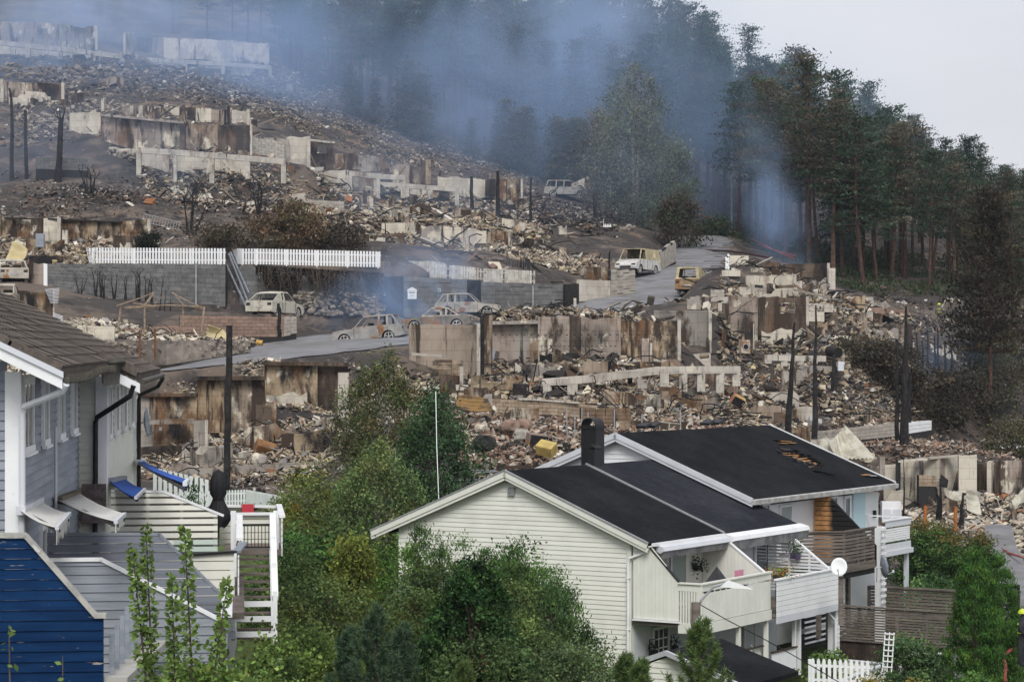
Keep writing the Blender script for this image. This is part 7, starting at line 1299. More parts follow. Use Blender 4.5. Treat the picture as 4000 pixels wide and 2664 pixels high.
slat_fence('front slatted brown terrace fence with post cap', (12.0,-1.7), (12.0,-6.75), -.12, .95, 12, m_greyw, 5); slat_fence('rear slatted brown terrace fence behind the first', (19.0,-.4), (19.0,-4.0), .0, 1.0, 9, m_greyw, 4)
t = thing('board_fence', 'dark brown upright boards under the front slatted fence', 'fence', HO, HA); boards(t, 'board', [(-1.7,-1.6),(-6.7,-1.6),(-6.7,-.25),(-1.7,-.22)][::-1], .15, .012, .03, lambda u,v,w: (11.95-w,u,v), m_brownw, False); pbeam('top_rail', (11.9,-1.7,-.2), (11.9,-6.8,-.22), .12, .06, m_greyw, t)
slat_fence('black slatted garden screen behind the rear fence', (23.5,-2.6), (23.5,-5.0), -.2, .9, 7, m_char, 3, cap=True)
# trellis and garden bits
t = thing('trellis', 'leaning white lattice trellis by the flower bed', 'trellis', P(3465,2620,66)); 
for k in range(7): pbox('slat', (0,0,.12+k*.16), (.3,.02,.035), m_white, t)
for x in (-.13,.0,.13): pbox('upright', (x,.02,.55), (.03,.02,1.15), m_white, t)
t.rotation_euler = (0,R(4),0)
t = thing('garden_arch', 'white garden arch with board sides behind the rose bush', 'arch', on(3640,72,0)); z1 = ZP(2560,72)-t.location.z
for x in (-.9,.85): pbox('side_panel', (x,0,z1/2), (.25,.3,z1), m_white, t)
lb(MB().tube([(-.95,0,z1-.1),(-.6,0,z1+.08),(.5,0,z1+.05),(.95,0,z1-.1)], .05, 8), 'arch_beam', m_white, t)
# ------------------------------------------------------------------ garage at the bottom edge
g = thing('garage', 'small cream garage with black felt roof at the bottom edge', 'garage', P(2600,2760,62), HA); GI = WM(g).inverted()
gp = lambda px, py, D: GI @ P(px, py, D)
ap, le, re_ = gp(2605,2540,62), gp(2365,2625,64.5), gp(2830,2640,60)
L_ = 3.3; dirx = Vector((L_,0,0)); th_ = Vector((0,0,-.12))
lb(MB().prism([ap, re_+(re_-ap)*.35, re_+(re_-ap)*.35+dirx, ap+dirx], th_), 'roof', m_felt, g); lb(MB().prism([ap, le, le+dirx, ap+dirx], th_), 'roof', m_felt, g)
for q in (le, re_+(re_-ap)*.35): pbeam('rake_board', ap+Vector((-.05,0,-.06)), q+Vector((-.05,0,-.06)), .06, .14, m_grwhite, g)
wz = ap.z-2.6; lb(MB().prism([(.15,le.y-.5,wz),(.15,re_.y-.6,wz),(.15,re_.y-.6,re_.z-.2),(.15,ap.y,ap.z-.18),(.15,le.y-.5,le.z-.05)], (.1,0,0)), 'gable_wall', m_cream, g)
boards(g, 'siding_plank', [(re_.y-.6,wz),(le.y-.5,wz),(le.y-.5,le.z-.05),(ap.y,ap.z-.18),(re_.y-.6,re_.z-.2)], .15, .005, .006, lambda u,v,w: (.14-w,u,v), m_cream, True, .02)
lb(MB().tube([(L_*.9,re_.y-.75,re_.z-.35),(L_+.1,re_.y-.7,re_.z-.28)], .06, 8), 'gutter_end', m_metal, g)
d = thing('roof_terrace', 'cream parapet of the small terrace beside the garage', 'terrace', HO, HA); boards(d, 'parapet_board', [(2.2,-1.6),(8.6,-1.6),(8.6,-.55),(2.2,-.75)], .108, .006, .03, lambda u,v,w: (u,-5.4-w,v), m_cream, False); pbeam('cap_rail', (2.1,-5.4,-.72), (8.7,-5.4,-.52), .16, .05, m_grwhite, d); pbox('dark_lining', (5.4,-5.3,-1.0), (6.2,.04,.6), m_black, d); boards(d, 'end_board', [(-5.4,-1.6),(-3.0,-1.6),(-3.0,-.5),(-5.4,-.55)], .108, .006, .03, lambda u,v,w: (8.6+w,u,v), m_cream, False); pbeam('cap_rail', (8.62,-5.4,-.52), (8.62,-3.0,-.46), .14, .05, m_grwhite, d)
# street lamp with wooden pole
t = thing('street_lamp', 'wooden lamp post with white lamp head in front of the balcony', 'street lamp', P(2718,2760,52)); z1 = ZP(2352,52)-t.location.z
lb(MB().tube([(0,0,0),(0,0,z1)], [.13,.11], 10), 'wooden_pole', m_greyw, t); lb(MB().tube([(.05,0,z1-.25),(.12,0,z1+.05),(.4,0,z1+.35),(.62,0,z1+.42)], .03, 8), 'bracket_arm', m_metal, t); lb(MB().prism([(.55,-.1,z1+.36),(.75,-.1,z1+.5),(1.3,-.04,z1+.3),(.8,-.1,z1+.34)], (0,.2,0)), 'lamp_head', m_white, t); lb(MB().tube([(.02,0,z1-.42),(-.02,.0,z1-.38)], .15, 10), 'band', m_metal, t)
lb(MB().tube([(.1,0,z1-.05)] + [tuple(P(2718+u*620, 2370+330*u**1.15, 52+u*3)-t.location) for u in (.2,.4,.6,.8,1.0)], .012, 5), 'overhead_cable', m_black, t)
o = MB().tube([P(1702,1530,92), P(1706,1740,91), P(1714,1955,90)], .016, 6).build('flag_pole', m_white); tag(o, 'thin white flag pole rising behind the cream gable', 'pole')
dish('satellite_dish', 'white satellite dish on a post before the charred screen', P(3278,2215,79.5), .33, (-.25,-.95,.25), m_white); dish('satellite_dish', 'dark satellite dish seen edge-on beside the white pillar', P(3445,2215,86), .42, (.95,.25,.1), m_greyp)
o = pbox('dish_post', P(3285,2345,79.6), (.16,.16,1.7), m_greyw); tag(o, 'weathered post under the white satellite dish', 'post')
# balcony furniture
def local(name, label, cat, x, y, z): return thing(name, label, cat, Matrix.Translation(HO) @ Matrix.Rotation(HA,4,'Z') @ Vector((x,y,z)), HA)
t = local('covered_grill', 'pyramid-shaped black cover over a grill on the cream balcony', 'grill', 2.9,-1.7,1.5); lb(MB().add([(-.55,-.5,0),(.55,-.5,0),(.55,.5,0),(-.55,.5,0),(-.5,-.45,.8),(.5,-.45,.8),(.5,.45,.8),(-.5,.45,.8),(0,0,1.65)], [(0,1,5,4),(1,2,6,5),(2,3,7,6),(3,0,4,7),(4,5,8),(5,6,8),(6,7,8),(7,4,8)]), 'cover', M('dark_grey_cover', (.03,.031,.035), .7, (.045,.046,.05), scale=4, bump=.2, rand=0), t); pbox('strap', (0,0,.8), (1.06,.96,.03), m_black, t)
t = local('flower_box', 'hanging basket with dark foliage against the cream balcony wall', 'planter', 4.5,-.15,3.0); rg = np.random.default_rng(5); v = rg.normal(0,1,(260,3))*np.array([.18,.1,.16]); foliage('leaves', v+np.array(t.location), .09, tint(rg,260,(.02,.035,.015)), m_leaf, t, rg); pbox('pot', (0,0,-.1), (.25,.2,.16), m_black, t)
t = local('flower_box', 'orange and yellow flowers in a pot on the white balcony rail', 'planter', 5.9,-2.55,2.75); v = rg.normal(0,1,(360,3))*np.array([.28,.12,.13]); c = tint(rg,360,(.12,.18,.03)); c[rg.random(360) < .3] = (.65,.2,.02); foliage('foliage', v+np.array(t.location), .08, c, m_leaf, t, rg); pbox('pot', (0,0,-.18), (.4,.2,.2), m_brownw, t)
t = local('flower_box', 'purple pot of dark greenery on the white slatted screen', 'planter', 10.3,-1.2,3.05); v = rg.normal(0,1,(300,3))*np.array([.12,.28,.16]); foliage('leaves', v+np.array(t.location)+np.array((0,0,.15)), .09, tint(rg,300,(.025,.045,.02)), m_leaf, t, rg); pbox('pot', (0,0,-.1), (.2,.34,.24), M('purple_pot', (.10,.07,.14), .6, bump=0), t)
t = local('garden_chair', 'pink-rimmed garden chair on the cream balcony', 'chair', 4.6,-1.9,2.0); pbox('backrest', (0,.2,.72), (.6,.05,.34), M('pink_plastic', (.55,.22,.33), .5, bump=0), t); pbox('seat', (0,0,.4), (.55,.5,.05), m_grwhite, t)
for x in (-.25,.25):
    for y in (-.2,.2): pbox('leg', (x,y,.2), (.04,.04,.4), m_grwhite, t)
t = local('round_table', 'round brown wooden table on the cream balcony', 'table', 3.9,-1.9,1.9); lb(MB().tube([(0,0,.68),(0,0,.72)], .55, 20), 'tabletop', m_wood, t); lb(MB().tube([(0,0,0),(0,0,.7)], .05, 8), 'leg', m_wood, t)
t = local('sofa_cushion', 'grey cushion leaning on the black balcony lining', 'cushion', 8.9,-1.2,2.2); o = lb(MB().box((0,0,.2),(.6,.2,.5)), 'cushion', M('grey_cushion', (.07,.072,.075), .9, bump=.1), t); o.rotation_euler = (.4,0,.2); o.modifiers.new('round','BEVEL').width = .06
for k, x in enumerate((1.2,2.75)):
    t = local('wall_planter', 'wrought iron wall basket %s of the paned window' % ('left','right')[k], 'planter', x,-.2,.45); lb(MB().tube([(0,.15,-.25),(0,.15,.3),(0,-.05,.32)], .015, 5), 'bracket', m_black, t); v = rg.normal(0,1,(200,3))*np.array([.11,.08,.12]); foliage('leaves', v+np.array(t.location), .07, tint(rg,200,(.02,.03,.015)), m_leaf, t, rg); pbox('pot', (0,0,-.12), (.18,.16,.16), m_black, t)
t = thing('compost_bin', 'dark grey ribbed compost bin at the bottom edge', 'bin', P(1140,2690,46), R(-14)); pbox('body', (0,0,.28), (.55,.5,.6), m_greyp, t); pbox('lid', (0,0,.6), (.6,.55,.06), m_greyp, t)
for k in range(7): pbox('rib', (0,-.26,.06+k*.07), (.52,.03,.03), m_black, t)
# ------------------------------------------------------------------ burned poles and bare trees
m_soot = M('burned_trunk', (.012,.011,.011), .85, (.03,.027,.026), scale=4, bump=.6, bscale=18, rand=.25, coords='Object')
def pole(label, pts, r0, r1, twigs=0, seed=0, tl=.5, name='charred_tree', cat='tree', group='charred trunks'):
    """pts: photo column, row, distance from foot to top"""
    rg = random.Random(seed); q = [P(*p) for p in pts]; t = thing(name, label, cat, q[0], 0, group); n = 7; path = []
    for k in range(n+1):
        u = k/n*(len(q)-1); i = min(int(u), len(q)-2); p = q[i].lerp(q[i+1], u-i) - q[0]; path.append(p + Vector((rg.uniform(-.04,.04), rg.uniform(-.04,.04), 0)))
    lb(MB().tube(path, [r0+(r1-r0)*k/n for k in range(n+1)], 8), 'trunk', m_soot, t)
    if twigs:
        mb = MB()
        for k in range(twigs):
            u = rg.uniform(.15,.98); i = min(int(u*n), n-1); p = path[i].lerp(path[i+1], u*n-i); a = rg.uniform(0,6.28); l = tl*rg.uniform(.3,1)*(1.2-u); mb.tube([p, p+Vector((math.cos(a)*l, math.sin(a)*l*.4, l*.25))], [r1*.5,.008], 4, False)
        lb(mb, 'twigs', m_soot, t)
    return t
pole('burned utility pole standing before the nearest basement', [(884,1925,104),(890,1600,104),(896,1272,104)], .17,.15, 0, 1, name='utility_pole', cat='pole', group='burned poles')
for k, a in enumerate([('leaning black trunk above the damaged roof', [(3076,1700,127),(3090,1480,127),(3103,1259,127)], .2,.06, 14), ('straight black spiky trunk above the damaged roof', [(3183,1715,126),(3184,1450,126),(3187,1192,126)], .18,.04, 46), ('thin black trunk left of the thick one', [(3504,1720,133),(3504,1520,133),(3504,1326,133)], .14,.07, 6), ('thick forked black trunk beside the pale wall', [(3533,1735,133),(3536,1450,133),(3538,1196,133)], .28,.06, 22), ('slim companion of the thick forked trunk', [(3552,1650,134),(3552,1500,134),(3556,1440,134)], .14,.05, 8),
  ('short spiked stump below the portal frames', [(3256,1525,140),(3257,1450,140),(3256,1385,140)], .2,.08, 16), ('bent black trunk at the left edge with bare tip', [(44,842,196),(48,560,196),(46,395,196),(36,345,196)], .22,.08, 10), ('shorter straight black trunk near the left edge', [(105,778,198),(102,560,198),(100,430,198)], .19,.13, 6), ('tallest branched black trunk at the left', [(220,798,196),(232,600,196),(240,460,196)], .32,.22, 8), ('black trunk in front of the pale minivan terrace at its left', [(1843,898,206),(1843,790,206),(1841,690,206)], .2,.14, 14), ('middle black trunk of the three on the debris terrace', [(1945,902,207),(1944,780,207),(1943,668,207)], .24,.14, 16), ('right black trunk of the three on the debris terrace', [(2073,915,209),(2073,800,209),(2075,694,209)], .17,.08, 12),
  ('black post before the white hatchback', [(1092,1320,138),(1091,1250,138),(1089,1186,138)], .14,.09, 8), ('black fence post stub left of the gazebo', [(312,1300,134),(313,1265,134)], .12,.06, 0), ('thin black trunk at the burned hedge by the block wall', [(2378,1095,172),(2380,1030,172),(2382,978,172)], .09,.06, 4), ('black twisted stem before the bleached walls', [(3658,2030,124),(3664,1950,124),(3655,1900,124)], .1,.05, 3), ('black stem beside the twisted one', [(3672,2030,123.5),(3678,1960,123.5),(3670,1870,123.5)], .11,.04, 4), ('thick black stub near the orange post', [(3753,2050,122),(3757,1985,122),(3762,1925,122)], .14,.05, 3), ('tall thin bare sapling before the bleached walls', [(3530,2020,123),(3533,1900,123),(3528,1790,123)], .06,.015, 26)]): pole(*a, seed=k)
t = pole('rooted stem cluster branch', [(240,460,196),(215,425,196),(190,395,196)], .1,.02, 6, 50) if False else None
def bare_tree(label, px, D, yfoot, ytop, wpx, seed, stems=5, depth=3, name='burned_tree', group='burned bare trees', rbase=.11):
    rg = random.Random(seed); f = P(px, yfoot, D); H = ZP(ytop, D)-f.z; Wd = wpx/F*D/2; t = thing(name, label, 'tree', f, 0, group); mb = MB(); tr = MB()
    def grow(p, d, l, r_, dep):
        q = p + d*l; m = p.lerp(q,.5)+Vector((rg.uniform(-.1,.1),rg.uniform(-.1,.1),0))*l*.4; mb.tube([p, m, q], [r_, r_*.8, r_*.55], 5, False)
        if dep > 0:
            for k in range(rg.choice((2,3))):
                a = rg.uniform(0,6.28); e = (d + Vector((math.cos(a), math.sin(a)*.6, rg.uniform(.0,.5)))*.75).normalized(); grow(q if k < 2 else m, e, l*rg.uniform(.5,.75), r_*.55, dep-1)
    for s_ in range(stems):
        a = 6.28*s_/stems+rg.random(); tilt = rg.uniform(.1,1.0)*Wd/H*1.3; d = Vector((math.cos(a)*tilt, math.sin(a)*tilt*.6, 1)).normalized(); b0 = Vector((rg.uniform(-.1,.1),rg.uniform(-.1,.1),0)); l0 = H*rg.uniform(.38,.55); tr.tube([b0, b0+d*l0*.5+Vector((0,0,.05)), b0+d*l0], [rbase, rbase*.8, rbase*.6], 6); grow(b0+d*l0, d, H*.25*rg.uniform(.8,1.1), rbase*.5, depth)
    lb(tr, 'trunk', m_soot, t); lb(mb, 'branches', m_soot, t); return t
bare_tree('large bare burned tree above the white fence', 740,178,965,690,190,1,6,4); bare_tree('burned cluster of stems below the dry stone wall', 350,190,805,640,90,2,7,2); bare_tree('burned bush with dark clump on top beside the frame', 1010,186,858,705,70,3,6,3); bare_tree('spreading branches of the tallest black trunk', 240,196,480,405,190,4,5,3, rbase=.09); bare_tree('bare thorny bush before the left block wall', 312,156,1155,1060,80,5,5,3, rbase=.04); bare_tree('bare twiggy bush at the fence gap', 1360,166,985,880,110,6,6,4, rbase=.05); bare_tree('thin burned tree before the debris terrace', 2322,214,850,745,60,7,3,3); bare_tree('burned shrub behind the broken white fence end', 1510,163,1040,965,80,8,6,3, rbase=.05)
for k, px in enumerate((372,392,410,445,490,532,548,572,590)): bare_tree(['first','second','third','fourth','fifth','sixth','seventh','eighth','ninth'][k]+' stem from the left in the burned thuja row', px,156-k*.1,1160+k*3,1035+ (k*37 % 30),26,20+k,2,2,'burned_thuja','burned thuja row before the block wall',.07)
for k, px in enumerate((628,645,668)): bare_tree(['lone burned sapling right of the thuja row','thin burned sapling behind the gazebo','short burned sapling behind the gazebo'][k], px,150,1230,1075+k*40,30,40+k,1,2,'burned_sapling','burned saplings by the gazebo',.05)
for k in range(26): px = 1862+k*8.6; bare_tree('charred spike of the burned hedge behind the warped fence', px,168+rt.uniform(-.6,.6),1060,985+rt.uniform(0,30),10,70+k,1,1,'burned_hedge_stem','charred hedge behind the warped fence',.05)
for k, (px, yt) in enumerate(((3560,1320),(3580,1300),(3602,1330),(3622,1290),(3650,1310),(3662,1280),(3690,1340),(3715,1350))): pole(['first','second','third','fourth','fifth','sixth','seventh','eighth'][k]+' thin black stem left to right in the burned thicket at right', [(px,1470,160),(px+3,1400,160),(px+1,yt,160)], .12,.04, 14, 90+k, group='black stems of the thicket')
for lab, px, D, yt, yb in (('rusty iron post left of the pair by the road', 546,127,1298,1410),('rusty iron post right of the pair by the road', 606,127.5,1286,1405),('orange fence post left before the bleached rubble', 3614,119,1975,2060),('orange fence post right before the bleached rubble', 3732,118,1978,2078)):
    a, b_ = P(px,yb,D), P(px,yt,D); o = MB().tube([a,b_], .07 if D > 125 else .09, 8).build('fence_post', MATS['rust'] if D > 125 else M('orange_post', (.42,.14,.03), .8, (.25,.09,.03), scale=4, bump=.2)); tag(o, lab, 'post')
# ------------------------------------------------------------------ single things in the ruins
m_bent = M('scorched_sheet_metal', (.50,.48,.40), .6, (.36,.33,.26), scale=1.5, spots=[((.10,.085,.07), .9, .62,.72)], bump=.1, rand=0, metal=.2)
def sheet(label, pts, nx, ny, amp, mt, waves=10, name='metal_sheet', thick=.02, curl=.0, seed=0):
    """corrugated sheet through four corner points a b c d"""
    a, b_, c, d = pts; rg = random.Random(seed); vs = []; fs = []; n = ((b_-a).cross(d-a)).normalized(); ph = rg.random()*6
    for i in range(nx+1):
        for j in range(ny+1):
            u, v = i/nx, j/ny; p = a.lerp(b_,u).lerp(d.lerp(c,u),v); vs.append(p + n*(amp*math.sin(u*waves*6.283) + curl*math.sin(math.pi*u*1.0+ph*.1)*math.sin(math.pi*v*.9+.3)) - a)
    for i in range(nx):
        for j in range(ny): e = i*(ny+1)+j; fs.append((e,e+1,e+ny+2,e+ny+1))
    o = MB().add(vs, fs).build(name, mt, None, True); o.location = a; o.modifiers.new('thick','SOLIDIFY').thickness = thick; return tag(o, label, 'metal sheet')
sheet('large crumpled corrugated roof sheet behind the damaged roof', [P(3235,1720,128), P(3300,1662,131), P(3420,1790,129), P(3275,1790,126)], 60, 14, .05, m_bent, 9, curl=.9, seed=1); sheet('smaller crumpled corrugated sheet left of the large one', [P(3175,1718,128), P(3222,1708,130), P(3250,1775,128), P(3200,1770,127)], 40, 10, .04, m_bent, 7, curl=.5, seed=2)
sheet('rusty corrugated sheet arching over the garden rubble', [P(1780,1590,113), P(1785,1548,114), P(1905,1560,114), P(1925,1600,113)], 64, 14, .045, M('rust_gold_sheet', (.26,.155,.055), .7, (.05,.042,.035), scale=.9, thr=(.42,.58), bump=.1, rand=0), 6, curl=.3); sheet('warped pale sheet among the bleached rubble', [P(3690,1905,123), P(3740,1920,124), P(3770,1960,123), P(3720,1950,122)], 30, 8, .03, m_bent, 5, curl=.3); sheet('folded pale sheet at the right edge', [P(3950,1950,123), P(4010,1890,124), P(4030,1920,123), P(3965,1985,122)], 20, 8, .02, m_bent, 3, curl=.3)
sheet('upright bent metal sheet in the bleached rubble', [P(3780,1990,122), P(3775,1910,122.5), P(3820,1920,123), P(3835,2010,122)], 20, 8, .03, m_bent, 4, curl=.25); sheet('black scorched sheet propped before the partition walls', [P(3668,1900,126), P(3675,1850,126), P(3705,1875,126), P(3700,1905,126)], 10, 6, .02, m_char, 3); sheet('fallen yellowish sheet below the minivan', [P(2180,868,218), P(2205,852,220), P(2240,870,219), P(2212,882,217)], 10, 6, .01, M('yellowed_sheet', (.50,.42,.24), .8, bump=.1), 2); sheet('second yellowish sheet below the minivan', [P(2205,880,214), P(2232,862,216), P(2262,882,215), P(2236,892,213)], 10, 6, .01, MATS['yellowed_sheet'], 2)
sheet('crumpled yellow sheet before the reddish block wall', [P(800,1315,136), P(815,1268,136), P(880,1290,137), P(890,1325,136)], 16, 8, .02, MATS['yellowed_sheet'], 3, curl=.4); sheet('crumpled yellow car panel on the left rubble', [P(20,1010,150), P(50,945,151), P(110,975,151), P(95,1010,150)], 16, 8, .03, MATS['yellowed_sheet'], 3, curl=.5); sheet('ribbed pale sheet on the left rubble', [P(40,965,152), P(62,935,153), P(95,950,153), P(75,985,152)], 24, 6, .04, m_bent, 6)
def box_thing(name, label, cat, c, sz, rot, mt, mt2=None, door=True):
    t = thing(name, label, cat, c); t.rotation_euler = rot; pbox('body', (0,0,0), sz, mt, t)
    if door: pbox('door', (0,-sz[1]/2-.01,0), (sz[0]*.9,.02,sz[2]*.9), mt2 or mt, t); pbox('handle', (sz[0]*.36,-sz[1]/2-.035,sz[2]*.1), (.04,.03,sz[2]*.3), m_metal, t)
    return t
box_thing('refrigerator', 'burned fridge with grey top lying in the garden rubble', 'fridge', P(2098,1716,108), (.95,.62,.5), (.15,.12,.3), M('burned_fridge', (.20,.19,.18), .6, (.32,.15,.06), scale=2, bump=.1), m_char); box_thing('refrigerator', 'yellowed fridge tilted on its side behind the gable', 'fridge', P(2135,1752,106.5), (.85,.6,.5), (.5,.2,-.5), M('yellowed_fridge', (.55,.42,.14), .6, (.42,.30,.10), scale=2, bump=.1)); box_thing('metal_cabinet', 'rust-brown metal cabinet lying in the near basement', 'cabinet', P(1035,1752,113), (1.0,.6,.55), (.6,.3,.4), M('rust_brown', (.26,.13,.05), .7, (.16,.08,.035), scale=2, bump=.2)); box_thing('metal_cabinet', 'burned two-tone box on the red soil slope', 'cabinet', P(2882,1565,122), (.7,.5,.5), (.4,.5,.2), M('red_yellow_box', (.28,.10,.06), .7, (.42,.32,.10), scale=1.5, bump=.1), m_char); box_thing('cooker', 'burned cooker with open oven in the centre rubble', 'cooker', P(2035,1520,120), (.8,.55,.55), (.1,.05,.15), m_char, m_cin); box_thing('radiator', 'white ribbed radiator standing in the right rubble', 'radiator', P(3284,1430,143), (.38,.12,.6), (0,0,.2), m_grwhite, m_metal, False)
box_thing('waste_bin', 'dark wheeled bin before the golden shell', 'bin', P(157,940,168), (.6,.6,1.0), (0,0,.1), m_greyp, m_greyp, True); box_thing('waste_bin', 'dark green bin before the tan garden wall', 'bin', P(3065,1672,137), (.55,.5,.6), (0,0,0), M('dark_green_plastic', (.02,.035,.025), .6, bump=0))
def washer(label, c, rz, tilt):
    t = thing('washing_machine', label, 'washing machine', c, rz); t.rotation_euler = (tilt,0,rz); pbox('body', (0,0,.42), (.6,.55,.84), M('burned_enamel', (.50,.45,.36), .6, (.22,.12,.06), scale=2.5, bump=.1), t); ring = MB()
    for k in range(16): a0, a1 = 6.283*k/16, 6.283*(k+1)/16; ring.prism([(.21*math.cos(a0),-.28,.4+.21*math.sin(a0)),(.21*math.cos(a1),-.28,.4+.21*math.sin(a1)),(.16*math.cos(a1),-.28,.4+.16*math.sin(a1)),(.16*math.cos(a0),-.28,.4+.16*math.sin(a0))], (0,-.05,0))
    lb(ring, 'door_ring', m_metal, t); lb(MB().tube([(0,-.27,.4),(0,-.285,.4)], .16, 16), 'drum_opening', m_dark, t)
washer('burned washing machine before the black window wall', P(2908,1380,143.5), .2, .0); washer('burned washing machine under the middle portal frame', P(1437,765,212.5), .3, .2)
def tank(label, a, b_, r_, mt, name='water_tank', cat='tank'):
    c = (a+b_)/2; t = thing(name, label, cat, c); d = b_-a; lb(MB().tube([-d/2, d/2], r_, 16), 'shell', mt, t); lb(MB().tube([d/2, d/2+d.normalized()*.02], r_*.82, 16), 'end_opening', m_dark, t); lb(MB().tube([-d/2, -d/2-d.normalized()*.03], r_*.9, 16), 'end_cap', mt, t); return t
tank('burned cylindrical tank by the dark corner wall', P(3258,1158,166)+Vector((.3,.7,0)), P(3248,1160,164), .42, m_char); tank('charred pipe drum below the right frame', P(3240,1372,147), P(3275,1378,146), .34, m_char); tank('golden gas bottle beside the road edge', P(1003,1338,134), P(1026,1340,134), .17, M('golden_bottle', (.5,.3,.06), .5, (.3,.15,.05), scale=4, bump=.1), 'gas_bottle', 'gas bottle'); tank('white tank upright by the thicket at right', P(3518,1390,156), P(3518,1372,156), .5, m_white); tank('rolled insulation tube by the tall grey wall', P(2735,1392,140), P(2768,1388,140), .16, M('dull_tan', (.25,.2,.14), .9, bump=.3))
t = thing('satellite_dish', 'crumpled blue-grey boat hull on the right rubble', 'boat hull', P(3430,1400,150)); t.name = 'boat_hull'
vs = []; fs = []
for i in range(9):
    u = i/8*2-1; w_ = .55*(1-u*u*.8)
    for j in range(7): a = math.pi*j/6; vs.append((u*1.3, math.cos(a)*w_, -math.sin(a)*w_*.9+.4+.1*math.sin(i*2.1+j)))
for i in range(8):
    for j in range(6): e = i*7+j; fs.append((e,e+1,e+8,e+7))
o = lb(MB().add(vs,fs), 'hull', M('blue_grey_hull', (.13,.16,.19), .5, (.22,.25,.28), scale=2, bump=.1), t, True); o.modifiers.new('thick','SOLIDIFY').thickness = .04; lb(MB().tube([(-1.3,0,.42),(-.6,.5,.45),(.4,.52,.45),(1.3,0,.42)], .04, 6), 'gunwale', m_metal, t)
# gazebo frame
t = thing('gazebo_frame', 'bent bare gazebo frame standing on the left rubble', 'gazebo', P(630,1310,136)); I_ = WM(t).inverted(); m_tube = M('scorched_tube', (.34,.27,.19), .7, (.22,.15,.1), scale=5, bump=.1)
for px, yt, yb, D, lean in ((470,1190,1315,135.5,12),(565,1192,1320,135,0),(715,1188,1325,135,-2),(795,1198,1330,134.5,10)): lb(MB().tube([I_ @ P(px-lean,yb,D), I_ @ P(px+lean*.3,yt,D)], .06, 6), 'leg', m_tube, t)
for q in ([(455,1195),(560,1160),(600,1142)], [(485,1200),(650,1192),(790,1198)], [(520,1185),(600,1195),(640,1150)], [(565,1195),(600,1150)], [(670,1142),(720,1170),(795,1205)], [(680,1148),(715,1190)], [(490,1205),(560,1200),(620,1195)], [(710,1192),(760,1200),(800,1210)], [(600,1142),(565,1190)]): lb(MB().tube([I_ @ P(a, b_, 135+.6*math.sin(a)) for a, b_ in q], .035, 5), 'roof_rod', m_tube, t)
def ladder(label, a, b_, w_, n, mt):
    t = thing('ladder', label, 'ladder', a); d = b_-a; s_ = d.cross(Vector((0,1,0))).normalized()*w_/2
    for k in (-1,1): lb(MB().tube([s_*k, d+s_*k], .03, 6), 'side_rail', mt, t)
    for k in range(n): lb(MB().tube([d*((k+.5)/n)-s_, d*((k+.5)/n)+s_], .02, 5), 'rung', mt, t)
ladder('aluminium ladder leaning on the white block wall', P(3140,1640,151), P(3112,1532,152.4), .35, 9, m_metal); ladder('aluminium ladder lying behind the golden shell', P(555,850,175.5), P(705,885,174), .6, 14, m_metal)
t = thing('steel_stair', 'dark outdoor stair with grey rails through the block wall', 'stairs', P(930,1200,160)); I_ = WM(t).inverted()
for k in range(14): u = k/13; a, b_ = I_ @ P(883+u*2+ (1-u)*0, 1200-u*160, 160.5+u*2.4), I_ @ P(962-u*20, 1200-u*160, 160.5+u*2.4); pbeam('tread', a, b_, .3, .06, m_char, t)
for q0, q1 in (((962,1200),(885,1035)),((968,1178),(893,990)),((972,1145),(900,985))): pbeam('hand_rail', I_ @ P(*q0,159.4), I_ @ P(*q1,161.5), .06, .12, m_greyp, t)
# guard rail, hoses, lamps, posts
t = thing('guard_rail', 'bent steel guard rail at the top of the road', 'guard rail', P(2840,935,234)); I_ = WM(t).inverted(); q = [I_ @ P(a, b_, D) for a, b_, D in ((2808,908,240),(2850,930,236),(2872,942,233),(2898,945,232))]
for i in range(3):
    for dz in (-.12,.0,.12): pbeam('rail_fold', q[i]+Vector((0,.03*(dz == 0),dz)), q[i+1]+Vector((0,.03*(dz == 0),dz)), .05, .11, m_metal, t)
for p in q: pbox('post', p+Vector((0,.15,-.4)), (.12,.1,1.0), m_metal, t)
def hose(label, pts, r_, mt):
    o = MB().tube([P(*p) for p in pts], r_, 6).build('fire_hose', mt, None, True); tag(o, label, 'hose', 'fire hoses')
m_hose = M('red_fire_hose', (.30,.05,.045), .7, (.2,.045,.045), scale=2, bump=.1); m_bh = M('dark_hose', (.05,.022,.025), .7, bump=.1)
hose('red hose running along the bank above the road', [(2655,828,246),(2720,838,244),(2790,858,240),(2830,885,236)], .06, m_hose); hose('dark hose lying across the upper road', [(2700,955,222),(2740,977,210),(2840,980,202),(2920,990,196),(3010,1008,190)], .09, m_bh); hose('pair of red hoses running down towards the corner wall', [(2930,930,226),(2980,955,215),(3040,985,205),(3100,1010,196)], .05, m_hose); hose('second red hose beside the corner wall', [(2960,955,216),(3020,975,208),(3110,1000,200)], .045, m_hose)
hose('red hose kinked on the burned ground at the right', [(3835,2150,116),(3900,2135,116),(3940,2160,114),(3990,2175,112)], .06, m_hose); hose('red hose looping beside the thuja at the path', [(3960,2340,100),(3985,2380,97),(4010,2410,95)], .05, m_hose); hose('red hose standing up at the bottom right', [(3925,2660,70),(3928,2600,72),(3918,2560,74),(3960,2530,76),(4000,2520,78)], .06, m_hose)
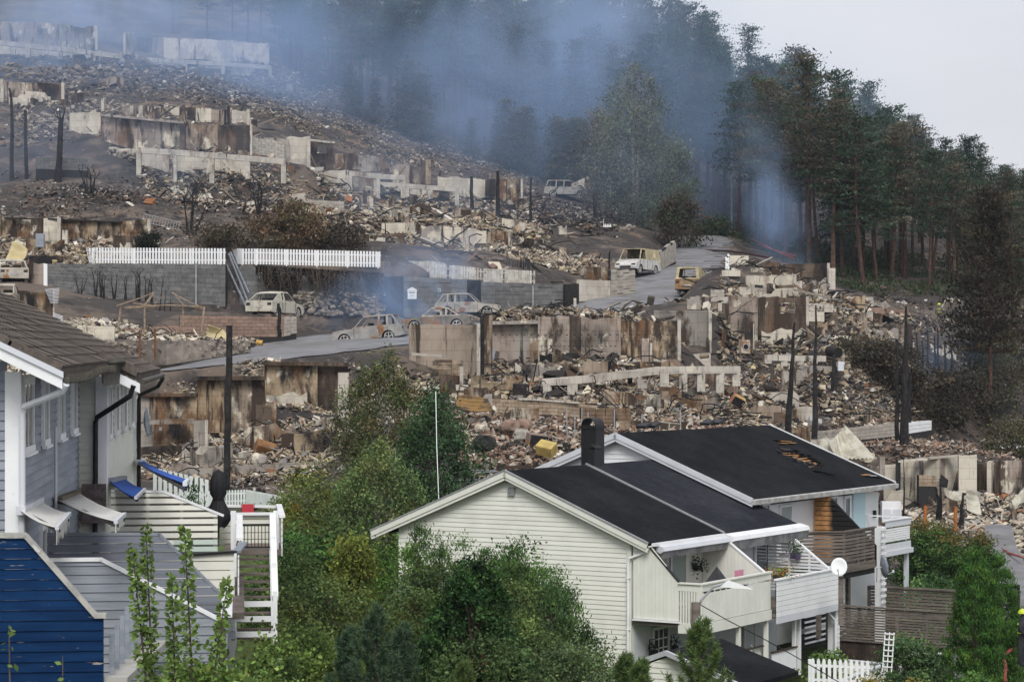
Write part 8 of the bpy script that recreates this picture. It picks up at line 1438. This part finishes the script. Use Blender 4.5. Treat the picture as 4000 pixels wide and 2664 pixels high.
for lab, px, D, yt, yb, hd in (('slender street lamp at the forest edge above the road', 2858,246,560,905,-40),('street lamp among the smoky trees behind the minivan', 2240,262,638,790,20)):
    t = thing('street_lamp', lab, 'street lamp', P(px,yb,D)); z1 = ZP(yt,D)-ZP(yb,D); lb(MB().tube([(0,0,0),(0,0,z1)], [.11,.07], 8), 'pole', m_metal, t); lb(MB().tube([(0,0,z1),(hd/F*D,0,z1+.15)], .05, 6), 'arm', m_metal, t); pbox('lamp_head', (hd/F*D,0,z1+.12), (.7,.25,.14), m_grwhite, t)
t = thing('chess_stand', 'small white bottle rack on the dark terrace', 'rack', P(2372,888,209)); pbox('base', (0,0,.05), (.75,.3,.08), m_white, t)
for k in range(5): lb(MB().tube([(-.3+k*.15,0,.08),(-.3+k*.15,0,.3)], [.05,.03], 6), 'bottle', m_white, t)
pbox('upright', (-.33,0,.4), (.03,.03,.7), m_white, t); t.name = 'bottle_rack'
t = thing('trampoline_frame', 'bare round trampoline frame at the edge of the garden', 'trampoline', P(1850,1890,98)); n = 24
for z, r_ in ((.55,1.0),(.12,1.0)): lb(MB().tube([(math.cos(6.283*k/n)*r_, math.sin(6.283*k/n)*r_, z) for k in range(n+1)], .03, 6), 'ring', m_metal, t)
for k in range(8): a = 6.283*k/8; lb(MB().tube([(math.cos(a),math.sin(a),-.3),(math.cos(a),math.sin(a),.55)], .03, 5), 'leg', m_metal, t)
for k, px in enumerate((2216,2245,2270,2300,2400,2505,2660)):
    o = MB().tube([P(px,1730,110), P(px+(k % 3-1)*3,1590+ (k*17 % 30),110)], .03, 6).build('iron_rod', m_metal); tag(o, ['first','second','third','fourth','fifth','sixth','seventh'][k]+' thin iron rod from the left behind the chimney', 'rod', 'iron rods behind the ridge')
t = thing('swing_frame', 'pale bent swing frame behind the roof ridge', 'frame', P(2615,1690,109)); I_ = WM(t).inverted()
for q in ([(2577,1682),(2578,1648),(2660,1656),(2655,1684)], [(2615,1652),(2612,1684)], [(2530,1668),(2545,1650),(2562,1672)], [(2535,1668),(2537,1690)]): lb(MB().tube([I_ @ P(a,b_,109) for a,b_ in q], .025, 5), 'frame_tube', m_bent, t)
for k, (lab, px, py, D, s_, mt) in enumerate((('large reddish boulder in the garden rubble',1990,1665,111,.75,m_rblock),('pale broken boulder beside the fridge',2035,1700,109.5,.7,m_pblock),('second reddish boulder behind the pale one',2045,1660,112,.7,m_rblock),('grey concrete lump in the near basement',1010,1795,110.5,.7,b_grey),('white broken plaster lump in the garden rubble',1880,1675,112,.6,b_cream),('dark charred wheelbarrow heap in the garden rubble',1890,1735,106,.9,m_char))):
    bm = bmesh.new(); bmesh.ops.create_icosphere(bm, subdivisions=2, radius=.5); rr = random.Random(k)
    for v in bm.verts: v.co *= rr.uniform(.72,1.15)
    me = bpy.data.meshes.new('boulder'); bm.to_mesh(me); bm.free(); me.materials.append(mt); o = link('boulder' if mt is not m_char else 'burned_heap', me); o.location = P(px,py,D); o.scale = (s_*1.3,s_,s_); tag(o, lab, 'boulder' if mt is not m_char else 'heap')
t = thing('white_panels', 'white scorched shed panels behind the black stems at right', 'shed', P(3660,1435,164)); t.name = 'burned_shed'; I_ = WM(t).inverted()
for (a, b_, yt, yb) in ((3640,3675,1360,1432),(3678,3708,1352,1436),(3600,3638,1400,1440),(3710,3735,1375,1430)): lb(MB().prism([I_ @ P(a,yb,165), I_ @ P(b_,yb,165), I_ @ P(b_,yt,165), I_ @ P(a,yt+8,165)], (0,.1,0)), 'wall_panel', m_fadew, t)
t = thing('scaffold_frame', 'pale pipe frame rising above the thicket at right', 'frame', P(3690,1230,190)); I_ = WM(t).inverted()
for q in ([(3672,1215),(3695,1168),(3725,1168),(3762,1182)], [(3722,1170),(3716,1195)], [(3728,1168),(3760,1180)]): lb(MB().tube([I_ @ P(a,b_,190) for a,b_ in q], .07, 6), 'pipe', m_bent, t)
# garden path at the right edge
tag(ribbon('footpath', [(P(px, py, D)+Vector((0,0,.12)), wd) for px, py, D, wd in ((3900,2060,124,1.4),(3905,2140,116,1.5),(3950,2240,111,1.8),(3990,2330,105,2.0),(4020,2420,98,2.1),(4050,2520,90,2.2))], m_asph, .0), kind='structure')
# ------------------------------------------------------------------ firefighters
def person(label, loc, s, rz, coat, helmet, arm=.2):
    t = thing('person', label, 'person', loc, rz); t.scale = (s,s,s)
    V = [(0,0,.95),(0,.0,1.2),(0,.02,1.42),(0,.01,1.54),(0,-.01,1.66),(.1,0,.9),(.12,-.02,.5),(.12,.02,.08),(.13,-.14,.03),(-.1,0,.9),(-.14,.04,.5),(-.14,.06,.08),(-.15,-.09,.03),(.2,.0,1.4),(.27,.02,1.14),(.26,-.14,.92),(-.2,0,1.4),(-.27,.0,1.14),(-.24,-.2,.98)]
    E = [(0,1),(1,2),(2,3),(3,4),(0,5),(5,6),(6,7),(7,8),(0,9),(9,10),(10,11),(11,12),(2,13),(13,14),(14,15),(2,16),(16,17),(17,18)]
    rad = [.17,.18,.17,.07,.10,.12,.09,.075,.05,.12,.09,.075,.05,.09,.07,.05,.09,.07,.05]
    me = bpy.data.meshes.new('body'); me.from_pydata(V, E, []); o = link('body', me, t); sk = o.modifiers.new('skin','SKIN'); 
    for i, v in enumerate(me.skin_vertices[0].data): v.radius = (rad[i], rad[i]*.8); v.use_root = (i == 0)
    o.modifiers.new('sub','SUBSURF').levels = 1; o.modifiers['sub'].render_levels = 2; me.materials.append(coat)
    vs = []; fs = []
    for j in range(5):
        for k in range(12): a = math.pi/2*j/4; vs.append((.135*math.cos(a)*math.cos(k*math.pi/6), -.01+.16*math.cos(a)*math.sin(k*math.pi/6), 1.66+.15*math.sin(a)))
    for j in range(4):
        for k in range(12): fs.append((j*12+k, j*12+(k+1) % 12, (j+1)*12+(k+1) % 12, (j+1)*12+k))
    lb(MB().add(vs,fs), 'helmet', helmet, t, True)
    for z in (1.05,1.32): lb(MB().tube([(.19*math.cos(6.283*k/14), .15*math.sin(6.283*k/14), z) for k in range(15)], .018, 5), 'reflective_band', helmet, t)
    return t
m_coat = M('dark_fire_coat', (.02,.022,.028), .85, (.035,.037,.042), scale=4, bump=.2, rand=0); m_helm = M('yellow_green_helmet', (.55,.65,.04), .4, bump=0, rand=0); m_coat2 = M('tan_fire_coat', (.16,.14,.10), .85, (.09,.08,.065), scale=4, bump=.2, rand=0)
person('person in dark firefighting clothes with yellow helmet at the path edge', P(3994,2600,72) + Vector((0,0,0)), 1.0, R(70), m_coat, m_helm); person('person with yellow-green helmet working in the thicket at right', P(3668,1272,182), 1.0, R(160), m_coat2, m_helm)
# ------------------------------------------------------------------ smoke
def smoke(label, c, rad, dens, scale, thr=(.40,.72), rot=(0,0,0), col=(.50,.69,1.0), seed=0.0, edge=1.0):
    bm = bmesh.new(); bmesh.ops.create_icosphere(bm, subdivisions=3, radius=1.0); me = bpy.data.meshes.new('smoke'); bm.to_mesh(me); bm.free()
    m = bpy.data.materials.new('drifting_smoke'); m.use_nodes = True; nt = m.node_tree; nt.nodes.clear(); lk = nt.links.new
    out = nd(nt,'ShaderNodeOutputMaterial'); pv = nd(nt,'ShaderNodeVolumePrincipled'); pv.inputs['Color'].default_value = (*col,1); pv.inputs['Anisotropy'].default_value = .0
    tc = nd(nt,'ShaderNodeTexCoord'); ln = nd(nt,'ShaderNodeVectorMath', operation='LENGTH'); lk(tc.outputs['Object'], ln.inputs[0]); fo = nd(nt,'ShaderNodeMapRange'); fo.interpolation_type = 'SMOOTHSTEP'; fo.inputs[1].default_value = 1.0; fo.inputs[2].default_value = 1.0-edge; lk(ln.outputs['Value'], fo.inputs[0])
    ge = nd(nt,'ShaderNodeNewGeometry'); mp = nd(nt,'ShaderNodeMapping'); mp.inputs['Location'].default_value = (seed,seed*.7,0); lk(ge.outputs['Position'], mp.inputs[0]); nz = nd(nt,'ShaderNodeTexNoise', Scale=scale, Detail=5.0, Roughness=.6, Distortion=1.2); lk(mp.outputs[0], nz.inputs['Vector'])
    mr = nd(nt,'ShaderNodeMapRange'); mr.inputs[1].default_value = thr[0]; mr.inputs[2].default_value = thr[1]; mr.inputs[3].default_value = .06; lk(nz.outputs[0], mr.inputs[0])
    mu = nd(nt,'ShaderNodeMath', operation='MULTIPLY'); lk(fo.outputs[0], mu.inputs[0]); lk(mr.outputs[0], mu.inputs[1]); m2 = nd(nt,'ShaderNodeMath', operation='MULTIPLY'); m2.inputs[1].default_value = dens; lk(mu.outputs[0], m2.inputs[0]); lk(m2.outputs[0], pv.inputs['Density']); lk(pv.outputs[0], out.inputs['Volume'])
    me.materials.append(m); o = link('smoke', me); o.location = c; o.scale = rad; o.rotation_euler = rot; return tag(o, label, None, None, 'stuff')
smoke('broad blue smoke over the forest slope', P(1450,330,258), (48,28,21), .056, .05, (.40,.64), seed=3)
smoke('brighter band of smoke rising across the forest', P(2050,330,254), (38,20,15), .075, .055, (.41,.62), (0,R(-38),0), seed=9, col=(.57,.73,1.0))
smoke('smoke drifting over the upper ruins', P(480,200,252), (44,22,14), .050, .06, (.40,.64), seed=14)
smoke('thin smoke between the trees above the road', P(2750,520,250), (30,20,19), .05, .05, seed=21)
smoke('smoke lying over the middle terrace', P(1650,720,208), (26,12,9), .045, .08, seed=27)
smoke('wisp of smoke over the burned grey car', P(1590,1165,150), (9,3.2,4.6), .34, .22, (.42,.66), (0,R(-25),0), seed=33)
smoke('smoke plume at the forest edge by the corner wall', P(3030,850,200), (3.6,3.2,12), .26, .2, (.38,.66), (0,R(-14),0), seed=41)
smoke('pale smoke puff above the topmost house', P(380,50,268), (15,7,6), .26, .11, (.44,.66), seed=52, col=(.6,.74,.98))
smoke('thin smoke at the foot of the centre wall', P(1660,1360,133), (5,2,3.2), .22, .3, seed=60)
smoke('thin smoke in the thicket at right', P(3720,1450,156), (7,5,5), .10, .15, seed=66)
smoke('veil of smoke over the left slope', P(300,620,196), (24,10,11), .040, .08, seed=71)
smoke('veil of smoke before the big scorched birch', P(2450,560,214), (13,5,12), .050, .09, (.36,.64), seed=83)
smoke('thin haze of smoke in the right forest', P(3250,650,214), (16,8,13), .022, .08, seed=91)
# the thin haze that hangs in the whole valley
hb = MB().box((0,310,66), (460,650,150)).build('haze', bpy.data.materials.new('valley_haze')); hm = hb.data.materials[0]; hm.use_nodes = True; hm.node_tree.nodes.clear()
ho = nd(hm.node_tree,'ShaderNodeOutputMaterial'); hv = nd(hm.node_tree,'ShaderNodeVolumePrincipled'); hv.inputs['Color'].default_value = (.66,.79,1.0,1); hv.inputs['Density'].default_value = .00009; hm.node_tree.links.new(hv.outputs[0], ho.inputs['Volume']); tag(hb, None, None, None, 'stuff')
